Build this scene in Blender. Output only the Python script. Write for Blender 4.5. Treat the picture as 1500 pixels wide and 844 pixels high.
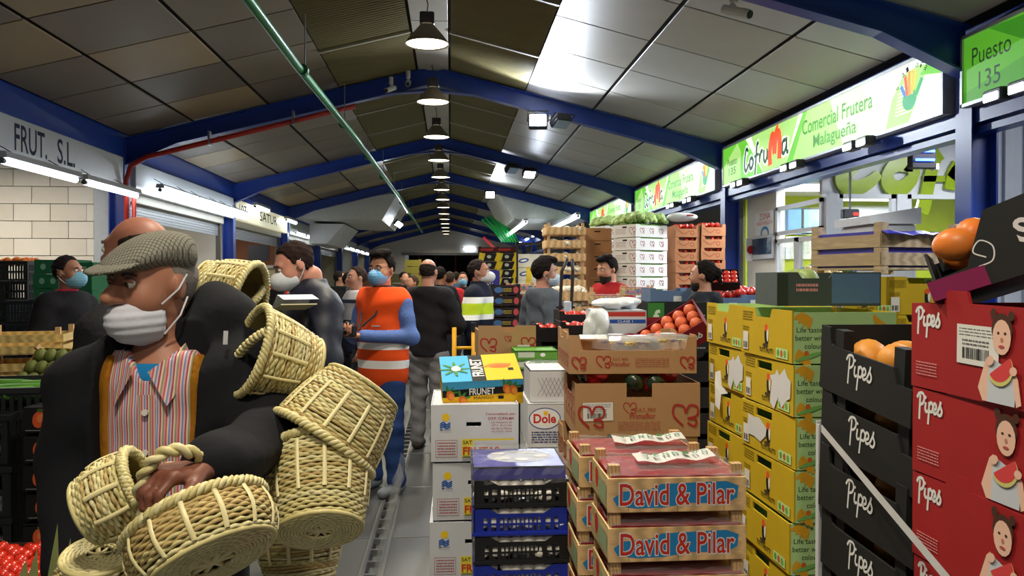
import bpy, bmesh, math, random
import numpy as np
from mathutils import Vector, Matrix, Euler
for _o in list(bpy.data.objects): bpy.data.objects.remove(_o)
SC = bpy.context.scene; COL = SC.collection
R = math.radians; PI = math.pi
# ---------------- camera ----------------
FPX = 1200.0; EYE = 1.58
YAW = math.atan(90/FPX); PIT = -math.atan(14/FPX)
cd = bpy.data.cameras.new('camera'); cam = bpy.data.objects.new('camera', cd); COL.objects.link(cam)
cd.sensor_width = 36; cd.lens = 36*FPX/1500; cd.clip_start = .05; cd.clip_end = 300
cam.location = (0, 0, EYE); cam.rotation_euler = (PI/2+PIT, 0, -YAW)
SC.camera = cam
# ---------------- world, exposure ----------------
w = bpy.data.worlds.new('night'); SC.world = w; w.use_nodes = True
w.node_tree.nodes['Background'].inputs[0].default_value = (.75, .85, 1, 1)
w.node_tree.nodes['Background'].inputs[1].default_value = .13
vs = SC.view_settings; vs.view_transform = 'Standard'; vs.look = 'None'; vs.gamma = 1; vs.exposure = 0.15; vs.use_curve_mapping = False
LAMP_W = 62; TUBE_E = 9.0; FLOOD_W = 230; SIGN_E = .8
# ---------------- pixel to place ----------------
_fw = np.array([math.sin(YAW)*math.cos(PIT), math.cos(YAW)*math.cos(PIT), math.sin(PIT)])
_rt = np.array([math.cos(YAW), -math.sin(YAW), 0]); _up = np.cross(_rt, _fw)
def ray(px, py): return _fw+_rt*(px-750)/FPX-_up*(py-422)/FPX
def W(px, py, Y):
    d = ray(px, py); t = Y/d[1]; return Vector((d[0]*t, Y, EYE+d[2]*t))
# ---------------- materials ----------------
def lin(c):
    return tuple((x/12.92 if x <= .04045 else ((x+.055)/1.055)**2.4) for x in [v/255 for v in c])
_M = {}
def mat(c, rough=.6, metal=0, var=.12, scale=14, bump=0, spec=.4, kind='noise', emit=0, alpha=1, name=None, trans=0, stretch=None):
    key = (c, rough, metal, var, scale, bump, spec, kind, emit, alpha, trans, stretch)
    if key in _M: return _M[key]
    m = bpy.data.materials.new(name or 'surface'); m.use_nodes = True; nt = m.node_tree; b = nt.nodes['Principled BSDF']
    L = lin(c); N = nt.nodes.new; K = nt.links.new
    b.inputs['Roughness'].default_value = rough; b.inputs['Metallic'].default_value = metal
    b.inputs['Specular IOR Level'].default_value = spec
    if trans: b.inputs['Transmission Weight'].default_value = trans; b.inputs['IOR'].default_value = 1.1 if trans > .5 else 1.3
    tc = N('ShaderNodeTexCoord'); mp = N('ShaderNodeMapping'); K(tc.outputs['Object'], mp.inputs[0])
    if stretch: mp.inputs['Scale'].default_value = stretch
    if kind == 'noise':
        t = N('ShaderNodeTexNoise'); t.inputs['Scale'].default_value = scale; t.inputs['Detail'].default_value = 4; out = t.outputs['Fac']
    elif kind == 'wave':
        t = N('ShaderNodeTexWave'); t.inputs['Scale'].default_value = scale; t.inputs['Distortion'].default_value = 4; t.inputs['Detail'].default_value = 3; out = t.outputs['Fac']
    elif kind == 'cell':
        t = N('ShaderNodeTexVoronoi'); t.inputs['Scale'].default_value = scale; out = t.outputs['Distance']
    K(mp.outputs[0], t.inputs['Vector'])
    mx = N('ShaderNodeMix'); mx.data_type = 'RGBA'
    mx.inputs['A'].default_value = (*[max(0, v*(1-var)) for v in L], 1); mx.inputs['B'].default_value = (*[min(1, v*(1+var)) for v in L], 1)
    K(out, mx.inputs['Factor']); K(mx.outputs['Result'], b.inputs['Base Color'])
    if bump:
        bp = N('ShaderNodeBump'); bp.inputs['Strength'].default_value = bump; bp.inputs['Distance'].default_value = .01
        K(out, bp.inputs['Height']); K(bp.outputs[0], b.inputs['Normal'])
    if emit:
        K(mx.outputs['Result'], b.inputs['Emission Color']); b.inputs['Emission Strength'].default_value = emit
    if alpha < 1: b.inputs['Alpha'].default_value = alpha
    _M[key] = m; return m
def wood(c, st=(1, 6, 6), rough=.65): return mat(c, rough, var=.22, scale=5, bump=.15, kind='wave', stretch=st)
def card(c, rough=.75): return mat(c, rough, var=.08, scale=9, spec=.25)
def ink(c): return mat(c, .7, var=.03, spec=.25)
def plas(c, rough=.35): return mat(c, rough, var=.05, spec=.5)
def cloth(c, sc=60, b=.25): return mat(c, .85, var=.18, scale=sc, bump=b, spec=.15)
def glow(c, e): return mat(c, .5, var=.0, emit=e)
def banded(stops, axis='Z', rough=.8, coord=(0, 1), emitl=None, spec=.2):
    """hard-edged bands of cloth colour along an axis of the garment: stops [(pos, colour)]"""
    m = bpy.data.materials.new('banded_cloth'); m.use_nodes = True; nt = m.node_tree; b = nt.nodes['Principled BSDF']; N = nt.nodes.new; K = nt.links.new
    b.inputs['Roughness'].default_value = rough; b.inputs['Specular IOR Level'].default_value = spec
    tc = N('ShaderNodeTexCoord'); sx = N('ShaderNodeSeparateXYZ'); K(tc.outputs['Object'], sx.inputs[0])
    mr = N('ShaderNodeMapRange'); mr.inputs['From Min'].default_value = coord[0]; mr.inputs['From Max'].default_value = coord[1]; K(sx.outputs[axis], mr.inputs['Value'])
    r = N('ShaderNodeValToRGB'); r.color_ramp.interpolation = 'CONSTANT'; K(mr.outputs[0], r.inputs[0])
    el = r.color_ramp.elements
    while len(el) < len(stops): el.new(.5)
    for e, (p, c) in zip(el, stops): e.position = (p-coord[0])/(coord[1]-coord[0]); e.color = (*lin(c), 1)
    K(r.outputs[0], b.inputs['Base Color'])
    return m
# ---------------- mesh building ----------------
class MB:
    def __init__(s): s.v = []; s.f = []; s.m = []
    def add(s, v, f, m=0):
        n = len(s.v); s.v += [tuple(p) for p in v]; s.f += [tuple(i+n for i in q) for q in f]; s.m += [m]*len(f); return s
    def box(s, x0, x1, y0, y1, z0, z1, m=0, M=None):
        v = [(x0,y0,z0),(x1,y0,z0),(x1,y1,z0),(x0,y1,z0),(x0,y0,z1),(x1,y0,z1),(x1,y1,z1),(x0,y1,z1)]
        if M is not None: v = [M @ Vector(p) for p in v]
        return s.add(v, [(0,3,2,1),(4,5,6,7),(0,1,5,4),(1,2,6,5),(2,3,7,6),(3,0,4,7)], m)
    def bbox(s, x0, x1, y0, y1, z0, z1, b=.004, m=0, M=None):
        """box with chamfered edges"""
        b = min(b, (x1-x0)*.45, (y1-y0)*.45, (z1-z0)*.45); v = []
        for z, i in ((z0, b), (z0+b, 0), (z1-b, 0), (z1, b)):
            for (x, y) in ((x0+b,y0),(x1-b,y0),(x1,y0+b),(x1,y1-b),(x1-b,y1),(x0+b,y1),(x0,y1-b),(x0,y0+b)):
                cx, cy = (x0+x1)/2, (y0+y1)/2
                v.append((x+(i if x < cx else -i), y+(i if y < cy else -i), z))
        if M is not None: v = [M @ Vector(p) for p in v]
        f = [tuple(range(7, -1, -1)), tuple(range(24, 32))]
        for k in range(3):
            for i in range(8): j = (i+1) % 8; f.append((k*8+i, k*8+j, k*8+8+j, k*8+8+i))
        return s.add(v, f, m)
    def tube(s, P, r, n=6, m=0, closed=False, cap=True, flat=1):
        P = [Vector(p) for p in P]; k = len(P); rr = r if hasattr(r, '__len__') else [r]*k
        v = []; prev = None
        for i in range(k):
            a = P[(i-1) % k] if (closed or i > 0) else P[i]; b = P[(i+1) % k] if (closed or i < k-1) else P[i]
            t = (b-a).normalized() if (b-a).length > 1e-9 else Vector((0,0,1))
            if prev is None:
                u = t.orthogonal().normalized()
            else:
                u = prev-t*prev.dot(t); u = u.normalized() if u.length > 1e-6 else t.orthogonal().normalized()
            prev = u; w_ = t.cross(u)
            for j in range(n):
                a_ = 2*PI*j/n; v.append(P[i]+u*math.cos(a_)*rr[i]+w_*math.sin(a_)*rr[i]*flat)
        f = []
        for i in range(k if closed else k-1):
            for j in range(n):
                a, b = i*n, ((i+1) % k)*n; f.append((a+j, a+(j+1) % n, b+(j+1) % n, b+j))
        if cap and not closed: f += [tuple(range(n-1, -1, -1)), tuple(range((k-1)*n, k*n))]
        return s.add(v, f, m)
    def cyl(s, a, b, r, r2=None, n=12, m=0): return s.tube([a, b], [r, r if r2 is None else r2], n, m)
    def lathe(s, prof, n=20, m=0, c=(0,0,0), M=None, close=False):
        v = []; f = []
        for (r, z) in prof:
            for j in range(n): a = 2*PI*j/n; v.append(Vector((c[0]+r*math.cos(a), c[1]+r*math.sin(a), c[2]+z)))
        if M is not None: v = [M @ p for p in v]
        for i in range(len(prof)-1):
            for j in range(n): f.append((i*n+j, i*n+(j+1) % n, (i+1)*n+(j+1) % n, (i+1)*n+j))
        if close: f += [tuple(range(n-1, -1, -1)), tuple(range((len(prof)-1)*n, len(prof)*n))]
        return s.add(v, f, m)
    def ball(s, c, r, nu=10, nv=7, m=0, M=None, jit=0):
        r = r if hasattr(r, '__len__') else (r, r, r); v = []; f = []
        for i in range(nv+1):
            p = PI*i/nv
            for j in range(nu):
                a = 2*PI*j/nu; q = 1+random.uniform(-jit, jit)
                p_ = Vector((r[0]*math.sin(p)*math.cos(a)*q, r[1]*math.sin(p)*math.sin(a)*q, r[2]*math.cos(p)*q))
                v.append((M @ p_ if M is not None else p_)+Vector(c))
        for i in range(nv):
            for j in range(nu): f.append((i*nu+j, (i+1)*nu+j, (i+1)*nu+(j+1) % nu, i*nu+(j+1) % nu))
        return s.add(v, f, m)
    def prism(s, poly, a, b, fn, m=0):
        """poly 2d extruded between a and b; fn(u, v, t) -> 3d"""
        n = len(poly); v = [fn(u, q, a) for u, q in poly]+[fn(u, q, b) for u, q in poly]
        return s.add(v, [tuple(range(n-1, -1, -1)), tuple(range(n, 2*n))]+[(i, (i+1) % n, n+(i+1) % n, n+i) for i in range(n)], m)
    def slab(s, us, vs, filled, fn, t, m=0):
        """grid of cells in (u, v), solid where filled(i, j), thickness t; fn(u, v, w) -> 3d"""
        nu, nv = len(us)-1, len(vs)-1
        F = [[bool(filled(i, j)) for j in range(nv)] for i in range(nu)]; g = lambda i, j: 0 <= i < nu and 0 <= j < nv and F[i][j]
        for i in range(nu):
            for j in range(nv):
                if not F[i][j]: continue
                a, b, c, d = us[i], us[i+1], vs[j], vs[j+1]
                v = [fn(a,c,0),fn(b,c,0),fn(b,d,0),fn(a,d,0),fn(a,c,t),fn(b,c,t),fn(b,d,t),fn(a,d,t)]
                f = [(0,1,2,3),(7,6,5,4)]
                if not g(i, j-1): f.append((0,4,5,1))
                if not g(i+1, j): f.append((1,5,6,2))
                if not g(i, j+1): f.append((2,6,7,3))
                if not g(i-1, j): f.append((3,7,4,0))
                s.add(v, f, m)
        return s
    def mesh(s, name, mats, smooth=False):
        me = bpy.data.meshes.new(name); me.from_pydata([tuple(p) for p in s.v], [], s.f)
        for m in (mats if isinstance(mats, (list, tuple)) else [mats]): me.materials.append(m)
        me.polygons.foreach_set('material_index', s.m)
        if smooth: me.polygons.foreach_set('use_smooth', [True]*len(s.f))
        me.update(); return me
    def build(s, name, mats, parent=None, smooth=False):
        return put(name, s.mesh(name, mats, smooth), parent)
def put(name, me, parent=None, loc=None, rot=None):
    o = bpy.data.objects.new(name, me); COL.objects.link(o)
    if parent: o.parent = parent
    if loc is not None: o.location = loc
    if rot is not None: o.rotation_euler = rot
    return o
def tag(o, label=None, cat=None, group=None, kind=None):
    if label: o['label'] = label
    if cat: o['category'] = cat
    if group: o['group'] = group
    if kind: o['kind'] = kind
    return o
def thing(name, label, cat, loc=(0,0,0), rot=(0,0,0), group=None):
    o = bpy.data.objects.new(name, None); COL.objects.link(o); o.empty_display_size = .05
    o.location = loc; o.rotation_euler = rot if hasattr(rot, '__len__') else (0, 0, rot)
    return tag(o, label, cat, group)
def clone(o, loc=None, rot=None, label=None, parent=None):
    c = o.copy(); COL.objects.link(c)
    if parent: c.parent = parent
    if loc is not None: c.location = loc
    if rot is not None: c.rotation_euler = rot if hasattr(rot, '__len__') else (0, 0, rot)
    if label: c['label'] = label
    for ch in o.children: clone(ch, parent=c)
    return c
class Stamp:
    """build the first time with fn(label, loc, rot); later ones are copies of it"""
    def __init__(s, fn, h=None): s.fn = fn; s.o = None; s.h = h
    def __call__(s, label, loc, rot=0):
        if s.o is None: s.o = s.fn(label, loc, rot if hasattr(rot, '__len__') else (0,0,rot)); return s.o
        return clone(s.o, loc, rot, label)
ORD = ['topmost', 'second from the top', 'third from the top', 'fourth from the top', 'fifth from the top', 'sixth from the top', 'seventh from the top',
       'eighth from the top', 'ninth from the top', 'tenth from the top', 'eleventh from the top', 'twelfth from the top', 'thirteenth from the top', 'fourteenth from the top', 'fifteenth from the top', 'sixteenth from the top']
# ---------------- flat print ----------------
_T = {}
def textpoly(s, bold=0, shear=0):
    k = (s, bold, shear)
    if k not in _T:
        c = bpy.data.curves.new('t', 'FONT'); c.body = s; c.resolution_u = 3; c.offset = bold; c.shear = shear; c.fill_mode = 'FRONT'
        o = bpy.data.objects.new('t', c); me = bpy.data.meshes.new_from_object(o)
        v = [(p.co.x, p.co.y) for p in me.vertices]; f = [tuple(p.vertices) for p in me.polygons]
        bpy.data.objects.remove(o); bpy.data.meshes.remove(me); bpy.data.curves.remove(c)
        if not v: v = [(0,0),(1,0),(1,1)]; f = []
        x0 = min(p[0] for p in v); x1 = max(p[0] for p in v); y0 = min(p[1] for p in v); y1 = max(p[1] for p in v)
        _T[k] = ([((x-x0)/max(x1-x0, 1e-6), (y-y0)/max(y1-y0, 1e-6)) for x, y in v], f)
    return _T[k]
def catmull(P, k=6):
    P = [np.array(p, float) for p in P]; Q = [2*P[0]-P[1]]+P+[2*P[-1]-P[-2]]; out = []
    for i in range(1, len(Q)-2):
        for j in range(k):
            t = j/k; out.append(.5*(2*Q[i]+(Q[i+1]-Q[i-1])*t+(2*Q[i-1]-5*Q[i]+4*Q[i+1]-Q[i+2])*t*t+(3*Q[i]-Q[i-1]-3*Q[i+1]+Q[i+2])*t**3))
    out.append(P[-1]); return out
class Pr:
    def __init__(s): s.it = []; s.ms = []
    def _a(s, v, f, m):
        if m not in s.ms: s.ms.append(m)
        s.it.append((v, f, s.ms.index(m))); return s
    def rect(s, u0, v0, u1, v1, m): return s._a([(u0,v0),(u1,v0),(u1,v1),(u0,v1)], [(0,1,2,3)], m)
    def poly(s, pts, m): return s._a(list(pts), [tuple(range(len(pts)))], m)
    def ell(s, u, v, a, b, m, rot=0, n=16, a0=0, a1=2*PI):
        c, q = math.cos(rot), math.sin(rot); full = abs(a1-a0-2*PI) < 1e-6
        pts = [(a*math.cos(a0+(a1-a0)*i/(n if full else n-1)), b*math.sin(a0+(a1-a0)*i/(n if full else n-1))) for i in range(n)]
        return s.poly([(u+c*x-q*y, v+q*x+c*y) for x, y in pts], m)
    def text(s, t, u0, v0, u1, v1, m, bold=0, shear=0, rot=0):
        v, f = textpoly(t, bold, shear); cu, cv = (u0+u1)/2, (v0+v1)/2; c, q = math.cos(rot), math.sin(rot)
        pts = []
        for x, y in v:
            a = (x-.5)*(u1-u0); b = (y-.5)*(v1-v0); pts.append((cu+c*a-q*b, cv+q*a+c*b))
        return s._a(pts, f, m)
    def stroke(s, P, wd, m, k=6, smooth=True):
        Q = catmull(P, k) if smooth else [np.array(p, float) for p in P]; n = len(Q); L = []; Rr = []
        for i in range(n):
            t = Q[min(i+1, n-1)]-Q[max(i-1, 0)]; t = t/(np.linalg.norm(t)+1e-9); nn = np.array((-t[1], t[0])); w_ = (wd(i/(n-1)) if callable(wd) else wd)/2
            L.append(tuple(Q[i]+nn*w_)); Rr.append(tuple(Q[i]-nn*w_))
        return s._a(L+Rr, [(i, n+i, n+i+1, i+1) for i in range(n-1)], m)
    def lines(s, u0, v0, u1, v1, n, m, fill=.45, seed=1):
        """small print too fine to read: rows of word-long marks"""
        rnd = random.Random(seed); h = (v1-v0)/n; V = []; F = []
        for i in range(n):
            y = v1-(i+1)*h+h*.25; x = u0
            while x < u1-.002:
                wl = min(rnd.uniform(.04, .16)*(u1-u0), u1-x); k = len(V)
                V += [(x,y),(x+wl,y),(x+wl,y+h*fill),(x,y+h*fill)]; F.append((k,k+1,k+2,k+3)); x += wl+.025*(u1-u0)
        return s._a(V, F, m)
    def bars(s, u0, v0, u1, v1, n, m, seed=2):
        rnd = random.Random(seed); V = []; F = []; wd = (u1-u0)/n
        for i in range(n):
            q = rnd.uniform(.25, .8); k = len(V); x = u0+i*wd; V += [(x,v0),(x+wd*q,v0),(x+wd*q,v1),(x,v1)]; F.append((k,k+1,k+2,k+3))
        return s._a(V, F, m)
    def mesh(s, name, O, U, V, eps=.0007):
        O, U, V = Vector(O), Vector(U).normalized(), Vector(V).normalized(); N = U.cross(V); mb = MB()
        for i, (v, f, m) in enumerate(s.it): mb.add([O+U*a+V*b+N*(eps+.00025*i) for a, b in v], f, m)
        return mb.mesh(name, s.ms)
    def build(s, name, parent, O, U, V, eps=.0007): return put(name, s.mesh(name, O, U, V, eps), parent)
BLACK = ink((22,22,24)); WHITE = ink((235,235,232)); PAPER = ink((222,222,218))
# ---------------- smooth solids from distance fields (bodies, garments) ----------------
class SDF:
    def __init__(s): s.p = []
    def cone(s, a, b, r1, r2=None, sq=(1,1,1), k=.04, op='+', M=None):
        s.p.append(('c', np.array(a, float), np.array(b, float), r1, r1 if r2 is None else r2, np.array(sq, float), k, op, M)); return s
    def ell(s, c, r, k=.03, op='+', M=None, rot=None):
        s.p.append(('e', np.array(c, float), np.array(r, float), None if rot is None else np.array(Euler(rot).to_matrix()), None, None, k, op, M)); return s
    def box(s, c, r, rad=.01, k=.02, op='+', M=None, rot=None):
        s.p.append(('b', np.array(c, float), np.array(r, float), None if rot is None else np.array(Euler(rot).to_matrix()), rad, None, k, op, M)); return s
    def _d(s, q, X):
        t, a, b = q[0], q[1], q[2]
        if q[8] is not None:
            Mi = np.array(q[8].inverted()); X = X @ Mi[:3, :3].T+Mi[:3, 3]
        if t == 'c':
            sq = q[5]; A = a*sq; D = b*sq-A; Pq = X*sq; h = np.clip(((Pq-A)@D)/max(D@D, 1e-12), 0, 1)
            return np.linalg.norm(Pq-A-h[..., None]*D, axis=-1)-(q[3]+(q[4]-q[3])*h)
        Pq = X-a
        if q[3] is not None: Pq = Pq@q[3]
        if t == 'e':
            n = np.linalg.norm(Pq/b, axis=-1); g = np.linalg.norm(Pq/(b*b), axis=-1); return n*(n-1)/np.maximum(g, 1e-9)
        e = np.abs(Pq)-(b-q[4]); return np.linalg.norm(np.maximum(e, 0), axis=-1)+np.minimum(e.max(-1), 0)-q[4]
    def bounds(s, q):
        if q[0] == 'c':
            r = max(q[3], q[4])/q[5]; lo = np.minimum(q[1]-r, q[2]-r); hi = np.maximum(q[1]+r, q[2]+r)
        else:
            r = q[2] if q[3] is None else np.full(3, np.linalg.norm(q[2]) if q[0] == 'b' else q[2].max()); lo = q[1]-r; hi = q[1]+r
        if q[8] is not None:
            c = [np.array(q[8] @ Vector((x, y, z))) for x in (lo[0], hi[0]) for y in (lo[1], hi[1]) for z in (lo[2], hi[2])]; lo = np.min(c, 0); hi = np.max(c, 0)
        return lo, hi
    def mesh(s, name, mats, h=.014, disp=None, clip=None, pick=None):
        bb = [s.bounds(q) for q in s.p if q[7] == '+']; lo = np.min([b[0] for b in bb], 0)-2*h; hi = np.max([b[1] for b in bb], 0)+2*h
        n = np.ceil((hi-lo)/h).astype(int)+1; ax = [lo[i]+h*np.arange(n[i]) for i in range(3)]; F = np.full(n, .3)
        for q in s.p:
            l, u = s.bounds(q); pad = max(q[6], 2*h)+.01; i0 = np.clip(np.floor((l-pad-lo)/h).astype(int), 0, n-1); i1 = np.clip(np.ceil((u+pad-lo)/h).astype(int)+1, 1, n)
            if (i1 <= i0).any(): continue
            sl = tuple(slice(a, b) for a, b in zip(i0, i1)); G = np.stack(np.meshgrid(*[ax[i][sl[i]] for i in range(3)], indexing='ij'), -1)
            d = s._d(q, G); f = F[sl]; k = max(q[6], 1e-4)
            if q[7] == '+': hh = np.maximum(k-np.abs(f-d), 0)/k; F[sl] = np.minimum(f, d)-hh*hh*k*.25
            else: hh = np.maximum(k-np.abs(f+d), 0)/k; F[sl] = np.maximum(f, -d)+hh*hh*k*.25
        if disp is not None or clip is not None:
            G = np.stack(np.meshgrid(*ax, indexing='ij'), -1)
            if disp is not None: F = F+disp(G)
            if clip is not None: F = np.maximum(F, clip(G))
        v, f = surface_nets(F, lo, h)
        me = bpy.data.meshes.new(name); me.from_pydata(v.tolist(), [], f.tolist())
        for m in (mats if isinstance(mats, (list, tuple)) else [mats]): me.materials.append(m)
        me.polygons.foreach_set('use_smooth', [True]*len(f))
        if pick is not None and len(f): me.polygons.foreach_set('material_index', pick(v[f].mean(1)).astype(np.int32))
        me.update(); return me
def surface_nets(F, lo, h):
    S = F < 0; n = np.array(F.shape); m = n-1
    acc = np.zeros((*m, 3)); cnt = np.zeros(m)
    I = np.stack(np.meshgrid(*[np.arange(k) for k in m], indexing='ij'), -1).astype(float)
    C = [(i, j, k) for i in (0, 1) for j in (0, 1) for k in (0, 1)]
    view = lambda A, c: A[c[0]:c[0]+m[0], c[1]:c[1]+m[1], c[2]:c[2]+m[2]]
    for c in C:
        for a in range(3):
            if c[a]: continue
            d = list(c); d[a] = 1; fa, fb = view(F, c), view(F, d); x = (fa < 0) != (fb < 0)
            if not x.any(): continue
            t = np.where(x, fa/np.where(x, fa-fb, 1), 0)
            p = np.array(c, float)[None, None, None]+np.zeros((*m, 3)); p[..., a] += t
            acc += p*x[..., None]; cnt += x
    act = cnt > 0; idx = np.full(m, -1); idx[act] = np.arange(act.sum())
    V = ((I+acc/np.maximum(cnt, 1)[..., None])[act])*h+lo
    Fs = []
    for a in range(3):
        b, c = (a+1) % 3, (a+2) % 3; s0 = [slice(None)]*3; s1 = [slice(None)]*3; s0[a] = slice(0, n[a]-1); s1[a] = slice(1, n[a])
        A, B = S[tuple(s0)], S[tuple(s1)]; X = A != B; q = np.argwhere(X)
        q = q[(q[:, b] > 0) & (q[:, c] > 0) & (q[:, b] < m[b]) & (q[:, c] < m[c])]
        if not len(q): continue
        def at(db, dc): r = q.copy(); r[:, b] += db; r[:, c] += dc; return idx[r[:, 0], r[:, 1], r[:, 2]]
        Q = np.stack([at(-1, -1), at(0, -1), at(0, 0), at(-1, 0)], 1); fl = ~A[q[:, 0], q[:, 1], q[:, 2]]
        Q[fl] = Q[fl][:, ::-1]; Fs.append(Q)
    return V, (np.concatenate(Fs) if Fs else np.zeros((0, 4), int))
# ======================= THE HALL =======================
XR, XL, XC = 3.95, -4.44, -.24; YF = [.45+5.6*i for i in range(-1, 9)]; YEND = 47.5
SL = .25; ANG = math.atan(SL)
def zr(x): return 4.58-SL*abs(x-XC)
def YX(px, X):
    d = ray(px, 408); return d[1]*X/d[0]
BLUE = mat((30,62,150), .35, var=.1, scale=3, spec=.5); BLUE_D = mat((24,50,125), .4, var=.1, scale=3)
WALLW = mat((214,210,200), .7, var=.06, scale=3); CREAM = mat((200,192,160), .7, var=.06, scale=2); GREYM = mat((150,152,152), .4, metal=.3, var=.08)
STEEL = mat((150,152,155), .3, metal=.8, var=.1); DARK = mat((30,30,32), .6, var=.1); RUST = mat((170,40,30), .45, var=.15)
# floor with a drain slot running down the aisle
flo_m = mat((96,99,96), .42, var=.28, scale=1.7, bump=.04, spec=.45)
mb = MB(); DX0, DX1 = -.47, -.385
for a, b in ((-12, DX0), (DX1, 11)): mb.box(a, b, -6, YEND+6, -.12, 0)
mb.box(DX0, DX1, -6, YEND+6, -.14, -.1)
floor = tag(mb.build('floor', flo_m), 'dark grey worn concrete market floor', None, kind='structure')
edge = MB().box(-.008, .008, 0, 44, -.02, .004).mesh('drain_edge', STEEL)
for x in (DX0, DX1): put('drain_edge', edge, floor, (x, 2, 0))
bar = MB().box(DX0+.008, DX1-.008, -.012, .012, -.03, .001).mesh('grate_bar', STEEL)
for i in range(60): put('grate_bar', bar, floor, (0, 3.2+i*.2, 0))
plm = [mat((74,76,78), .38, var=.2, scale=3, bump=.05, spec=.5), mat((84,87,86), .4, var=.2, scale=3, bump=.05, spec=.5), mat((92,98,92), .45, var=.22, scale=3, bump=.05)]
pl = [MB().bbox(.012, .99, .008, 1.19, -.01, .006, .003).mesh('floor_plate', m) for m in plm]
random.seed(3)
for j in range(16):
    for i in range(-5, 5):
        x = (DX1+.015+i) if i >= 0 else (DX0-.015+i)
        put('floor_plate', pl[(j*3+i*7+(i*j)) % 3], floor, (x, 2.6+j*1.2, 0))
# roof: dark backing, panels, corrugated strips
mb = MB()
for a, b in ((XC, XR+.3), (XL-.3, XC)): mb.add([(a,-6,zr(a)+.03),(b,-6,zr(b)+.03),(b,YEND,zr(b)+.03),(a,YEND,zr(a)+.03),(a,-6,zr(a)+.08),(b,-6,zr(b)+.08),(b,YEND,zr(b)+.08),(a,YEND,zr(a)+.08)], [(0,1,2,3),(7,6,5,4),(0,4,5,1),(1,5,6,2),(2,6,7,3),(3,7,4,0)])
ceil = tag(mb.build('ceiling', mat((40,38,34), .8)), 'pitched market hall ceiling of square panels and corrugated strips', None, kind='structure')
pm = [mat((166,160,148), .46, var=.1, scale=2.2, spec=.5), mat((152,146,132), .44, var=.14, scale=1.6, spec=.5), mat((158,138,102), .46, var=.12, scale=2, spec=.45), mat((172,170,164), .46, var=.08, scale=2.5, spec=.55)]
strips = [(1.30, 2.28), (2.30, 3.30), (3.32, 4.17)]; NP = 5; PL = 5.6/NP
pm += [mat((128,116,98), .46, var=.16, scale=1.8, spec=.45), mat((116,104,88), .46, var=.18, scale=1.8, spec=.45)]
pmesh = {}
for k, (a, b) in enumerate(strips):
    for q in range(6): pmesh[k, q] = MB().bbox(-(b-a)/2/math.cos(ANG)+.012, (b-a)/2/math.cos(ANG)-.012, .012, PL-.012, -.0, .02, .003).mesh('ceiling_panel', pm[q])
rmesh = MB().bbox(-.21, .21, .01, PL-.01, 0, .02, .003).mesh('ridge_panel', pm[0])
cor = mat((112,104,70), .5, var=.18, scale=2.5, spec=.35)
def corr_sheet(wd, ln, n):
    mb = MB(); v = []
    for i in range(n*4+1):
        y = ln*i/(n*4); z = .012*math.sin(i*PI/2)
        v += [(-wd/2, y, z), (wd/2, y, z)]
    return mb.add(v, [(2*i, 2*i+1, 2*i+3, 2*i+2) for i in range(n*4)]).mesh('corrugated_sheet', cor, True)
csh = corr_sheet(1.05/math.cos(ANG), 5.6/3-.01, 26)
bat = MB().box(-.55, .55, -.02, .02, -.035, -.012).mesh('batten', mat((150,146,126), .5))
rnd = random.Random(5)
for bi, y0 in enumerate([-5.15+5.6*i for i in range(10)]):
    for sd in (-1, 1):
        for k, (a, b) in enumerate(strips):
            x = XC+sd*(a+b)/2
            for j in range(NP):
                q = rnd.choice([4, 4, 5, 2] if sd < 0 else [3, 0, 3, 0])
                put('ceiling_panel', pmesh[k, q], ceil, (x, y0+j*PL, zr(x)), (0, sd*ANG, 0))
        x = XC+sd*.77
        for j in range(3):
            put('corrugated_sheet', csh, ceil, (x, y0+j*5.6/3, zr(x)-.002), (0, sd*ANG, 0))
            put('batten', bat, ceil, (x, y0+j*5.6/3, zr(x)), (0, sd*ANG, 0))
    for j in range(NP): put('ridge_panel', rmesh, ceil, (XC, y0+j*PL, 4.515))
# portal frames
def frame(label, y):
    t = thing('portal_frame', label, 'steel frame', (0, y, 0), group='blue portal frames across the hall')
    for sd, X in ((-1, XL), (1, XR)):
        mb = MB(); D = .24; a, b = XC, X
        for (o0, o1, hw) in ((0, .018, .075), (D-.018, D, .075), (.018, D-.018, .008)):
            v = []
            for x, e in ((a, 0), (X-sd*.7, 0), (b, .14)):
                z = zr(x)-.025; t0 = z-o0-(e if o0 > .1 else 0); t1 = z-o1-(e if o1 > .1 else 0)
                v += [(x,-hw,t0),(x,hw,t0),(x,hw,t1),(x,-hw,t1)]
            mb.add(v, [(i*4+k, i*4+(k+1) % 4, i*4+4+(k+1) % 4, i*4+4+k) for i in range(2) for k in range(4)]+[(3,2,1,0),(8,9,10,11)])
        mb.build('rafter', BLUE, t)
        mb = MB(); xx = X+sd*.1
        for s2 in (-1, 1): mb.box(xx+s2*.1-.008, xx+s2*.1+.008, -.1, .1, 0, 3.42)
        mb.box(xx-.092, xx+.092, -.012, .012, 0, 3.42)
        cobj = mb.build('column', BLUE, t)
        MB().box(xx-.16, xx+.16, -.16, .16, 0, .02).build('base_plate', BLUE_D, cobj)
    mb = MB().prism([(-.55, zr(XC-.55)-.27), (0, 4.22), (.55, zr(XC+.55)-.27), (0, 4.27)], -.07, .07, lambda u, v, w_: (XC+u, w_, v))
    mb.build('ridge_gusset', BLUE, t)
    return t
ordn = ['behind the viewer', 'nearest', 'second nearest', 'third nearest', 'fourth nearest', 'fifth nearest', 'sixth nearest', 'seventh nearest', 'eighth nearest', 'ninth nearest']
F0 = None
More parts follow.
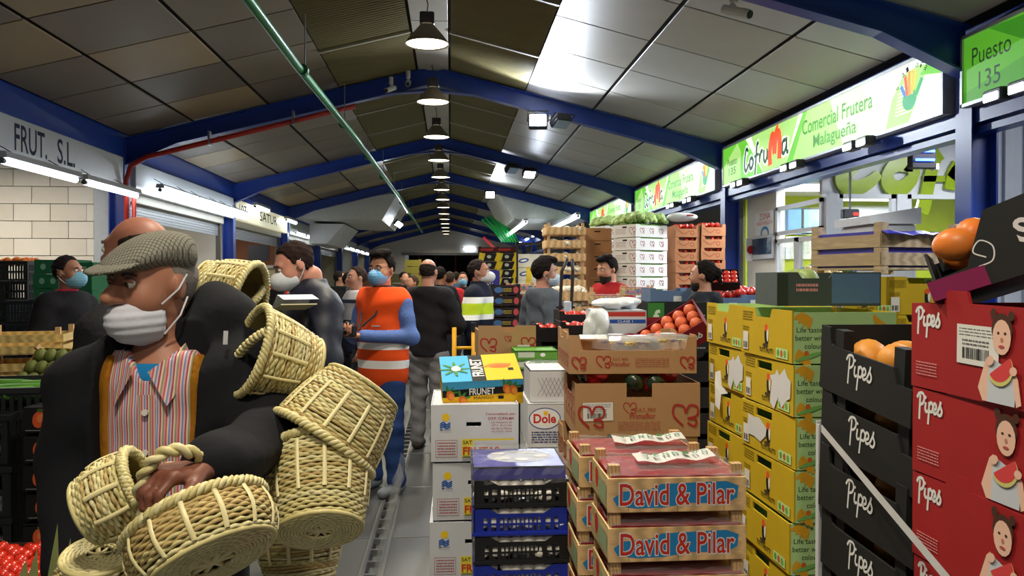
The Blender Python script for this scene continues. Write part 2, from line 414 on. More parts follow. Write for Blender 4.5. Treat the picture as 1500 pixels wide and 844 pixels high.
for i, y in enumerate(YF[1:]):
    lb = 'blue steel portal frame spanning the hall, %s in view' % ordn[i] if i else 'blue steel portal frame directly above the viewer'
    F0 = frame(lb, y) if F0 is None else clone(F0, (0, y, 0), label=lb)
# eaves trim along both sides
tag(MB().box(XL-.08, XL+.0, -6, YEND, 3.22, 3.56).build('trim_1', BLUE), 'blue eaves beam along the left stalls', None, kind='structure')
tag(MB().box(XR+.1, XR+.26, -6, YEND, 3.3, 3.6).box(XR+.02, XR+.2, -6, YEND, 2.76, 2.87).box(XR+.06, XR+.2, -6, YEND, 2.69, 2.74).build('trim_2', BLUE), 'blue eaves and sign beams along the right stalls', None, kind='structure')
# end wall with a dark doorway
mb = MB().box(-8, 8, YEND, YEND+.2, 3.0, 6).box(-8, -2.6, YEND, YEND+.2, 0, 3).box(2.2, 8, YEND, YEND+.2, 0, 3)
wb = tag(mb.build('wall_back', mat((226,222,216), .8, var=.06, scale=1)), 'white end wall above a wide dark opening', None, kind='structure')
MB().box(-2.6, 2.2, YEND+4, YEND+4.2, 0, 3).box(-2.6, 2.2, YEND+.2, YEND+4, 3, 3.1).build('dark_passage', mat((12,12,14), .9), wb)
MB().box(-2.8, 2.4, YEND-.12, YEND, 2.92, 3.06).build('lintel', mat((120,122,124), .5), wb)
for x in (-1.9, -.9, .3, 1.3): MB().box(x-.04, x+.04, YEND+2, YEND+2.1, 0, 3).build('mullion', mat((120,30,30), .6), wb)
# left stalls: block wall, back wall, cross walls
blk = [mat((222,216,206), .7, var=.05, scale=5, bump=.05), mat((214,207,196), .7, var=.05, scale=5, bump=.05)]
wl = tag(MB().box(-9, -8.8, -6, YEND, 0, 3.6).build('wall_left', CREAM), 'cream back wall of the left stalls', None, kind='structure')
wb1 = tag(MB().box(-8.8, -4.86, 11.66, 11.8, 0, 3.4).build('wall_left_block', mat((150,146,138), .8)), 'white painted concrete block wall between the left stalls', None, kind='structure')
bm = [MB().bbox(.004, .476, -.05, .0, .004, .232, .004).mesh('block', m) for m in blk]
for r in range(14):
    for c in range(-1, 9):
        x = -8.8+c*.48+(.24 if r % 2 else 0)
        if x > -4.9 or x < -8.82: continue
        o = put('block', bm[(r*5+c*3) % 2], wb1, (x, 11.66, r*.236))
        if x+.48 > -4.86: o.scale.x = (-4.864-x)/.48
MB().box(-4.86, -4.66, 11.6, 11.82, 0, 2.9).build('jamb', mat((176,182,190), .5), wb1)
for i, y in enumerate(YF[4:]):
    tag(MB().box(-8.8, -4.6, y, y+.12, 0, 3.4).build('wall_left_partition', CREAM if i % 2 else WALLW), 'pale partition wall between left stalls, %s behind the block wall' % ['first','second','third','fourth','fifth','sixth'][i], None, kind='structure')
tag(MB().box(-8.8, XL-.05, -6, YEND, 3.24, 3.3).build('ceiling_left', mat((190,180,160), .7)), 'low ceiling over the left stalls', None, kind='structure')
# right side shell
tag(MB().box(9, 9.2, -6, YEND, 0, 3.6).build('wall_right', WALLW), 'white back wall of the right stalls', None, kind='structure')
tag(MB().box(XR+.3, 9, -6, YEND, 3.45, 3.52).build('ceiling_right', mat((150,150,150), .7)), 'low ceiling over the right stalls', None, kind='structure')
# ---------------- left signs, tubes, shutters ----------------
SIGNW = mat((196,200,204), .25, var=.04, spec=.5)
def left_sign(label, y0, y1, words, base=SIGNW, z0=2.8, z1=3.22):
    t = thing('shop_sign', label, 'sign', (XL, (y0+y1)/2, z0))
    hy = (y1-y0)/2; MB().bbox(-.06, .03, -hy, hy, 0, z1-z0, .006).build('board', base, t)
    if words:
        p = Pr()
        for (s, a, b, c, d, bo) in words: p.text(s, a, c, b, d, ink((42,44,74)), bo)
        p.build('lettering', t, (.03, -hy, 0), (0,1,0), (0,0,1))
    return t
TUBE = mat((235,245,255), .5, var=0, emit=TUBE_E, name='lit_tube')
def tube_light(label, p, q, r=.035, group='fluorescent tubes over the left stalls'):  # no group: a lamp on a flat ceiling
    p, q = Vector(p), Vector(q); t = thing('tube_light', label, 'light', (p+q)/2, group=group); a, b = p-(p+q)/2, q-(p+q)/2
    d = (b-a).normalized()
    MB().cyl(a+d*.05, b-d*.05, r, n=8).build('tube', TUBE, t, True)
    mb = MB(); u = Vector((0,0,1))
    mb.add([a+Vector((x,0,z)) for x, z in ((-.06,.03),(.06,.03),(.045,.09),(-.045,.09))]+[b+Vector((x,0,z)) for x, z in ((-.06,.03),(.06,.03),(.045,.09),(-.045,.09))], [(0,1,2,3),(7,6,5,4),(0,4,5,1),(1,5,6,2),(2,6,7,3),(3,7,4,0)])
    mb.build('housing', mat((170,172,175), .4), t)
    for u0, u1 in ((a, a+d*.06), (b-d*.06, b)): MB().cyl(u0, u1, .03, n=8).build('end_cap', mat((90,92,95), .5), t)
    for e in (.2, .8): MB().cyl(a.lerp(b, e)+Vector((0,0,.08)), a.lerp(b, e)+Vector((-.2 if group else 0,0,.14 if not group else .2)), .006, n=4).build('hanger', DARK, t)
    return t
Yl = lambda px: YX(px, XL)
ys = [YF[2]-.1]
left_sign('white sign board with dark blue capitals above the block wall', 6.2, 11.45, [('FRUT.', Yl(18)-6.2, Yl(66)-6.2, .08, .36, .012), ('S.L.', Yl(81)-6.2, Yl(107)-6.2, .08, .36, .012)])
left_sign('blank white sign board behind hanging tubes, left of the stall numbered 107', 11.9, 17.1, None)
left_sign('cream lit sign board with the number 107 and dark capitals', 17.4, 22.6, [('107', .15, .75, .12, .34, .012), ('SATUR', 2.0, 3.9, .12, .34, .012)], mat((232,226,190), .4, emit=.5))
for i in range(4):
    y = 23.0+5.6*i
    left_sign('pale blank sign board far down the left stalls, %s after the cream one' % ['first','second','third','fourth'][i], y, y+5.1, None, mat((190,190,180), .4))
for i, (a, b) in enumerate([(6.3, 7.9), (8.1, 9.7), (9.85, 11.5)]):
    tube_light('lit fluorescent tube under the sign with blue capitals, %s from the block wall' % ['third', 'second', 'nearest'][i], (XL+.2, a, 2.7), (XL+.2, b, 2.7))
for i, (a, b) in enumerate([(12.2, 13.9), (13.9, 15.7), (15.7, 17.2)]):
    tube_light('wide lit fluorescent tube hanging before the blank white board, %s one' % ['nearest', 'middle', 'farthest'][i], (XL+.25, a, 2.86), (XL+.25, b, 2.86), .085)
k = 0
for y, dz in ((18.2, .2), (21.6, .15), (22.9, -.12), (24.5, -.12), (26.1, -.12), (29.5, -.1), (31.2, -.1), (35, -.1), (37, -.1), (39, -.1), (41.5, -.1), (43.5, -.1)):
    tube_light('lit fluorescent tube over the far left stalls, number %s beyond the blank board' % ['one','two','three','four','five','six','seven','eight','nine','ten','eleven','twelve'][k], (XL+.2, y, 2.95+dz), (XL+.2, y+1.35, 2.95+dz), .04); k += 1
# roller shutter heads over the left stalls
for i, y in enumerate(YF[3:7]):
    t = thing('shutter_head', 'grey roller shutter head above the left stall, %s beyond the block wall' % ['first', 'second', 'third', 'fourth'][i], 'shutter', (XL-.2, y+.3, 2.55))
    MB().bbox(-.12, .1, 0, 4.9, .12, .34, .01).build('box', mat((170,165,150), .5), t)
    for q in range(5): MB().box(-.02, .0, .05, 4.85, .11-.045*(q+1), .11-.045*q-.006).build('slat', GREYM, t)
    for q in (-.03, 4.86): MB().box(-.05, .03, q, q+.07, -2.55, .12).build('guide_rail', mat((90,86,80), .5), t)
# stall fittings behind: pale door frames and posters
t = thing('doorway', 'bright white doorway at the back of the left stall behind the block wall', 'door', (-8.75, 15.9, 0))
MB().box(0, .08, -.6, -.5, 0, 2.2).box(0, .08, .5, .6, 0, 2.2).box(0, .08, -.6, .6, 2.12, 2.22).build('frame', mat((210,214,216), .4), t)
MB().box(-.02, .02, -.5, .5, 0, 2.12).build('lit_opening', glow((250,250,240), 1.2), t)
t = thing('notice_board', 'brown framed picture on the partition behind the 107 stall', 'picture', W(362, 366, 22.8)+Vector((0,-.02,0)))
MB().bbox(-.85, .85, -.05, 0, -.5, .5, .01).build('frame', mat((206,208,210), .4), t); MB().box(-.76, .76, -.06, -.05, -.42, .42).build('picture', mat((120,72,48), .6, var=.4, scale=2), t)
MB().box(.05, .6, -.075, -.06, -.3, .12).build('screen', mat((58,62,80), .3), t)
# red fire pipe on the left column and under the second frame
P = [(-4.36, 11.42, 0), (-4.36, 11.42, 2.9), (-4.3, 11.42, 3.1), (-4.1, 11.42, 3.22), (-1.3, 11.42, 3.95)]
t = thing('fire_pipe', 'red pipe climbing the left column and running under the blue rafter', 'pipe', (0,0,0))
MB().tube(P, .035, 8).build('pipe', RUST, t, True); MB().tube([(-4.26, 11.42, 0), (-4.26, 11.42, 2.7)], .03, 8).build('riser', mat((190,60,50), .4), t, True)
for e in (.3, .7): q = Vector(P[3]).lerp(Vector(P[4]), e); MB().box(q.x-.012, q.x+.012, q.y-.05, q.y+.05, q.z-.05, q.z+.14).build('bracket', STEEL, t)
# green pipe along the hall
t = thing('ceiling_pipe', 'long green pipe hanging below the ceiling along the hall', 'pipe', (-1.4, 0, 3.6))
MB().tube([(-.1, -4, 0), (-.05, 8, 0), (.05, 12, -.01), (.12, 20, 0), (.16, 36, 0)], .042, 10).build('pipe', mat((52,128,78), .35, var=.12), t, True)
for y in [2.5+2.8*i for i in range(12)]:
    MB().cyl((-.06+.008*y-.03, y-.04, 0), (-.06+.008*y-.03, y+.04, 0), .055, n=10).build('coupling', mat((40,105,62), .4), t)
    MB().box(-.07+.008*y-.005, -.07+.008*y+.005, y-.01, y+.01, .04, .55).build('hanger', STEEL, t)
# ---------------- pendant lamps on the ridge ----------------
def pendant(label, loc, rot):
    t = thing('pendant_lamp', label, 'lamp', loc, rot, 'bell lamps hanging along the ridge')
    MB().lathe([(.075,.2),(.1,.17),(.16,.1),(.215,.03),(.23,0),(.225,0),(.21,.03),(.15,.1),(.09,.165)], 24).build('shade', mat((128,114,98), .5), t, True)
    MB().lathe([(.215,.012),(.0,.012)], 24).build('diffuser', mat((255,244,214), .5, var=0, emit=5.5, name='lit_diffuser'), t)
    mb = MB().bbox(-.075, .075, -.06, .06, .2, .33, .01)
    mb.build('ballast', mat((50,46,44), .5), t)
    MB().tube([(0,0,.33),(.01,0,.42),(-.015,0,.5),(0,0,.52)], .006, 5).build('cord', DARK, t)
    l = bpy.data.lights.new('lamp_bulb', 'AREA'); l.shape = 'DISK'; l.size = .4; l.energy = LAMP_W; l.color = (1, .9, .72); l.spread = R(150)
    o = bpy.data.objects.new('bulb', l); COL.objects.link(o); o.parent = t; o.location = (0,0,-.015)
    return t
pen = Stamp(pendant)
for i in range(18):
    y = -2.65+2.8*i
    pen('bell shaped pendant lamp under the ridge, %s' % (['well behind the viewer','behind the viewer','over the viewer','just ahead of the viewer, above the frame'][i] if i < 4 else ['first','second','third','fourth','fifth','sixth','seventh','eighth','ninth','tenth','eleventh','twelfth','thirteenth','fourteenth'][i-4]+' in the row going away'), (XC, y, 4.0))
# ---------------- floodlights on the rafters ----------------
def flood(label, loc, rot, lit):
    t = thing('floodlight', label, 'floodlight', loc, rot)
    MB().bbox(-.13, .13, -.04, .06, -.1, .1, .012).build('housing', DARK, t)
    for z in range(5): MB().box(-.12, .12, .06, .1, -.08+z*.036, -.07+z*.036).build('fin', DARK, t)
    MB().box(-.11, .11, -.05, -.04, -.08, .08).build('lens', mat((225,235,255), .3, var=0, emit=60, name='lit_lens') if lit else mat((150,170,190), .15, var=.05), t)
    MB().tube([(-.145,.01,0),(-.145,.01,.16),(.145,.01,.16),(.145,.01,0)], .01, 5).build('bracket', DARK, t)
    if lit:
        l = bpy.data.lights.new('flood', 'SPOT'); l.energy = FLOOD_W*lit; l.spot_size = R(130); l.spot_blend = .5; l.shadow_soft_size = .08; l.color = (.82, .9, 1)
        o = bpy.data.objects.new('beam', l); COL.objects.link(o); o.parent = t; o.location = (0,-.07,0); o.rotation_euler = (-PI/2, 0, 0)
    return t
flood('lit round white floodlight under the second blue rafter, nearest', W(788, 178, 11.4), (R(-12), 0, R(-6)), 2.2)
flood('unlit floodlight beside the bright one on the second rafter', W(822, 179, 11.4), (R(60), 0, R(25)), 0)
flood('dark floodlight on the third rafter turned away', W(750, 248, 17.0), (R(50), 0, R(30)), 0)
flood('lit square floodlight on the third rafter facing down', W(775, 254, 17.0), (R(48), 0, R(10)), .7)
flood('lit white floodlight far down the hall below the fourth rafter', W(718, 285, 22.6), (R(20), 0, 0), .8)
flood('tilted lit strip floodlight hanging at the far left canopy', W(584, 328, 26), (R(40), R(25), R(40)), .4)
# uplight that whitens the right slope
# cameras and small bits on the second frame
def cctv(label, p, rz):
    t = thing('security_camera', label, 'camera', p, (0, 0, rz)); MB().cyl((0,0,.16), (0,0,.06), .03, n=8).cyl((0,.02,.05), (0,-.02,.0), .02, n=8).build('mount', mat((200,200,200), .4), t)
    mb = MB().cyl((0,.08,.03), (0,-.12,-.05), .035, n=10); mb.build('barrel', mat((210,210,210), .4), t); MB().cyl((0,-.12,-.05), (0,-.13,-.054), .028, n=10).build('lens', DARK, t); return t
cctv('white security camera pointing down left of the ridge on the second frame', W(573, 130, 11.35), R(-30))
cctv('white security camera facing the viewer beside the ridge on the second frame', W(598, 121, 11.35), 0)
cctv('dark dome camera hanging from the near right ceiling panels', W(1075, 12, 5.6)+Vector((0,0,-.02)), R(40))
# ---------------- white canopies far down ----------------
mb = MB().prism([(1.25, zr(1.25)-.06), (1.75, 3.26), (XR, 3.26), (XR, zr(XR)-.03)], 22.98, 28.3, lambda u, v, t: (u, t, v))
cn = thing('canopy_box', 'white boxed canopy with slanted edge hanging over the far right stalls', 'canopy'); mb.build('casing', mat((236,238,236), .6), cn)
tube_light('long lit tube under the slanted edge of the right canopy', (1.95, 21.2, 3.05), (1.95, 28, 3.05), .05, 'tubes under the right canopy')
tube_light('long lit tube under the middle of the right canopy', (2.9, 18.5, 3.0), (2.9, 25, 3.0), .05, 'tubes under the right canopy')
mb = MB().prism([(-1.45, zr(-1.45)-.3), (-1.9, 3.2), (XL+.05, 3.28), (XL+.05, zr(XL)-.1)], 22.98, 28.3, lambda u, v, t: (u, t, v))
cn = thing('canopy_box', 'white boxed canopy hanging over the far left stalls', 'canopy'); mb.build('casing', mat((196,196,192), .6), cn)
mb = MB().prism([(XL+.3, 3.19), (XL+1.3, 3.19), (XL+.8, 2.6), (XL+.3, 2.6)], 24.5, 28.3, lambda u, v, t: (u, t, v)); mb.build('lower_casing', mat((206,206,204), .6), cn)
t = thing('green_curtain', 'green translucent plastic strips hanging by the right canopy', 'curtain', W(722, 350, 26))
for i in range(7): MB().tube([(-.35+i*.1, 0, .75-.07*abs(i-2)), (.05+i*.1, .02*i, .25), (.3+i*.09, .03*i, -.1)], .05, 5, flat=.2).build('strip', mat((40,170,80), .3, alpha=.85), t)
MB().tube([(-.3,0,.05),(.1,0,-.35),(.15,0,-.5)], .05, 5, flat=.3).build('red_strip', mat((200,40,50), .4), t)
# lamps inside the left stalls
for lb, x, y in (('tube lighting the white block wall from inside the stall', -6.0, 9.9), ('tube lighting the stall behind the blank white board', -6.6, 14.4), ('tube lighting the stall behind the 107 sign', -6.6, 20)):
    tube_light('ceiling '+lb, (x-.8, y, 3.1), (x+.8, y+.01, 3.1), .03, '')
    l = bpy.data.lights.new('stall_light', 'AREA'); l.shape = 'RECTANGLE'; l.size = 1.5; l.size_y = .1; l.energy = 70; l.color = (1, .9, .74); o = bpy.data.objects.new('stall_light', l); COL.objects.link(o); o.location = (x, y, 3.04)
for i, y in enumerate((30.5, 34.5, 38.5, 42.5)):
    tube_light('lit fluorescent tube over the far right stalls, %s beyond the canopy' % ['first', 'second', 'third', 'fourth'][i], (XR-.3, y, 3.46), (XR-.3, y+1.8, 3.46), .05, '')
tube_light('added tube light brightening the end wall above the dark opening', (.7, YEND-.12, 3.3), (1.5, YEND-.11, 3.3), .05, '')  # extra tube, added only to whiten the end wall
# ---------------- right signs ----------------
Yr = lambda px: YX(px, XR-.05)
G1, G2, G3 = glow((112,205,60), SIGN_E), glow((176,228,128), SIGN_E), glow((240,252,232), SIGN_E*1.15); GT = glow((84,160,60), SIGN_E*.6); GD = glow((34,84,56), SIGN_E*.5); GR = glow((235,84,32), SIGN_E)
SY0, SY1, SZ0, SZ1 = 11.5, 6.22, 2.88, 3.44
def light_box(label, y0, y1, z0, z1):
    """sign thing with its origin at the far bottom corner; u runs towards the viewer"""
    t = thing('light_box_sign', label, 'sign', (XR-.05, y0, z0)); L = y0-y1; H = z1-z0
    MB().box(.0, .2, -L, 0, 0, H).build('casing', mat((186,190,196), .35, metal=.4), t)
    fr = MB()
    for a, b, c, d in ((-L, 0, 0, .025), (-L, 0, H-.025, H), (-L, -L+.025, 0, H), (-.025, 0, 0, H)): fr.box(-.02, .002, a, b, c, d)
    fr.build('frame', mat((200,204,208), .35, metal=.3), t)
    return t, L, H
def cofruma_sign(label, loc, rot):
    t, L, H = light_box(label, loc[1], loc[1]-(SY0-SY1), SZ0, SZ1); u = lambda px: SY0-Yr(px)
    p = Pr(); p.rect(.02, .02, L-.02, H-.02, G3)
    p.rect(.02, .02, u(1092), H-.02, G1); p.poly([(.02,.02),(u(1100),.02),(u(1080),H-.02),(.02,H*.5)], G2); p.poly([(u(1085),.02),(u(1118),.02),(u(1092),H-.02),(u(1085),H-.02)], G1); p.poly([(u(1118),.02),(u(1150),.02),(u(1170),H-.02),(u(1100),H-.02)], G2)
    p.poly([(u(1150),.02),(u(1160),.02),(u(1182),H-.02),(u(1176),H-.02)], G1); p.poly([(u(1160),.02),(u(1235),.02),(u(1215),H-.02),(u(1182),H-.02)], G2); p.poly([(u(1235),.02),(u(1296),.02),(u(1262),H-.02),(u(1215),H-.02)], glow((214,242,190), SIGN_E*1.1))
    p.poly([(u(1296),.02),(u(1330),.02),(u(1359),H*.8),(u(1345),H*.86),(u(1322),H*.8),(u(1306),H*.5)], G2); p.poly([(u(1346),H*.7),(u(1378),H*.6),(u(1378),H-.02),(u(1360),H*.86)], G1)
    for i in range(9): p.ell(u(1318)+.05, H*.22+.03*i, .14-.008*i, .006, G3, n=8)
    p.text('Puesto', u(1066), .27, u(1080), .37, GD); p.text('135', u(1068), .14, u(1078), .24, GD)
    # word mark: green script with a red apple-like m
    a, b = u(1091), u(1157)
    for mt, wd in ((glow((250,255,250), SIGN_E), .10), (GD, .05)):
        W_ = (b-a)*.5
        def sx(x): return a+x*W_
        p.stroke([(sx(.2),.36),(sx(.1),.4),(sx(.02),.28),(sx(.02),.15),(sx(.1),.12),(sx(.22),.2)], wd, mt)
        p.stroke([(sx(.38),.27),(sx(.28),.24),(sx(.27),.15),(sx(.36),.13),(sx(.44),.2),(sx(.38),.27)], wd, mt)
        p.stroke([(sx(.7),.42),(sx(.62),.4),(sx(.58),.25),(sx(.52),.03)], wd, mt); p.stroke([(sx(.5),.26),(sx(.7),.28)], wd*.8, mt)
        p.stroke([(sx(.74),.28),(sx(.74),.16)], wd, mt); p.stroke([(sx(.75),.22),(sx(.82),.3),(sx(.88),.28)], wd, mt)
        p.stroke([(sx(.94),.3),(sx(.94),.18),(sx(1.02),.15),(sx(1.08),.22),(sx(1.08),.3),(sx(1.09),.16)], wd, mt)
        p.stroke([(sx(1.86),.32),(sx(1.74),.3),(sx(1.72),.19),(sx(1.8),.17),(sx(1.88),.25),(sx(1.9),.34),(sx(1.9),.18),(sx(1.97),.17)], wd, mt)
    p.stroke([(sx(1.22),.08),(sx(1.2),.25),(sx(1.3),.42),(sx(1.38),.36),(sx(1.4),.2)], .12, GR); p.stroke([(sx(1.4),.2),(sx(1.46),.4),(sx(1.58),.42),(sx(1.62),.28),(sx(1.6),.12)], .12, GR); p.stroke([(sx(1.42),.44),(sx(1.48),.5),(sx(1.56),.52)], .04, GR)
    p.text('Comercial Frutera', u(1176), .28, u(1279), .44, GT, .01); p.text('Malagueña', u(1192), .06, u(1255), .24, GT, .01)
    hu = (u(1310)+u(1345))/2+.06; p.ell(hu, .22, .11, .09, glow((60,170,110), SIGN_E)); p.stroke([(hu+.1,.24),(hu+.19,.36)], .05, glow((60,170,110), SIGN_E))
    for dx, c, hh in ((-.1, (70,130,200), .36), (-.05, (235,90,50), .43), (.0, (240,150,60), .46), (.06, (245,190,80), .45)): p.stroke([(hu+dx*.6,.26),(hu+dx*1.3,hh)], .042, glow(c, SIGN_E))
    for i, ch in enumerate('5 al día'):
        an = PI*(.86-.085*i)
        if ch != ' ': cx, cy = hu+.06+.27*math.cos(an)*1.0, .25+.24*math.sin(an); p.text(ch, cx-.018, cy-.02, cx+.018, cy+.025, BLACK, 0, 0, an-PI/2)
    p.build('lit_face', t, (-.003, 0, 0), (0,-1,0), (0,0,1))
    return t
cs = Stamp(cofruma_sign); Z0 = SZ0
cs('large lit green and white light box with red apple word mark', (XR-.05, SY0, Z0))
cs('second lit green light box with word mark, beyond the large one', (XR-.05, SY0+5.6, Z0))
cs('third lit green light box, small and far above the lettuce boxes', (XR-.05, SY0+11.2, Z0))
t, L, H = light_box('dim green light box with stall number 135', 6.0, .9, 2.88, 3.42)
p = Pr(); p.rect(.02, .02, L-.02, H-.02, glow((86,178,44), SIGN_E*.6)); p.poly([(.02,.1),(2.2,.5),(2.2,H-.02),(.02,H-.02)], glow((104,196,52), SIGN_E*.62)); p.poly([(.3,H-.02),(1.3,.02),(2.6,.02),(2.6,.4)], glow((70,160,40), SIGN_E*.6))
p.text('Puesto', .12, .29, .55, .42, glow((44,80,44), SIGN_E*.5)); p.text('135', .2, .1, .44, .23, glow((44,80,44), SIGN_E*.5)); p.build('lit_face', t, (-.003, 0, 0), (0,-1,0), (0,0,1))
# small lit spot heads under the signs, in pairs
def spot_pair(label, loc, rot):
    t = thing('sign_spotlights', label, 'spotlight', loc, rot, 'pairs of small floodlights under the green signs')
    for y in (-.13, .13):
        MB().bbox(-.05, .05, y-.1, y+.1, -.04, .05, .01).build('head', mat((60,60,64), .4), t)
        MB().bbox(-.06, -.05, y-.07, y+.07, -.035, .02, .002).build('lens', mat((240,250,255), .4, var=0, emit=14, name='lit_spot'), t)
    MB().box(.02, .16, -.02, .02, 0, .04).build('arm', DARK, t)
    l = bpy.data.lights.new('sign_spot', 'AREA'); l.size = .25; l.energy = 26; l.color = (.95, .98, 1); l.spread = R(140)
    o = bpy.data.objects.new('beam', l); COL.objects.link(o); o.parent = t; o.location = (-.08,0,-.07); o.rotation_euler = (0, R(35), 0)
    return t
sp = Stamp(spot_pair)
for i, (px, nm) in enumerate(((1083, 'below the far end of the large green sign'), (1160, 'below the apple word mark'), (1257, 'below the middle of the large green sign'), (1478, 'below the stall number 135 sign'), (985, 'below the middle of the second green sign'), (1010, 'below the near end of the second green sign'))):
    sp('pair of lit spotlights '+nm, (XR-.12, YX(px, XR-.12), 2.84 if px < 1400 else 2.86))
sp('pair of lit spotlights above the viewer on the right signs', (XR-.12, 3.2, 2.84))
# shutter head under the large sign
t = thing('shutter_head', 'long grey shutter head under the large green sign', 'shutter', (XR+.25, 8.9, 2.72))
MB().bbox(-.05, .25, -2.5, 2.6, .05, .32, .02).build('box', mat((116,118,120), .5), t); MB().box(-.04, .0, -2.5, 2.6, .0, .05).build('bottom_rail', STEEL, t)
# ---------------- the office behind ----------------
ALU = mat((214,218,222), .35, var=.03); LIME = mat((168,182,30), .6, var=.05); GLASS = mat((235,245,245), .03, trans=.96, var=0, alpha=.35, spec=.5, name='glass')
YO = 9.2; c0 = W(1207, 300, YO).x; zt = W(1300, 285, YO).z; zp = W(1300, 214, YO).z; zd = W(1180, 347, 9.8).z
wo = tag(MB().box(c0, 9, YO+.05, YO+.12, zt, 3.45).build('wall_office', mat((214,216,222), .5, var=.03)), 'white wall band above the office windows', None, kind='structure')
tag(MB().box(c0+.1, 9, 12.0, 12.1, 0, 3.45).box(8.9, 9, YO, 12, 0, 3.4).build('wall_office_inside', LIME), 'lime green inside wall of the glazed office', None, kind='structure')
tag(MB().box(c0-.02, c0+.1, 10.55, 11.6, 0, 2.9).build('wall_right_panel', WALLW), 'white wall panel between the blue column and the office window', None, kind='structure')
tag(MB().box(XR+.15, 9, 6.2, 6.32, 0, 3.4).build('wall_right_near', mat((196,202,214), .5, var=.04, stretch=(1,1,1))), 'pale ribbed partition beside the near blue column', None, kind='structure')
for i in range(14): MB().box(XR+.25+i*.17, XR+.32+i*.17, 6.17, 6.2, 0, 3.3).build('rib', mat((200,206,216), .5), bpy.data.objects['wall_right_near'])
def window(n, p0, p1, z0, z1, label):
    """glazed bay between two plan points"""
    p0, p1 = Vector((*p0, 0)), Vector((*p1, 0)); d = (p1-p0); L = d.length; a = math.atan2(d.y, d.x)
    t = tag(MB().box(0, L, -.03, .03, z0, z0+.05).box(0, L, -.03, .03, z1-.05, z1).box(0, .06, -.03, .03, z0, z1).box(L-.06, L, -.03, .03, z0, z1).build('window_%d' % n, ALU), label, None, kind='structure')
    t.location = p0; t.rotation_euler = (0, 0, a); MB().box(.06, L-.06, -.004, .004, z0+.05, z1-.05).build('pane', GLASS, t); return t
x1, x2, x3 = W(1226, 300, YO).x, W(1311, 300, YO).x, W(1326, 300, YO).x
tag(MB().box(c0, x1, YO-.06, YO+.06, 0, zt).box(x2, x3, YO-.05, YO+.05, 0, zt).build('trim_3', ALU), 'white office window posts', None, kind='structure')
window(1, (x1, YO), (x2, YO), .95, zt, 'office window left of the white post'); window(2, (x3, YO), (x3+1.4, YO), .95, zt, 'office window right of the white post')
window(3, (c0, 10.55), (c0, YO), zd+.05, zt-.04, 'upper side window of the office above its door'); window(4, (c0, 10.55), (c0, 9.9), 0, zd, 'fixed side window beside the office door')
tag(MB().box(c0, 9, YO, YO+.06, 0, .95).build('wall_office_sill', WALLW), 'white wall below the office windows', None, kind='structure')
d = tag(MB().box(-.03, .03, -.66, -.6, 0, zd).box(-.03, .03, -.06, 0, 0, zd).box(-.03, .03, -.66, 0, zd-.06, zd).box(-.03, .03, -.66, 0, 0, .1).build('door_1', ALU), 'white framed glass office door', None, kind='structure'); d.location = (c0, 9.88, 0)
MB().box(-.004, .004, -.6, -.06, .1, zd-.06).build('pane', GLASS, d); MB().box(-.06, -.03, -.62, -.58, zd-.12, zd-.02).build('closer', DARK, d)
for i, (x, y) in enumerate(((4.9, 10.4), (6.3, 10.4))):
    t = thing('ceiling_panel_light', 'lit square ceiling light inside the office, %s' % ['near the door', 'at the right window'][i], 'light', (x, y, 2.75)); MB().box(-.5, .5, -.3, .3, .03, .06).build('tray', ALU, t); MB().box(-.46, .46, -.26, .26, .0, .03).build('diffuser', mat((240,245,255), .5, var=0, emit=14, name='office_light'), t)
tag(MB().box(c0, 9, YO+.12, 12, 2.82, 2.86).build('ceiling_office', WALLW), 'white ceiling of the office', None, kind='structure')
# big green letters on the white band
def ribbon3(mb, P, wd, t, fn, k=8):
    Q = catmull(P, k); n = len(Q); A = []; B = []
    for i in range(n):
        d = Q[min(i+1, n-1)]-Q[max(i-1, 0)]; d = d/(np.linalg.norm(d)+1e-9); nn = np.array((-d[1], d[0])); w_ = wd(i/(n-1))/2; A.append(Q[i]+nn*w_); B.append(Q[i]-nn*w_)
    v = [fn(*p, 0) for p in A]+[fn(*p, 0) for p in B]+[fn(*p, t) for p in A]+[fn(*p, t) for p in B]; f = []
    for i in range(n-1): f += [(i, i+1, n+i+1, n+i), (2*n+i, 3*n+i, 3*n+i+1, 2*n+i+1), (i, 2*n+i, 2*n+i+1, i+1), (n+i, n+i+1, 3*n+i+1, 3*n+i)]
    f += [(0, n, 3*n, 2*n), (n-1, 3*n-1, 4*n-1, 2*n-1)]
    mb.add(v, f)
t = thing('wall_lettering', 'big lime green raised letters on the white office wall band', 'lettering', (0, YO+.04, 0)); LG = mat((150,176,26), .25, spec=.6)
def wp(px, py): q = W(px, py, YO); return (q.x, q.z)
fn3 = lambda u, v, w_: (u, -w_, v)
for nm, strokes in (('c', [[(1296,232),(1262,236),(1240,250),(1236,266),(1250,276),(1272,268),(1288,254)]]), ('o', [[(1336,240),(1312,242),(1300,256),(1304,272),(1320,276),(1336,262),(1338,248),(1330,240)]]),
                    ('f', [[(1378,225),(1370,232),(1362,260),(1354,300),(1350,312)], [(1352,262),(1384,262)]]), ('r', [[(1404,240),(1396,256),(1392,278)], [(1394,262),(1406,246),(1424,240)]])):
    mb = MB()
    for s in strokes:
        wide = .17 if nm in 'co' else .15
        if len(s) == 2: ribbon3(mb, [wp(*q) for q in s], lambda e: .07, .05, fn3)
        else: ribbon3(mb, [wp(*q) for q in s], (lambda e: .10+.10*math.sin(PI*e)) if nm == 'c' else (lambda e, w0=wide: w0*(.75+.35*abs(math.cos(2*PI*e)))) if nm == 'o' else (lambda e, w0=wide: w0), .05, fn3)
    mb.build('letter_'+nm, LG, t)
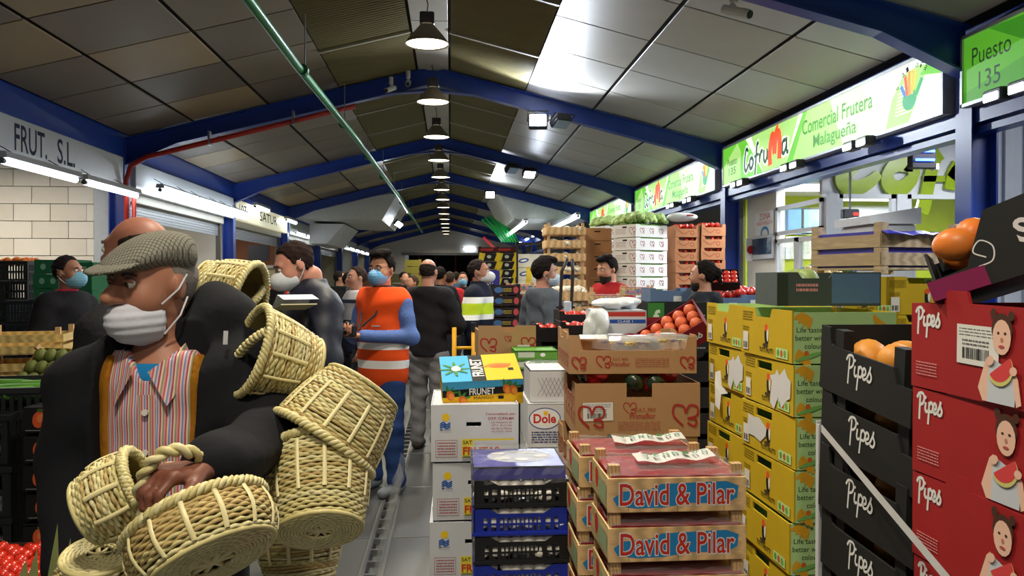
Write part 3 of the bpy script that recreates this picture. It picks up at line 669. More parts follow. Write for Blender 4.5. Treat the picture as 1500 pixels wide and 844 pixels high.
# fittings in and around the office
t = thing('insect_killer', 'hanging insect killer with two glowing blue tubes', 'insect killer', W(1350, 229, 8.2)); MB().bbox(-.13, .13, -.05, .05, -.13, .12, .008).build('case', DARK, t)
for z in (-.045, .045): MB().cyl((-.1,-.065,z), (.1,-.065,z), .014, n=8).build('blue_tube', glow((60,90,255), 9), t, True)
MB().box(.13, .16, -.05, .05, -.14, -.08).build('socket', mat((210,210,215), .4), t); MB().cyl((0,0,.12), (0,0,.6), .006, n=4).build('chain', STEEL, t)
t = thing('hanging_scale', 'hanging scale display with red digits before the office window', 'scale', W(1245, 312, 8.6)); MB().bbox(-.09, .09, -.04, .04, -.06, .04, .01).build('case', mat((70,72,76), .4), t); MB().box(.02, .07, -.045, -.04, -.03, .0).build('digits', glow((255,40,30), 3), t); MB().cyl((-.0,0,.04), (-.0,0,.5), .012, n=6).build('rod', STEEL, t)
t = thing('calendar', 'wall calendar hanging inside the lime office', 'calendar', W(1176, 362, 11.9)+Vector((0,.05,0))); MB().box(-.24, .24, 0, .012, -.18, .16).build('sheet', mat((226,228,236), .6), t)
p = Pr(); [p.text(str(1+i+6*j), -.2+i*.07, .07-j*.055, -.165+i*.07, .1-j*.055, ink((90,96,140))) for i in range(6) for j in range(4)]; p.build('dates', t, (0,0,0), (1,0,0), (0,0,1))
t = thing('monitor', 'screen glowing pale blue inside the office window', 'monitor', W(1192, 322, 11.2)); MB().bbox(-.16, .16, 0, .05, -.2, .16, .008).build('case', DARK, t); MB().box(-.14, .14, -.004, 0, -.18, .14).build('screen', glow((96,150,170), .8), t)
t = thing('seascape_poster', 'blue seascape poster on the lime office wall', 'poster', W(1166, 322, 11.95)); MB().box(-.2, .2, 0, .01, -.22, .18).build('sheet', mat((110,150,205), .5, var=.4, scale=6), t)
t = thing('air_conditioner', 'white air conditioner on the lime office wall', 'air conditioner', W(1270, 322, 11.85)); MB().bbox(-.5, .5, -.2, .13, -.16, .17, .03).build('case', ALU, t); [MB().box(-.45, .45, -.215, -.2, -.13+.03*i, -.115+.03*i).build('louvre', GREYM, t) for i in range(3)]
t = thing('wall_poster', 'white wall poster with a blue round emblem and red numbers', 'poster', W(1125, 340, 10.9)); t.location.x = c0-.035; t.rotation_euler = (0,0,-PI/2)
MB().box(-.36, .3, 0, .01, -.25, .28).build('sheet', mat((222,222,222), .5), t); p = Pr(); p.text('ZONA', -.2, .17, .2, .26, ink((200,90,80))); p.text('VIDEOVIGILADA', -.3, .1, .26, .15, ink((200,90,80))); p.ell(0, -.02, .15, .1, ink((70,140,200))); p.ell(0, -.02, .1, .06, PAPER); p.text('125 152', -.2, -.2, .22, -.13, ink((200,50,50))); p.build('print', t, (0,0,0), (1,0,0), (0,0,1))
t = thing('display_board', 'wall mounted grey board with a dark screen under the poster', 'board', (c0-.04, 10.95, W(1128, 362, 10.95).z), (0,0,-PI/2)); MB().bbox(-.4, .4, -.02, .012, -.17, .16, .01).build('case', mat((190,196,204), .4), t); MB().box(-.34, .34, -.025, -.02, -.1, .12).build('screen', mat((38,60,84), .25), t)
t = thing('alarm_sign', 'small red round sign on the white strip beside the blue column', 'sign', W(1100, 366, 11.3)); MB().box(-.07, .07, 0, .01, -.16, .16).build('plate', PAPER, t); MB().lathe([(.06,0),(.0,.001)], 12, M=Matrix.Rotation(PI/2, 4, 'X')).build('disc', ink((180,40,40)), t)
for lb, x, y, e in (('stall ceiling tube before the big green letters', 5.6, 7.6, 60), ('stall ceiling tube over the weathered crate', 5.2, 4.2, 45)):
    tube_light(lb, (x-.7, y, 3.28), (x+.7, y+.01, 3.28), .03, '')
    l = bpy.data.lights.new('stall_light', 'AREA'); l.shape = 'RECTANGLE'; l.size = 1.4; l.size_y = .1; l.energy = e; l.color = (.95, .97, 1); o = bpy.data.objects.new('stall_light', l); COL.objects.link(o); o.location = (x, y, 3.2)
l = bpy.data.lights.new('office_lamp', 'AREA'); l.size = 1.6; l.energy = 90; o = bpy.data.objects.new('office_lamp', l); COL.objects.link(o); o.location = (5.6, 10.4, 2.7)
# ======================= BOXES AND CRATES =======================
def walls(mb, w, d, h, t, front=None, back=None, left=None, right=None, holes=None, m=(0, 0), inner=None):
    """open box: profile per wall [(u 0..1, v 0..1)] or flat; holes {'front': [(u0,u1,v0,v1)]}; m = (front/back slot, side slot)"""
    holes = holes or {}
    F = {'front': (w, lambda u, v, q: (-w/2+u, -d/2+q, v)), 'back': (w, lambda u, v, q: (w/2-u, d/2-q, v)),
         'left': (d-2*t, lambda u, v, q: (-w/2+q, d/2-t-u, v)), 'right': (d-2*t, lambda u, v, q: (w/2-q, -d/2+t+u, v))}
    for k, prof in (('front', front), ('back', back), ('left', left), ('right', right)):
        L, fn = F[k]; mi = m[0] if k in ('front', 'back') else m[1]
        if holes.get(k):
            hs = holes[k]; us = sorted({0, L, *[x for q in hs for x in q[:2]]}); v_ = sorted({0, h, *[x for q in hs for x in q[2:]]})
            mb.slab(us, v_, lambda i, j: not any(q[0]-1e-6 <= us[i] < q[1]-1e-6 and q[2]-1e-6 <= v_[j] < q[3]-1e-6 for q in hs), fn, t, mi)
        else:
            P = [(0, 0), (L, 0)]+[(u*L, v*h) for u, v in reversed(prof)] if prof else [(0,0),(L,0),(L,h),(0,h)]
            mb.prism(P, 0, t, fn, mi)
    mb.box(-w/2+t, w/2-t, -d/2+t, d/2-t, 0, t, m[1]); return mb
FRONT = lambda w, d: ((-w/2, -d/2, 0), (1,0,0), (0,0,1))
SIDE_L = lambda w, d: ((-w/2, d/2, 0), (0,-1,0), (0,0,1))
SIDE_R = lambda w, d: ((w/2, -d/2, 0), (0,1,0), (0,0,1))
TOP = lambda w, d, h: ((-w/2, -d/2, h), (1,0,0), (0,1,0))
BACKF = lambda w, d: ((w/2, d/2, 0), (-1,0,0), (0,0,1))
def stack(st, base, n, x, y, z0, pitch, rz=0, jx=.006, jr=.012, seed=1, tail='', rots=None):
    """n things one on another; labels count from the top"""
    r = random.Random(seed); out = []
    for i in range(n):
        lb = '%s, %s%s' % (base, ORD[n-1-i] if n-1-i < len(ORD) else 'lowest', tail)
        rot = rots[i] if rots else (0, 0, rz+r.uniform(-jr, jr)); o = st(lb, (x+r.uniform(-jx, jx), y+r.uniform(-jx, jx), z0+i*pitch), rot)
        if st.h: o.scale = (1, 1, (pitch-.0015)/st.h)
        out.append(o)
    return out
WB = card((206,208,212)); KRAFT = card((176,138,98)); KRAFT2 = card((160,122,84)); INRED = ink((168,48,44)); YEL = card((198,168,30)); YEL2 = ink((240,200,40)); LGRN = card((186,222,150)); BKC = card((34,36,36), .6); REDC = card((160,36,38), .6); PINE = wood((214,178,128)); PINE2 = wood((196,160,112), (6,1,6)); GREENC = card((28,92,58))
# ---- white banana boxes ----
def banana_box(label, loc, rot):
    w, d, h = .385, .5, .25; t = thing('banana_box', label, 'box', loc, rot)
    mb = walls(MB(), w, d, h, .005, holes={'front': [(.155, .22, .155, .173)], 'left': [(.2, .28, .15, .175)]}, back=None); mb.box(-w/2+.006, w/2-.006, -d/2+.006, d/2-.006, h-.012, h-.006); mb.build('carton', WB, t)
    p = Pr(); p.ell(.065, .195, .017, .017, YEL2, n=20)
    for k in range(3): p.stroke([(.04,.165-.009*k),(.055,.173-.009*k),(.068,.163-.009*k),(.085,.172-.009*k)], .006, ink((40,90,170)))
    p.rect(.04, .137, .052, .142, ink((40,60,120))); p.rect(.055, .137, .088, .141, ink((150,160,180)))
    for a, b, c, d_ in ((.02,.02,.115,.0215), (.02,.0935,.115,.095), (.02,.02,.0215,.095), (.1135,.02,.115,.095)): p.rect(a, b, c, d_, INRED)
    p.lines(.028, .028, .108, .089, 5, ink((170,90,90)), .4)
    p.text('Comercializado por:', .24, .2, .372, .214, INRED, .01); p.text('O.P.P. CUPALMA', .25, .182, .365, .194, INRED, .012)
    for k, s in enumerate(('Los Vinateros, s/n', '38713 - Breña Baja', 'Isla de La Palma', 'Islas Canarias - España')): p.text(s, .265, .166-.013*k, .355, .175-.013*k, ink((170,70,70)))
    p.rect(.135, .02, .365, .1, ink((226,206,70))); p.rect(.185, .028, .365, .092, WB); p.text('SAT', .14, .077, .18, .093, ink((60,70,40)), .01); p.text('FRUTAS', .14, .03, .3, .065, ink((200,60,40)), .03); p.rect(.14, .022, .36, .026, ink((120,130,50)))
    p.build('print', t, *FRONT(w, d)); return t
ban = Stamp(banana_box); bx = W(696, 600, 3.6).x
stack(ban, 'white banana carton with sun and waves', 4, bx+.0, 3.6+.25, .0, .2585, seed=4, tail=' beside the aisle')
# ---- mango box ----
def mango_box(label, loc, rot):
    w, d, h = .365, .3, .12; t = thing('mango_box', label, 'box', loc, rot); Bl, Ye, Gr, Or = ink((70,170,220)), ink((238,186,30)), ink((70,130,50)), ink((222,110,40))
    walls(MB(), w, d, h, .004).box(-w/2, w/2, -d/2, d/2, h-.004, h).build('carton', card((225,180,40)), t)
    p = Pr(); p.rect(0,.06,w,h,Bl); p.poly([(0,0),(w,0),(w,.055),(0,.045)], Ye); p.poly([(0,.045),(w,.055),(w,.092),(0,.08)], BLACK); p.text('FRUNET', .12, .052, .235, .085, WHITE, .02); p.text('MANGO', .14, .03, .23, .045, BLACK)
    for x, y in ((.035,.055), (.29,.075), (.32,.07), (.09,.03)):
        for a in (-.5, .3, 1.1): p.ell(x+.02*math.cos(a+1.2), y+.02+.012*math.sin(a), .022, .006, Gr, a+.6, 8)
        p.ell(x, y, .018, .024, Or, .3); p.ell(x+.004, y-.004, .012, .016, ink((238,150,60)), .3)
    p.rect(.25, .03, .275, .045, BLACK); p.build('print', t, *FRONT(w, d))
    p = Pr(); p.rect(0, 0, .135, d, Bl); p.rect(.135, 0, .2, d, BLACK); p.text('FRUNET', .168-.1, .15-.027, .168+.1, .15+.027, WHITE, .02, 0, PI/2); p.rect(.2, 0, w, d, Ye); p.ell(.27, .16, .055, .03, Or, -.1); p.stroke([(.2,.15),(.26,.18),(.33,.17)], .02, ink((226,130,50))); p.rect(.31, .1, .335, .13, BLACK)
    for a in range(8): p.ell(.065+.03*math.cos(a*.8), .14+.04*math.sin(a*.8), .045, .008, Gr, a*.8, 8)
    p.ell(.07, .14, .022, .03, ink((220,235,220))); p.build('lid_print', t, *TOP(w, d, h)); return t
q = W(706, 590, 3.62); mango_box('blue and yellow mango box tilted on the white banana cartons', (q.x, 3.85, 1.05), (R(17), R(-2), R(3)))
# ---- vented plastic crates ----
def vented(colr, name='plastic_crate'):
    mt = plas(colr)
    def fn(label, loc, rot):
        w, d, h = .375, .33, .105; t = thing(name, label, 'crate', loc, rot); mb = MB()
        us = [.04,.055, .07,.09]+[v for k in range(10) for v in (.105+k*.0166, .116+k*.0166)]+[.285,.305, .32,.335]
        hs = [(a, b, c, c+.022) for a, b in zip(us[::2], us[1::2]) for c in (.018, .047)]
        prof = [(0,1),(.16,1),(.26,.8),(.74,.8),(.84,1),(1,1)]
        for k, L, f in (('f', w, lambda u, v, q: (-w/2+u, -d/2+q, v)), ('b', w, lambda u, v, q: (w/2-u, d/2-q, v))):
            U = sorted({0, L, *us}); V = [0, .018, .04, .047, .069, .078]
            mb.slab(U, V, lambda i, j: not any(q[0]-1e-6 <= U[i] < q[1]-1e-6 and q[2]-1e-6 <= V[j] < q[3]-1e-6 for q in hs), f, .006)
            mb.prism([(0,.078),(L,.078)]+[(u*L, v*h) for u, v in reversed(prof)], 0, .006, f)
        ds = [v for k in range(8) for v in (.04+k*.032, .062+k*.032)]; U = sorted({0, d, *ds}); V = [0, .018, .04, .047, .069, h]
        for sx in (-1, 1): mb.slab(U, V, lambda i, j: not (j in (1, 3) and U[i] in ds[::2]), (lambda u, v, q: (-w/2+q, u-d/2, v)) if sx < 0 else (lambda u, v, q: (w/2-q, d/2-u, v)), .006)
        mb.box(-w/2, w/2, -d/2, d/2, 0, .005); mb.box(-w/2-.006, w/2+.006, -d/2-.006, -d/2, .0, .012); mb.build('crate_body', mt, t); return t
    return Stamp(fn)
cbk, cbl = vented((26,26,30)), vented((26,48,168)); x2 = W(765, 600, 3.2).x; zt = W(760, 704, 3.2).z; zc = [zt-.105-i*.112 for i in range(7)]
MUSH = mat((238,234,226), .6, var=.08, scale=20); mush = MB().lathe([(.002,.038),(.016,.036),(.027,.026),(.031,.012),(.026,.004),(.012,.003),(.011,-.012),(.002,-.012)], 12).mesh('cap', MUSH, True); rnd = random.Random(8)
for i in range(7):
    if i == 6: z = 0.0
    else: z = zc[i]
    (cbk if i % 2 == 0 else cbl)('%s vented crate of mushrooms, %s of its stack' % ('black' if i % 2 == 0 else 'blue', ORD[i]), (x2+rnd.uniform(-.006,.006), 3.37, z), rnd.uniform(-.015,.015))
    if i < 4:
        for k in range(8):
            for j in range(2):
                o = put('mushroom', mush, None, (x2-.16+k*.046+rnd.uniform(-.004,.004), 3.238+j*.008, z+.02+j*.042+rnd.uniform(0,.008)), (rnd.uniform(-.4,.4), rnd.uniform(-.4,.4), rnd.uniform(0,6))); tag(o, 'white mushroom in the %s crate of the mushroom stack' % ORD[i], 'mushroom', 'mushrooms in the crate stack, '+ORD[i]+' crate')
# purple tray under clear film on the mushroom crates
t = thing('wrapped_tray', 'purple tray with a white oval under clear film on the mushroom crates', 'tray', (x2-.01, 3.39, zt))
walls(MB(), .37, .34, .05, .006, back=[(0,1),(1,1)]).box(-.185, .185, -.17, .17, .042, .05).build('tray', mat((44,40,150), .4), t)
p = Pr(); p.ell(.2, .19, .135, .115, ink((176,182,200)), .1, 28); [p.ell(.2+.09*math.cos(a*1.3), .19+.07*math.sin(a*1.9), .03, .026, ink((206,208,214))) for a in range(8)]; p.build('oval_print', t, (-.185, -.17, .05), (1,0,0), (0,1,0))
FILM = mat((235,240,245), .08, var=0, spec=.8, alpha=.1, name='clear_film')
def film(name, parent, x0, x1, y0, y1, z, amp=.008, n=14, drop=.05, seed=1, drop_sides='f'):
    """crumpled clear film over a top, hanging over the front edge"""
    r = random.Random(seed); v = []; f = []
    ys = [y0-.004]*3+[y0+(y1-y0)*j/n for j in range(n+1)]; zs = [z-drop, z-drop*.5, z-.004]+[z]*(n+1)
    for j, (y, zz) in enumerate(zip(ys, zs)):
        for i in range(n+1): v.append((x0+(x1-x0)*i/n+r.uniform(-.3,.3)*amp, y-(r.random()*amp if j < 3 else 0), zz+(r.random()*amp*1.6 if j > 2 else r.uniform(-1,1)*amp*.3)))
    m = len(ys)
    for j in range(m-1):
        for i in range(n): f.append((j*(n+1)+i, j*(n+1)+i+1, (j+1)*(n+1)+i+1, (j+1)*(n+1)+i))
    return MB().add(v, f).build(name, FILM, parent)
film('clear_film', t, -.19, .19, -.174, .17, .056, .012, 14, .07)
# ---- heart-logo kraft boxes ----
def heart(p, u, v, s, m, wd=.006):
    """open two-lobed heart drawn with one brush line"""
    p.stroke([(u-.1*s,v-.5*s),(u-.55*s,v+.0*s),(u-.5*s,v+.45*s),(u-.1*s,v+.42*s),(u+.02*s,v+.1*s)], wd, m); p.stroke([(u+.02*s,v+.1*s),(u+.2*s,v+.45*s),(u+.55*s,v+.4*s),(u+.55*s,v+.0*s),(u+.1*s,v-.15*s)], wd, m); p.stroke([(u+.1*s,v-.15*s),(u+.5*s,v-.2*s),(u+.45*s,v-.5*s),(u+.1*s,v-.35*s)], wd, m)
def side_hearts(t, w, d, h):
    p = Pr(); [heart(p, d*(.16+.23*k), h*.5, h*.5, INRED, .007) for k in range(4)]; p.build('side_print', t, *SIDE_L(w, d))
def heart_box(label, loc, rot):
    w, d, h = .585, .5, .25; t = thing('produce_box', label, 'box', loc, rot)
    walls(MB(), w, d, h, .006, holes={'front': [(.24, .36, .185, .25)]}, left=[(0,1),(.25,1),(.32,.72),(.68,.72),(.75,1),(1,1)]).build('carton', KRAFT, t)
    p = Pr(); heart(p, .255, .135, .05, INRED, .004); p.text('S.A.T. 9855', .285, .122, .375, .135, INRED); p.rect(.28, .118, .375, .1192, INRED); p.text('Primaflor', .255, .085, .375, .112, INRED, .005); p.lines(.2, .03, .4, .075, 5, ink((170,90,70)), .35)
    heart(p, .515, .1, .1, INRED, .01); heart(p, .075, .095, .1, INRED, .01)
    p.build('print', t, *FRONT(w, d)); side_hearts(t, w, d, h)
    for x in (.16, .43): MB().cyl((x-w/2, -d/2-.001, .0), (x-w/2, -d/2+.01, .0), .014, n=14).build('lock_hole', BLACK, t)
    return t
hb = Stamp(heart_box); px_, py_ = W(937, 600, 3.75).x, 3.75+.25
lab = Pr(); lab.rect(0,0,.14,.085,PAPER); lab.lines(.008,.06,.13,.08,3,ink((90,90,95)),.3); lab.bars(.02,.012,.11,.036,26,BLACK); lab.lines(.02,.04,.11,.056,2,ink((100,100,105)),.4)
for i, (z, rz) in enumerate(((.842, R(-2)), (.588, R(1)))):
    o = hb('kraft box with red heart logo, %s' % ['the full box under the open tray', 'the lower one behind the strawberry crates'][i], (px_+(-.0 if i == 0 else -.02), py_, z), rz)
    if i == 0: lab.build('barcode_label', o, (-.255, -.2505, .075), (1,.0,.02), (-.02,0,1), .0016)
    else: lab.build('barcode_label', o, (-.25, -.2505, .07), (1,.0,-.04), (.04,0,1), .0016)
def heart_tray(label, loc, rot):
    w, d, h = .6, .5, .15; t = thing('produce_tray', label, 'box', loc, rot)
    pr = [(0,1.28),(.06,1.3),(.09,.72),(.91,.72),(.94,1.28),(1,1.25)]
    walls(MB(), w, d, h, .006, front=[(0,.72),(.0,1.2),(.075,1.2),(.09,.72),(.91,.72),(.93,1.15),(1,1.15)], back=[(0,1.2),(.09,1.2),(.1,.85),(.9,.85),(.91,1.2),(1,1.2)], left=[(0,1.3),(.2,1.3),(.22,1),(.45,1),(.47,1.25),(.8,1.25),(.82,1.0),(1,1.15)], right=[(0,1.2),(.2,1.2),(.22,.9),(.8,.9),(.82,1.2),(1,1.2)]).build('carton', KRAFT, t)
    p = Pr(); heart(p, .16, .055, .055, INRED, .006); p.text('S.A.T. 9855', .205, .062, .275, .074, INRED); p.text('Primaflor', .195, .035, .285, .056, INRED, .004); p.lines(.31,.03,.47,.075,5,ink((170,90,70)),.35); heart(p, .555, .05, .055, INRED, .007); heart(p, .045, .05, .055, INRED, .007); p.build('print', t, *FRONT(w, d))
    side_hearts(t, w, d, h*.8); return t
ht = Stamp(heart_tray); tz = 1.135
ht('open kraft tray with red heart logo holding flower salad packs', (px_-.02, py_+.02, tz), R(-1.5))
# salad packs in the tray
def clam(label, loc, rot):
    t = thing('clamshell_pack', label, 'pack', loc, rot); walls(MB(), .2, .14, .045, .002).build('tub', FILM, t)
    mb = MB(); v = []; 
    for z, s in ((.046,1.0),(.05,.98),(.066,.9),(.07,.6)): v.append((s, z))
    mb.add([(x*s*.1, y*s*.07, z) for s, z in v for x, y in ((-1,-1),(1,-1),(1,1),(-1,1))], [(i*4+k, i*4+(k+1) % 4, i*4+4+(k+1) % 4, i*4+4+k) for i in range(3) for k in range(4)]+[(12,13,14,15)]); mb.build('lid', mat((235,240,245), .06, var=0, alpha=.3, spec=.8), t)
    MB().lathe([(.0,.0735),(.04,.073),(.041,.072)], 18).build('label_disc', ink((206,208,224)), t)
    r = random.Random(3)
    for k in range(14):
        x, y = r.uniform(-.08,.08), r.uniform(-.055,.055); o = MB()
        for a in range(5): o.ball((x+.012*math.cos(a*1.26), y+.012*math.sin(a*1.26), .03+r.uniform(0,.012)), (.011,.011,.004), 6, 4)
        o.build('flower', mat(r.choice([(226,196,30),(226,196,30),(84,60,120),(150,120,40)]), .6), t)
    return t
cl = Stamp(clam)
for i, (x, y, z, rz, nm) in enumerate(((.03,-.02,.09,.1,'left one'), (.2,.0,.1,-.05,'right one'), (.1,.15,.08,.2,'rear one'), (-.03,.17,.085,.5,'rear left one'))): cl('clear clamshell of yellow and purple edible flowers in the kraft tray, '+nm, (px_+x, py_+y, tz+z), rz)
t = thing('paper_sheet', 'white folded paper sheet lying in the kraft tray', 'paper', (px_-.14, py_+.2, tz+.14), (R(8),0,R(-6))); MB().box(-.07,.07,-.05,.05,0,.003).build('sheet', PAPER, t)
# bagged salad showing at the corners of the kraft boxes
def bag(label, loc, rot):
    t = thing('salad_bag', label, 'bag', loc, rot); r = random.Random(7)
    s = SDF(); s.ell((0,0,.03), (.07,.05,.035)).ell((.05,.01,.05), (.05,.045,.03)).ell((-.04,-.01,.05), (.04,.04,.03)); put('bag_body', s.mesh('bag_body', [mat((36,50,34), .25, var=.5, scale=30, spec=.7), mat((190,30,36), .25, spec=.7)], .008, lambda G: .004*np.sin(90*G[..., 0]+50*G[..., 2]), pick=lambda c: (c[:, 0]+c[:, 1] > -.03)), t); return t
bg = Stamp(bag)
for i, (x, y, z, nm) in enumerate(((-.2,-.12,1.075,'at the left corner under the tray'), (.0,-.18,1.05,'in the front notch of the full kraft box'), (-.2,.1,1.075,'at the rear left under the tray'), (-.23,-.02,.81,'poking out between the two kraft boxes'), (.08,-.16,1.045,'beside the front notch of the full kraft box'), (.2,.05,1.06,'at the right under the tray'))): bg('red and green plastic salad bag '+nm, (px_+x, py_+y, z), random.Random(i).uniform(0, 6))
# black crates under the kraft boxes
def dark_crate(w, d, h, c=(20,22,26), name='plastic_crate'):
    mt = plas(c, .45)
    def fn(label, loc, rot):
        t = thing(name, label, 'crate', loc, rot); mb = MB(); n = int(w/.03); nd = int(d/.03)
        for L, k, f1, f2 in ((w, n, lambda u, v, q: (-w/2+u, -d/2+q, v), lambda u, v, q: (w/2-u, d/2-q, v)), (d, nd, lambda u, v, q: (-w/2+q, d/2-u, v), lambda u, v, q: (w/2-q, -d/2+u, v))):
            U = [0, .03]+[.03+(L-.06)*i/(2*k) for i in range(1, 2*k)]+[L-.03, L]; V = [0, .02, h*.42, h*.5, h*.82, h]
            for f in (f1, f2): mb.slab(U, V, lambda i, j: not (j in (1, 3) and i % 2 == 0 and 0 < i < len(U)-2), f, .008)
        mb.box(-w/2, w/2, -d/2, d/2, 0, .008); mb.build('crate_body', mt, t)
        MB().box(-w/2-.008, w/2+.008, -d/2-.008, -d/2, h-.02, h).build('rim', mt, t); return t
    return Stamp(fn, h)
dc = dark_crate(.6, .4, .143); stack(dc, 'black plastic crate under the kraft boxes', 4, px_-.03, py_-.0, 0, .1465, seed=2)
# ---- strawberry crates ----
DPB = ink((40,130,190)); DPR = ink((196,52,44))
def dp_print(p, w, h):
    p.poly([(.06*w,.2*h),(.03*w,.42*h),(.1*w,.62*h),(.3*w,.66*h),(.38*w,.82*h),(.86*w,.88*h),(.95*w,.74*h),(.94*w,.4*h),(.86*w,.22*h),(.6*w,.26*h),(.4*w,.14*h),(.2*w,.12*h)], DPB)
    for m_, b, e in ((PAPER, .045, .004), (DPR, .012, 0)): p.text('David & Pilar', .08*w-e, .2*h-e, .92*w+e, .84*h+e, m_, b)
def berry_crate(label, loc, rot):
    w, d, h = .45, .3, .16; t = thing('strawberry_crate', label, 'crate', loc, rot); bh = .112
    for sx in (-1, 1):
        for sy in (-1, 1): MB().prism([(0,0),(.036,0),(.036,.03),(.0,.036)], 0, h+.02, lambda u, v, q: (sx*(w/2-.004-u), sy*(d/2-.008-v), q)).build('corner_post', PINE2, t)
        MB().box(sx*w/2-.003, sx*w/2+.003, -d/2, d/2, .04, bh+.03).build('end_board', wood((196,172,120), (6,1,6)), t)
    MB().bbox(-w/2-.004, w/2+.004, -d/2-.008, -d/2, .03, .03+bh, .002).build('front_board', PINE, t); MB().bbox(-w/2, w/2, d/2, d/2+.006, .03, .03+bh, .002).build('back_board', PINE, t)
    MB().box(-w/2, w/2, -d/2, d/2, .028, .034).build('bottom_board', PINE, t)
    p = Pr(); dp_print(p, w, bh); [p.rect(x*w, .0, x*w+.0012, .02, ink((80,60,40))) for x in (.14,.5,.84)]; p.build('print', t, (-w/2, -d/2-.008, .03), (1,0,0), (0,0,1))
    p = Pr(); p.ell(.1, .07, .03, .035, DPR); p.rect(.14, .02, .28, .08, ink((150,170,130))); p.build('side_print', t, (-w/2-.003, d/2, .03), (0,-1,0), (0,0,1))
    mb = MB(); mb.box(-w/2+.01, w/2-.01, -d/2+.004, d/2-.004, .034, .148); mb.build('fruit_tray', mat((150,30,44), .25, var=.5, scale=18, spec=.6), t)
    fl = film('clear_film', t, -w/2+.004, w/2-.004, -d/2+.0, d/2-.002, .152, .01, 12, .0, 5)
    return t
bc = Stamp(berry_crate); xd = W(993, 600, 2.6).x
def dp_stack(n, x, y, z0, nm, seed): return stack(bc, 'pine strawberry crate with blue and red lettering', n, x, y, z0, .16, 0, .004, .012, seed, nm)
top = .934-.142
dp_stack(6, xd, 2.6+.158, top-5*.16, ' in front', 3); dp_stack(6, xd-.045, 2.6+.158+.33, top-5*.16+.0, ' in the rear column', 4)
for (x, y, nm, seed) in ((xd-.01, 2.74, 'front', 1), (xd-.02, 3.06, 'rear', 2)):
    t = thing('banner_sheet', 'white sheet lettered VENDIDO lying on the %s strawberry crate' % nm, 'paper', (x, y, top+.175), (R(6), 0, R(2 if nm == 'front' else -3)))
    mb = MB(); n = 12; v = []
    for j in (0, 1):
        for i in range(n+1): v.append((-.1+i*.27/n, -.04+j*.085, .006*math.sin(i*1.1+seed)+.012*(i/n)))
    mb.add(v, [(i, i+1, n+2+i, n+1+i) for i in range(n)]); mb.build('sheet', ink((206,206,204)), t)
    p = Pr(); [p.text(ch, -.07+k*.034, -.012, -.05+k*.034, .02, ink((104,150,120) if k != 4 else (70,110,60)), .02) for k, ch in enumerate('VENDIDO')]; p.build('lettering', t, (.0,0,.012), (1,0,.05), (0,1,0))
# ---- yellow tropical fruit boxes ----
def yellow_box(torn=0, low=True):
    def fn(label, loc, rot):
        w, d, h = .5, .38, .178; t = thing('fruit_box', label, 'box', loc, rot)
        walls(MB(), w, d, h, .006, holes={'front': [(.15, .3, .135, .165)]} if not low else None, front=[(0,1.03),(.26,1.03),(.3,.84),(.6,.84),(.64,1.03),(1,1.03)] if low else None, right=[(0,1),(.45,1),(.62,.72),(1,.72)] if not low else None, m=(0, 1)).build('carton', [YEL, LGRN], t)
        p = Pr(); x = .27; p.ell(x, .082, .02, .04, BLACK); p.ell(x+.01, .09, .009, .03, ink((230,226,215))); p.ell(x-.002, .112, .016, .014, ink((226,90,30))); p.ell(x-.012, .045, .026, .008, ink((70,60,40)))
        p.text('TUTTI FRUTTI', .2, .018, .335, .036, ink((70,60,10)), .02); p.lines(.02, .13, .13, .17, 4, ink((120,104,10)), .4); p.lines(.02,.09,.09,.11,2,ink((120,104,10)),.4)
        p.rect(.365, .01, .47, .046, LGRN); [p.ell(.385+k*.03, .028, .011, .013, ink(c)) for k, c in enumerate(((90,160,60),(200,90,50),(120,170,70)))]
        if torn: p.poly([(.29,.02),(.31,.1),(.29,.12),(.34,.13),(.36,.15),(.38,.13),(.43,.16),(.46,.13),(.485,.12),(.48,.06),(.45,.05),(.4,.015),(.37,.05),(.33,.0)] if torn == 1 else [(.06,.05),(.08,.12),(.07,.13),(.13,.125),(.19,.13),(.26,.1),(.25,.07),(.2,.04),(.14,.05)], ink((214,216,218)))
        if torn != 1 or True: p.rect(.03, .015, .085, .085, PAPER); p.bars(.036, .02, .08, .045, 9, BLACK)
        p.build('print', t, *FRONT(w, d))
        p = Pr(); G = ink((52,70,48))
        for k, (s, a, b) in enumerate((('Life tastes', .016, .118), ('better with', .012, .12), ('colour!', .045, .112))): p.text(s, a, .108-.028*k, b, .126-.028*k, G, .004)
        for x_, y_, r_ in ((.025,.165,.5), (.02,.03,1.2), (.3,.15,2)):
            for a in range(4): p.ell(x_+.012*a, y_-.008*a, .022, .009, ink((232,170,40)), r_+.25*a, 10)
        p.ell(.06, .025, .05, .008, ink((130,190,100)), .3); p.ell(.05, .036, .009, .009, ink((226,110,40))); p.build('side_print', t, *SIDE_R(w, d)); return t
    return Stamp(fn)
yb, yt1, yt2, yl = yellow_box(), yellow_box(1, False), yellow_box(2, False), yellow_box(0, False)
rz = -PI/2; yx = 1.178+.19; nm = 'yellow toucan fruit box'
for col_, (yy, xo, seed) in (('front yellow column', (2.745+.25, 0, 1)), ('rear yellow column', (3.27+.25, .03, 2))):
    r = random.Random(seed)
    for i in range(8):
        k = 7-i; st = yb if k == 0 else (yt1 if (k == 1) else yt2 if (k == 2 and seed == 1) else yl)
        st('%s, %s of the %s' % (nm, ORD[k], col_), (yx+xo+r.uniform(-.008,.008), yy+r.uniform(-.006,.006), i*.1835), rz+r.uniform(-.02,.02))
t = thing('torn_paper', 'loose white paper sheet peeling off the rear yellow boxes', 'paper', W(1046, 560, 3.58)+Vector((.03,0,0)), (0, R(15), R(-60)))
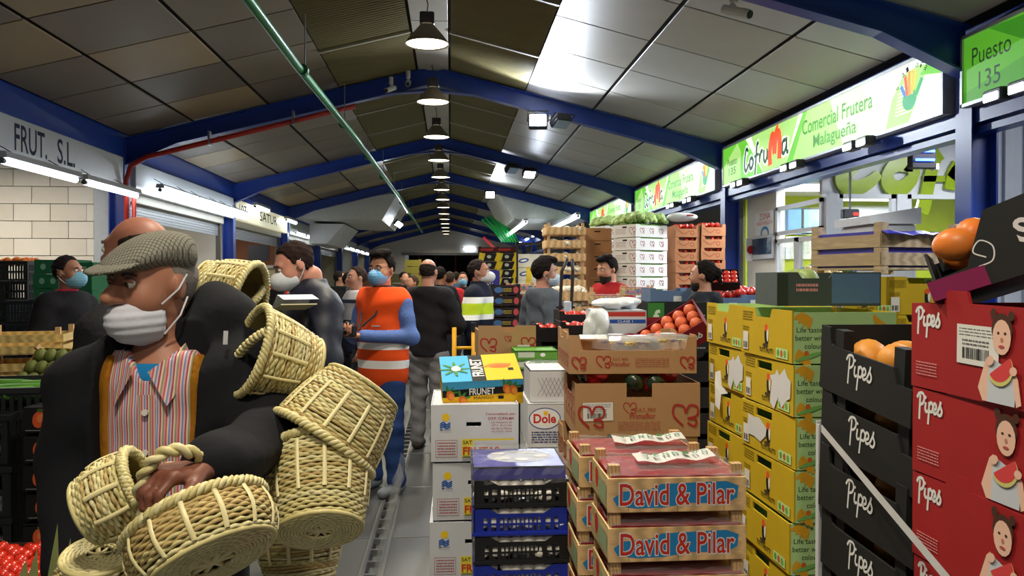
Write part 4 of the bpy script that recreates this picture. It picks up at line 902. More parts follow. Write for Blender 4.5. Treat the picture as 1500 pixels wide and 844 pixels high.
mb = MB(); v = [(x, .012*math.sin(5*x*20+y), z) for y, (x, z) in enumerate(((-.05,.03),(.0,.06),(.05,.0),(-.03,-.02),(.02,-.05),(.06,-.03),(.0,-.11),(.035,-.12)))]; mb.add(v, [(0,3,4,1),(1,4,5,2),(3,6,7,4)]); mb.build('sheet', ink((226,226,226)), t)
# ---- Pipes melon boxes ----
def pipes(p, u, v, w, h, m, wd=.0075):
    L = [[(.1,.02),(.12,.5),(.14,.92)], [(.02,.8),(.1,.97),(.24,1.0),(.3,.85),(.25,.65),(.13,.56)], [(.36,.7),(.34,.45),(.38,.36),(.44,.42)], [(.5,.74),(.48,.35),(.45,-.08)], [(.49,.6),(.56,.74),(.64,.62),(.6,.42),(.5,.4)], [(.66,.48),(.75,.56),(.75,.7),(.68,.72),(.65,.55),(.69,.37),(.79,.42)], [(.8,.42),(.9,.7),(.93,.86)], [(.9,.72),(.97,.52),(.92,.36),(.82,.38)]]
    for s in L: p.stroke([(u+a*w, v+b*h) for a, b in s], wd, m, 4)
    p.ell(u+.37*w, v+.88*h, wd*.6, wd*.6, m, 0, 8); return p
PW = ink((222,222,220))
def melon_black(label, loc, rot):
    w, d, h = .495, .36, .16; t = thing('melon_box', label, 'box', loc, rot)
    walls(MB(), w, d, h, .007, front=[(0,1.2),(.11,1.2),(.13,.9),(.16,.86),(.82,.86),(.86,.6),(1,.6)], back=[(0,1.2),(.2,1.2),(.22,.8),(.8,.8),(.82,1.2),(1,1.2)], left=[(0,1.2),(1,1.2)], right=[(0,1.2),(.25,1.2),(.3,.9),(1,.9)], m=(0, 1)).build('carton', [BKC, card((40,42,42))], t)
    mb = MB().box(-w/2+.008, w/2-.008, d/2-.012, d/2-.0075, .01, h*.95); mb.build('inner_liner', KRAFT2, t)
    for x in (-.5*w+.075, .5*w-.1): MB().box(x, x+.05, -d/2+.008, -d/2+.04, h*.5, h*1.18).build('corner_flap', BKC, t)
    p = Pr(); pipes(p, .16, .045, .15, .085, PW); p.build('lettering', t, *FRONT(w, d)); return t
mbk = Stamp(melon_black); r = random.Random(5); bxx = 1.132+.18
tl = [(0,0),(0,0),(.01,0),(.025,.0),(.045,.0),(.06,.02),(.075,.05),(.08,.07),(.05,.05)]
mel = MB().ball((0,0,0), (.055,.055,.062), 14, 10).mesh('rind', mat((222,150,60), .5, var=.25, scale=12, bump=.1), True)
for i in range(8):
    z = i*.1755; tx, ty = tl[i]
    mbk('black melon box with white script, %s of the black stack' % ORD[7-i], (bxx+r.uniform(-.01,.01), 2.18+r.uniform(-.006,.006), z), (0, tx+.0, rz+r.uniform(-.02,.03)))
    if i > 3:
        for k in range(5):
            o = put('melon', mel, None, (bxx-.07+.06*(k % 2), 2.05+.075*k, z+.115), (r.uniform(-1,1), r.uniform(-1,1), 0)); tag(o, 'orange melon lying in the black script box, %s' % ORD[7-i], 'melon', 'melons in the black boxes, '+ORD[7-i])
SKIN1 = ink((232,190,168)); HAIR1 = ink((74,48,36))
def melon_red(label, loc, rot):
    w, d, h = .49, .36, .2; t = thing('melon_box', label, 'box', loc, rot)
    walls(MB(), w, d, h, .007, front=[(0,1.0),(.275,1.0),(.275,1.13),(.32,1.16),(.44,1.15),(.46,1.02),(1,1.0)], back=[(0,1),(.3,1),(.32,1.12),(.45,1.12),(.47,1),(1,1)]).box(-w/2+.01, w/2-.01, -d/2+.01, d/2-.01, h-.02, h-.014).build('carton', REDC, t)
    p = Pr(); pipes(p, .018, .125, .105, .065, PW); p.lines(.025, .03, .11, .065, 5, ink((216,150,150)), .35)
    x, y = .305, .0     # printed picture of a child eating melon
    p.poly([(x-.03,y+.004),(x-.045,y+.03),(x-.02,y+.09),(x-.008,y+.1),(x+.01,y+.06),(x+.0,y+.004)], SKIN1)
    p.poly([(x-.015,y+.004),(x-.012,y+.06),(x+.0,y+.095),(x+.03,y+.085),(x+.06,y+.092),(x+.075,y+.06),(x+.07,y+.004)], ink((198,204,214))); p.poly([(x+.06,y+.09),(x+.08,y+.06),(x+.09,y+.01),(x+.075,y+.004),(x+.066,y+.05)], SKIN1)
    p.ell(x+.005, y+.187, .009, .011, HAIR1); p.ell(x+.06, y+.184, .009, .01, HAIR1); p.ell(x+.032, y+.155, .032, .034, HAIR1); p.ell(x+.032, y+.14, .028, .036, SKIN1); p.ell(x+.022, y+.148, .004, .003, HAIR1); p.ell(x+.043, y+.148, .004, .003, HAIR1); p.ell(x+.033, y+.135, .004, .005, ink((190,128,104))); p.ell(x+.033, y+.121, .009, .003, ink((180,80,80)))
    p.ell(x+.03, y+.075, .04, .034, ink((206,200,120)), .35, 16, -PI*.95, .35); p.ell(x+.03, y+.079, .037, .029, ink((214,70,72)), .35, 16, -PI*.95, .35); p.ell(x-.0, y+.09, .012, .009, SKIN1, .6); p.ell(x+.07, y+.075, .011, .009, SKIN1, .2)
    p.build('print', t, *FRONT(w, d)); return t
mrd = Stamp(melon_red); rx = 1.118+.18
def pallet(label, loc, w, d, h=.1, rot=0):
    t = thing('wooden_pallet', label, 'pallet', loc, (0,0,rot)); n = max(4, int(w/.13))
    for i in range(n): MB().box(-w/2+(w-.1)*i/(n-1), -w/2+.1+(w-.1)*i/(n-1), -d/2, d/2, h-.02, h).build('deck_board', PINE2, t)
    for y in (-d/2, -.04, d/2-.08): MB().box(-w/2, w/2, y, y+.08, 0, h-.02).build('bearer', PINE, t)
    return t
pallet('wooden pallet under the red melon boxes', (rx, 1.66, 0), .4, .5)
for i in range(7):
    o = mrd('red melon box with printed child, %s of the red stack' % ORD[6-i], (rx+r.uniform(-.004,.004), 1.66+r.uniform(-.004,.004), i*.2035+.1), rz+r.uniform(-.012,.012))
    if i == 6: lab.build('barcode_label', o, (-.06, -.181, .075), (.7,0,-.01), (.01,0,.9), .0016)
mrd('red melon box overlapping the front of the red stack, upper one', (rx-.06, 1.17, 1.2), rz+.03)
mrd('red melon box overlapping the front of the red stack, lower one', (rx-.06, 1.17, .98), rz+.02)
# white strap and edge guard on the black stack
q0, q1 = (1.112, 2.38, 1.13), (1.04, 1.3, .83)
t = thing('strap', 'white woven strap slanting down across the black and red boxes', 'strap', (0,0,0))
v = []; n = 12
for i in range(n+1):
    a = Vector(q0).lerp(Vector(q1), i/n); v += [a+Vector((0,0,-.011)), a+Vector((0,0,.011))]
MB().add(v+[p_+Vector((-.002,0,0)) for p_ in v], [(2*i, 2*i+2, 2*i+3, 2*i+1) for i in range(n)]+[(2*n+2+2*i, 2*n+3+2*i, 2*n+5+2*i, 2*n+4+2*i) for i in range(n)]).build('band', mat((206,206,206), .6), t)
t = thing('corner_guard', 'white cardboard edge guard standing at the black stack corner', 'edge guard', (1.14, 2.45, 0)); MB().box(-.012, .014, 0, .005, 0, 1.14).box(-.012, -.007, -.014, 0, 0, 1.13).build('guard', ink((206,208,210)), t)
# ======================= MORE PRODUCE =======================
def plain_tray(w, d, h, c, name='produce_tray', low=.8, prn=None):
    mt = card(c) if not hasattr(c, 'node_tree') else c
    def fn(label, loc, rot):
        t = thing(name, label, 'tray', loc, rot); walls(MB(), w, d, h, .006, front=[(0,1),(.12,1),(.16,low),(.84,low),(.88,1),(1,1)], back=[(0,1),(.12,1),(.16,low),(.84,low),(.88,1),(1,1)]).build('carton', mt, t)
        if prn: p = Pr(); prn(p, w, h); p.build('print', t, *FRONT(w, d))
        return t
    return Stamp(fn, h)
# ---- white boxes behind the mushroom crates ----
def dole_box(label, loc, rot):
    w, d, h = .4, .5, .228; t = thing('banana_box', label, 'box', loc, rot); walls(MB(), w, d, h, .005).box(-w/2, w/2, -d/2, d/2, h-.005, h).build('carton', WB, t)
    p = Pr(); p.ell(.09, .15, .085, .058, ink((40,70,150)), 0, 24); p.ell(.09, .15, .08, .053, WHITE, 0, 24); p.text('Dole', .03, .125, .15, .175, ink((200,50,50)), .03); p.ell(.095, .178, .012, .012, ink((240,190,40)))
    p.lines(.02, .02, .2, .085, 5, ink((60,70,120)), .45); p.build('print', t, *FRONT(w, d)); return t
db = Stamp(dole_box); xo = W(772, 600, 4.3).x+.2
stack(db, 'white banana box with a blue oval mark', 4, xo, 4.55, 0, .2295, seed=3, tail=' behind the mushroom crates')
t = thing('wrapped_carton', 'white carton with diamond lattice wrapped in film on the oval-mark boxes', 'box', (xo+.01, 4.52, .92)); walls(MB(), .38, .36, .17, .005).box(-.19, .19, -.18, .18, .165, .17).build('carton', WB, t)
p = Pr(); [p.stroke([(.04+i*.022,.03),(.04+i*.022+.05,.13)], .002, ink((130,126,140)), 2, False) for i in range(6)]; [p.stroke([(.09+i*.022,.03),(.09+i*.022-.05,.13)], .002, ink((130,126,140)), 2, False) for i in range(6)]; p.build('print', t, *FRONT(.38, .36)); film('clear_film', t, -.195, .195, -.184, .18, .176, .012, 12, .12, 9)
# ---- mid stack: kraft heart box over a grey box and a green tray ----
x5 = W(742, 500, 5.2).x
stack(dc, 'black plastic crate under the grey sweet potato box', 6, x5, 5.42, 0, .1465, seed=7)
t = thing('sweet_potato_box', 'grey box lettered Batata under the small kraft heart box', 'box', (x5, 5.4, .882)); walls(MB(), .36, .36, .2, .005).box(-.18,.18,-.18,.18,.195,.2).build('carton', card((120,122,126)), t); p = Pr(); p.text('Batata', .03, .14, .16, .185, ink((30,30,34)), .02); p.build('lettering', t, *FRONT(.36, .36))
def kraft_small(label, loc, rot):
    w, d, h = .37, .34, .165; t = thing('produce_box', label, 'box', loc, rot); walls(MB(), w, d, h, .005, front=[(0,1.18),(.4,1.18),(.42,.95),(.62,.95),(.64,1.18),(1,1.18)]).build('carton', KRAFT, t)
    p = Pr(); heart(p, .065, .07, .085, INRED, .009); heart(p, .32, .08, .075, INRED, .008); heart(p, .19, .11, .035, INRED, .004); p.rect(.25, .01, .33, .07, PAPER); p.build('print', t, *FRONT(w, d)); return t
ks = kraft_small('small kraft box with red heart logo on the grey sweet potato box', (x5, 5.39, 1.084), (0,0,R(2)))
for i in range(5):
    o = bag('white and pink bagged produce in the small kraft box, bag %s' % 'abcde'[i], (x5-.1+.05*i, 5.34+.03*(i % 2), 1.2), (0,0,i)) if False else None
GT_ = [(752, 513, 'upper'), (752, 527, 'lower')]
for i, (a, b, nm) in enumerate(GT_):
    q = W(785, b, 4.95); t = thing('green_tray', 'lime green cardboard tray beside the small kraft box, %s one' % nm, 'tray', (q.x, 5.07, q.z-.055)); walls(MB(), .26, .28, .055, .005).box(-.13,.13,-.14,.14,.045,.05).build('carton', card((96,150,60)), t); p = Pr(); p.rect(.02,.012,.12,.045,ink((190,200,180))); p.ell(.17,.028,.016,.012,WHITE); p.build('print', t, *FRONT(.26, .28))
stack(plain_tray(.26, .26, .14, (24,26,28), 'produce_tray'), 'black tray under the lime green trays', 6, q.x, 5.07, 0, .1465, seed=17)
t = thing('grey_box', 'plain grey box between the black crates and the lime trays', 'box', (q.x, 5.07, .882)); walls(MB(), .26, .26, max(.05, q.z-.055-.886), .005).build('carton', card((110,112,110)), t)
# ---- tomato trays ----
TOM = mat((196,44,28), .25, var=.2, scale=20, spec=.6); tom = MB().ball((0,0,0), (.033,.033,.028), 10, 7).mesh('skin', TOM, True); ORA = mat((224,120,30), .4, var=.15, scale=30, bump=.1); ora = MB().ball((0,0,0), .037, 10, 7).mesh('peel', ORA, True)
def fill(me, name, label, cat, group, x0, x1, y0, y1, z, n, seed, dz=.012, rot=1.5, sc=1, sd=0):
    r = random.Random(seed); out = []
    nx = max(1, int(math.sqrt(n*max(x1-x0, .01)/max(y1-y0, .01)))); ny = max(1, n//nx)
    for i in range(nx):
        for j in range(ny):
            o = put(name, me, None, (x0+(x1-x0)*(i+.5+r.uniform(-.15,.15))/nx, y0+(y1-y0)*(j+.5+r.uniform(-.15,.15))/ny, z+r.uniform(0, dz)), (r.uniform(-rot,rot), r.uniform(-rot,rot), r.uniform(0, 6)))
            s = sc*(1+r.uniform(-sd, sd)); o.scale = (s, s, s); tag(o, label, cat, group); out.append(o)
    return out
bt = plain_tray(.27, .36, .1, (34,30,34))
for nm, pxc, ytop, Y, n in (('taller', 846, 462, 6.0, 11), ('shorter', 812, 482, 5.7, 10), ('nearer', 851, 479, 5.6, 10)):
    q = W(pxc, ytop, Y); top = q.z-.09; pit = top/(n-1)
    stack(bt, 'black tomato tray in the %s stack' % nm, n, q.x, Y+.18, 0, pit, seed=n)
    fill(tom, 'tomato', 'red tomato in the top black tray of the %s stack' % nm, 'tomato', 'tomatoes in the black trays, '+nm, q.x-.12, q.x+.12, Y+.02, Y+.32, top+.075, 20, 5)
# ---- tricolour carton with a white bag ----
q = W(910, 455, 5.3); xf = q.x
t = thing('tricolour_carton', 'white carton with red and blue bands and a gold rosette', 'box', (xf, 5.5, q.z-.2), R(-3)); walls(MB(), .36, .36, .2, .005).box(-.18,.18,-.18,.18,.195,.2).build('carton', WB, t)
p = Pr(); p.rect(.09,.16,.355,.19,ink((190,60,50))); p.rect(.09,.115,.355,.14,ink((40,80,160))); p.text('CLASE 1', .17,.12,.27,.135,WHITE); p.poly([(.1,.0),(.355,.0),(.355,.04),(.25,.05),(.12,.03)], ink((180,40,60)))
for a in (.05, ): p.ell(.06,.15,.032,.032,ink((30,40,70)),0,14); p.ell(.06,.15,.02,.02,ink((230,180,60))); p.poly([(.045,.125),(.03,.085),(.06,.1),(.085,.08),(.075,.125)], ink((30,50,100))); p.ell(.06,.04,.02,.02,ink((220,160,60)))
p.build('print', t, *FRONT(.36, .36))
stack(dc, 'black plastic crate under the tricolour carton', 7, xf+.02, 5.5, 0, (q.z-.2)/7, seed=21)
def plastic_bag(label, loc, sc=(1,1,1), seed=1, rot=0):
    t = thing('plastic_bag', label, 'bag', loc, rot); r = random.Random(seed); s = SDF()
    for k in range(7): s.ell((r.uniform(-.1,.1)*sc[0], r.uniform(-.08,.08)*sc[1], r.uniform(0,.035)*sc[2]+.02), (r.uniform(.04,.08)*sc[0], r.uniform(.04,.07)*sc[1], r.uniform(.015,.03)*sc[2]), k=.02)
    put('bag_film', s.mesh('bag_film', mat((222,226,228), .3, var=.05), .009, lambda G: .004*np.sin(70*G[...,0]+40*G[...,1])*np.cos(60*G[...,2])), t); return t
plastic_bag('crumpled white plastic bag on top of the tricolour carton', (xf-.02, 5.5, q.z), (1.4,1.3,1.2), 2); q2 = W(872, 492, 5.2); plastic_bag('white plastic bag hanging at the corner of the tricolour carton', (q2.x, 5.22, q2.z), (.6,.7,3), 4)
# ---- peach box tipped towards the aisle, dark boxes behind ----
q = W(1000, 480, 4.9); PE = mat((222,110,70), .5, var=.35, scale=8); pea = MB().ball((0,0,0), .04, 12, 8).mesh('skin', PE, True)
t = thing('peach_box', 'dark red box of peaches tipped towards the aisle', 'box', (q.x+.02, 5.05, q.z-.1), (R(30), R(-32), R(-20)))
walls(MB(), .42, .3, .13, .007, left=[(0,1),(1,1)]).build('carton', card((120,24,34)), t); p = Pr(); pipes(p, .22, .02, .15, .07, PW, .008); p.build('lettering', t, *FRONT(.42, .3))
stack(plain_tray(.27, .3, .15, (34,30,34), 'fruit_tray'), 'black tray under the tipped peach box', 7, q.x+.12, 5.02, 0, (q.z-.17)/7, seed=31); Mx = Matrix.Translation(t.location) @ Euler(t.rotation_euler).to_matrix().to_4x4(); r = random.Random(4)
for i in range(5):
    for j in range(3): o = put('peach', pea, None, Mx @ Vector((-.16+.08*i, -.09+.09*j, .1+r.uniform(0,.02)))); tag(o, 'orange red peach in the tipped dark red box', 'peach', 'peaches in the tipped box')
def red_small(p, w, h): p.rect(.02,.02,.1,.07,ink((200,200,200))); p.rect(.16,.03,.3,.06,ink((220,200,200)))
rs = plain_tray(.34, .34, .13, (126,26,34), 'fruit_box', .9, red_small); q3 = W(985, 468, 5.1); stack(rs, 'dark red fruit box behind the tipped peach box', 9, q3.x, 5.56, 0, (q3.z)/9, seed=4)
q4 = W(990, 442, 5.9); gb = plain_tray(.46, .36, .22, (30,34,32), 'fruit_box', .98, lambda p, w, h: (p.rect(.0,.0,.12,h*.98,ink((60,130,50))), p.text('f', .04, .06, .09, .17, ink((210,230,190)), .03), p.rect(.2,.02,.22,.16,ink((200,90,50))), p.lines(.26,.12,.42,.14,1,ink((150,150,150)))))
stack(gb, 'black and green fruit carton behind the dark red boxes', 6, q4.x, 5.98, 0, q4.z/6, seed=6)
# ---- cauliflower crates ----
CAU = mat((226,222,206), .8, var=.12, scale=60, bump=.6); r = random.Random(2); mb = MB()
for k in range(16): a = r.uniform(0, 6.28); e = r.uniform(.1, 1.2); mb.ball((.05*math.cos(a)*math.cos(e), .05*math.sin(a)*math.cos(e), .045*math.sin(e)), .026, 7, 5)
cau = mb.mesh('curd', CAU, True)
def slat_crate(w, d, h, col_=PINE, name='wooden_crate', nsl=2):
    def fn(label, loc, rot):
        t = thing(name, label, 'crate', loc, rot); sh = h/(nsl+.6)*.8 if nsl > 1 else h*.66
        for sx in (-1, 1):
            for sy in (-1, 1): MB().box(sx*(w/2-.03)-.015, sx*(w/2-.03)+.015, sy*(d/2-.022)-.015, sy*(d/2-.022)+.015, 0, h+.02).build('corner_post', PINE2, t)
        for k in range(nsl):
            z = .015+k*(h-.02)/nsl
            for sy in (-1, 1): MB().box(-w/2, w/2, sy*d/2-.004, sy*d/2+.004, z, z+sh).build('slat', col_, t)
            for sx in (-1, 1): MB().box(sx*w/2-.004, sx*w/2+.004, -d/2, d/2, z, z+sh).build('slat', col_, t)
        MB().box(-w/2, w/2, -d/2, d/2, .008, .015).build('bottom_board', PINE, t); return t
    return Stamp(fn, h+.02)
sc1 = slat_crate(.44, .36, .085, nsl=1)
q = W(830, 326, 9.0); n = 15; pit = q.z/n
stack(sc1, 'pale wooden cauliflower crate in the tall stack', n, q.x, 9.2, 0, pit, seed=9)
for k in range(9): fill(cau, 'cauliflower', 'white cauliflower in the tall wooden stack, crate %s' % ORD[k], 'cauliflower', 'cauliflowers in the tall stack, '+ORD[k], q.x-.19, q.x+.19, 9.02, 9.12 if k else 9.38, q.z-pit+.05-k*pit, 4 if k else 10, k, .01, .5, .9)
q = W(834, 424, 7.9); sc2 = slat_crate(.5, .4, .13, nsl=1); stack(sc2, 'pale wooden cauliflower crate on the kraft cartons', 2, q.x, 8.1, q.z-.26, .14, seed=3)
for k in range(2): fill(cau, 'cauliflower', 'white cauliflower in the %s crate on the kraft cartons' % ['upper', 'lower'][k], 'cauliflower', 'cauliflowers on the kraft cartons, '+['upper','lower'][k], q.x-.2, q.x+.2, 7.95, 8.05 if k else 8.25, q.z-.04-.14*k, 5 if k else 10, k+20, .01, .5)
kc = plain_tray(.48, .38, .125, (170,134,74), 'carton', 1, lambda p, w, h: (p.ell(.12,.06,.045,.025,ink((24,24,30))), p.lines(.2,.045,.36,.08,2,ink((70,50,30))))); stack(kc, 'ochre carton with a black oval mark under the cauliflowers', 9, q.x+.06, 8.12, 0, (q.z-.265)/9, seed=5)
# ---- brown cartons ----
kb = plain_tray(.3, .4, .15, (168,124,82), 'carton', 1, lambda p, w, h: p.rect(.1,.1,.17,.115,BLACK)); q = W(877, 334, 9.3); stack(kb, 'plain brown carton in the column beside the cauliflowers', 15, q.x, 9.5, 0, q.z/15, seed=8)
# ---- lettuce boxes ----
LET = mat((176,206,130), .6, var=.4, scale=14, bump=.3); r = random.Random(12); mb = MB()
for k in range(22):
    a = k*2.4; rr = .02+.0045*k; tz = .075-.0028*k; mb.ball((rr*.7*math.cos(a), rr*.7*math.sin(a), tz), (.045,.04,.03), 7, 5, M=Euler((r.uniform(-.7,.7), r.uniform(-.7,.7), a)).to_matrix(), jit=.1)
let = mb.mesh('leaves', LET, True)
lb = plain_tray(.5, .36, .13, (222,222,220), 'lettuce_box', .93, lambda p, w, h: [heart(p, .1+.15*k, .065, .055, ink((140,50,56)), .006) for k in range(3)])
def lettuce_box(label, loc, rot):
    o = lb.fn(label, loc, rot); p = Pr(); p.lines(.04,.03,.2,.09,4,ink((150,140,140)),.4); heart(p, .31, .06, .08, ink((150,60,60)), .006); p.rect(.15,.095,.22,.112,BLACK); p.build('side_print', o, *SIDE_L(.5, .36))
    MB().box(-.22, .22, -.16, .16, .118, .135).build('leaf_layer', mat((112,160,70), .7, var=.4, scale=20, bump=.4), o); return o
ls = Stamp(lettuce_box, .136)
for nm, px1, ytp, Y, n, rz_ in (('corner', 944, 328, 9.0, 15, R(32)), ('rear', 905, 330, 9.9, 14, R(20))):
    q = W(px1, ytp, Y); pit = q.z/n; stack(ls, 'white lettuce box with heart marks in the %s column' % nm, n, q.x, Y+.2, 0, pit, rz_, .004, .01, 3)
    r = random.Random(n)
    for i in range(9):
        u, v = -.17+.17*(i % 3), -.12+.12*(i//3); o = put('lettuce', let, None, (q.x+u*math.cos(rz_)-v*math.sin(rz_), Y+.2+u*math.sin(rz_)+v*math.cos(rz_), q.z+.015+r.uniform(0,.03)), (r.uniform(-.3,.3), r.uniform(-.3,.3), r.uniform(0,6))); o.scale = (.95,)*3; tag(o, 'green lettuce head on top of the %s lettuce column' % nm, 'lettuce', 'lettuces on the %s column' % nm)
t = thing('produce_sack', 'white printed plastic sack lying on the tomato and lettuce boxes', 'sack', W(1000, 322, 9.2), R(-5)); s = SDF(); s.ell((0,0,.03), (.17,.12,.05)).ell((-.08,0,.03), (.09,.1,.045)); put('sack_body', s.mesh('sack_body', mat((214,216,216), .4), .012), t); MB().box(.02,.1,-.128,-.12,.03,.05).build('print_mark', ink((190,90,90)), t)
# ---- tomato cartons ----
tcn = plain_tray(.29, .38, .105, (178,122,84), 'tomato_box', .72, lambda p, w, h: (p.ell(.2,.04,.025,.02,ink((150,60,40))), p.ell(.2,.04,.018,.014,card((178,122,84))), p.stroke([(.02,.07),(.1,.03),(.17,.06)], .006, ink((150,70,50)))))
for nm, pxc, ytp in (('first', 1006, 330), ('second', 1044, 328)):
    q = W(pxc, ytp, 9.3); n = 20; n = 16; pit = q.z/n; stack(tcn, 'brown tomato carton in the %s tomato column' % nm, n, q.x, 9.5, 0, pit, R(4), seed=n)
    for k in range(8): fill(tom, 'tomato', 'red tomato in the %s tomato column, box %s' % (nm, ORD[k]), 'tomato', 'tomatoes in the %s column, %s' % (nm, ORD[k]), q.x-.12, q.x+.12, 9.33, 9.39 if k else 9.6, q.z-.035-k*pit+(.02 if k == 0 else -.0), 4 if k else 14, k, .008)

# ---- small strawberry crates further back ----
dc3 = dark_crate(.3, .36, .143)
def far_berries(nm, pxc, ytp, Y, n, sc):
    q = W(pxc, ytp, Y); pit = .16*sc; k = int(q.z/pit); z0 = q.z-k*pit
    for i in range(k):
        if k-1-i > n: continue
        o = bc('pine strawberry crate in the %s, %s' % (nm, ORD[k-1-i]), (q.x, Y+.15, z0+i*pit)); o.scale = (sc,)*3
    zt = z0+max(0, k-1-n)*pit; m = max(1, round(zt/.15)); stack(dc3, 'black plastic crate below the %s' % nm, m, q.x, Y+.2, 0, zt/m, seed=m)
far_berries('column before the bearded man', 892, 432, 7.0, 3, .62); far_berries('column beside the bearded man', 938, 420, 7.4, 3, .62); far_berries('column behind the grey hoodie', 763, 416, 9.6, 7, .72)
# ---- blue crates and tomatoes before the blue column ----
bl = plain_tray(.36, .36, .17, (96,118,150), 'blue_carton', .85, lambda p, w, h: p.rect(.2,.04,.27,.1,PAPER))
for nm, pxc, ytp, Y in (('one', 985, 422, 6.9), ('two', 1066, 432, 6.6), ('three', 1098, 428, 6.9)):
    q = W(pxc, ytp, Y); n = 9; stack(bl, 'blue grey carton in column %s by the ponytailed man' % nm, n, q.x, Y+.2, 0, q.z/n, seed=n)
    if nm != 'one': fill(tom, 'tomato', 'tomato on top of blue carton column %s' % nm, 'tomato', 'tomatoes on blue cartons '+nm, q.x-.15, q.x+.15, Y+.05, Y+.3, q.z-.02, 20, 3, .05)
q = W(1062, 412, 6.75); t = thing('tomato_box', 'tipped black box of orange tomatoes above the blue cartons', 'box', (q.x, 6.8, q.z-.02), (R(35), 0, R(-15))); walls(MB(), .26, .2, .08, .005).build('carton', BKC, t); Mx = Matrix.Translation(t.location) @ Euler(t.rotation_euler).to_matrix().to_4x4()
for i in range(4):
    for j in range(3): o = put('tomato', tom, None, Mx @ Vector((-.09+.06*i, -.06+.06*j, .06))); tag(o, 'orange red tomato in the tipped black box', 'tomato', 'tomatoes in the tipped black box')
# ---- far boxes behind the hi-vis man ----
ye = plain_tray(.26, .36, .1, (206,180,40), 'fruit_box', .9, lambda p, w, h: (p.poly([(.05,.0),(.2,.0),(.24,.09),(.08,.09)], BLACK), p.ell(.13,.05,.03,.02,ink((180,180,170))))); rk = plain_tray(.28, .36, .08, (60,24,26), 'fruit_box', .85, lambda p, w, h: p.rect(.03,.02,.2,.05,ink((150,40,40))))
for nm, pxc, Y in (('first', 716, 11.3), ('second', 742, 11.3)):
    q = W(pxc, 370, Y); n = 17; pit = q.z/n; stack(ye, 'yellow and black fruit box in the %s far column' % nm, n, q.x, Y+.2, 0, pit, seed=n); rk('dark red tray on top of the %s yellow column' % nm, (q.x, Y+.2, q.z+.005))
pu = plain_tray(.3, .36, .24, (52,56,150), 'fruit_box', 1, lambda p, w, h: (p.text('MAN', .08,.03,.22,.07,WHITE,.02), [p.rect(.05+.045*i,.11+.04*j,.08+.045*i,.14+.04*j,ink((120,124,200))) for i in range(4) for j in range(2)])); q = W(714, 396, 9.8); stack(pu, 'violet blue fruit carton behind the hi-vis man', 8, q.x, 10.0, 0, q.z/8, seed=2)
bp_ = plain_tray(.34, .36, .11, (40,34,40), 'fruit_box', .9, lambda p, w, h: (p.ell(.09,.05,.05,.03,ink((70,110,170))), p.ell(.29,.05,.03,.035,ink((190,80,90))), p.lines(.14,.03,.24,.07,2,ink((200,180,80))))); q = W(741, 416, 9.3); stack(bp_, 'black box with blue and pink marks behind the hi-vis man', 12, q.x, 9.55, 0, q.z/12, seed=3)
eg = plain_tray(.34, .36, .2, (214,214,206), 'egg_carton', 1, lambda p, w, h: (p.rect(.0,.0,.08,h,ink((226,196,60))), p.ell(.2,.1,.08,.035,ink((60,90,160)),.2), p.ell(.2,.1,.05,.015,WHITE,.2)))
for nm, pxc in (('first', 765), ('second', 787)):
    q = W(pxc, 372, 12); n = 10; stack(eg, 'white carton with blue swirl in the %s far column' % nm, n, q.x, 12.2, 0, q.z/n, seed=n)
t = thing('rack_frame', 'thin black rack frame beside the egg cartons', 'rack', (W(757,370,11.8).x, 11.8, 0)); [MB().box(x-.02,x+.02,-.02,.02,0,2.1).build('upright', DARK, t) for x in (0,.45)]; MB().box(0,.45,-.02,.02,2.06,2.1).build('rail', DARK, t)
for i, (pxc, ytp, Y, c, nm) in enumerate(((605, 380, 26, (150,140,60), 'olive'), (613, 388, 30, (120,126,70), 'sage'), (560, 395, 20, (90,84,40), 'dull'), (640, 398, 30, (60,60,64), 'slate'), (585, 400, 18, (70,66,40), 'drab'), (540, 398, 24, (96,60,40), 'rust'))):
    st = plain_tray(.5, .4, .2, c, 'far_crate', .9); q = W(pxc, ytp, Y); n = int(q.z/.2); stack(st, '%s crate in a far stack down the aisle' % nm, n, q.x, Y, 0, q.z/n, seed=i)
# ---- the piles above the melon boxes ----
yv = W(1262, 420, 3.0).x
for nm, pxc, sx in (('inner', 1266, .5), ('outer', 1356, .62)):
    q = W(pxc, 402, 3.6)
    for i in range(9): o = yb('yellow toucan box in the %s rear pile, %s' % (nm, ORD[8-i]), (q.x, 3.76, i*(q.z-.008)/9)); o.scale = (sx*1.18, .8, .95)
q = W(1345, 398, 3.6); LIN = mat((70,66,170), .3, var=.2, scale=6)
t = thing('wooden_crate', 'weathered wooden crate with a violet liner on the yellow pile', 'crate', (q.x+.02, 3.93, W(1345,402,3.6).z+.002), R(15)); w_, d_, h_ = .49, .47, .19; GW = wood((186,164,134), (1,1,6))
for sx in (-1, 1):
    for sy in (-1, 1): MB().box(sx*(w_/2-.02)-.022, sx*(w_/2-.02)+.022, sy*(d_/2-.02)-.022, sy*(d_/2-.02)+.022, -.0, h_+.05).build('corner_post', GW, t)
for z in (.04, .125):
    for s_ in (-1, 1): MB().box(-w_/2, w_/2, s_*d_/2-.005, s_*d_/2+.005, z, z+.06).build('slat', GW, t); MB().box(s_*w_/2-.005, s_*w_/2+.005, -d_/2, d_/2, z, z+.06).build('slat', GW, t)
MB().box(-w_/2, w_/2, -d_/2, d_/2, .02, .03).build('bottom_board', GW, t)
mb = MB(); walls(mb, w_-.02, d_-.02, .17, .004); mb.build('liner', LIN, t).location.z = .03
mb = MB(); v = []; n = 10
for i in range(n+1):
    for j in range(3): v.append((-w_/2+w_*i/n, -d_/2-.02*j*(1+.3*math.sin(i)), .2-.008*j+.006*math.sin(i*1.7)))
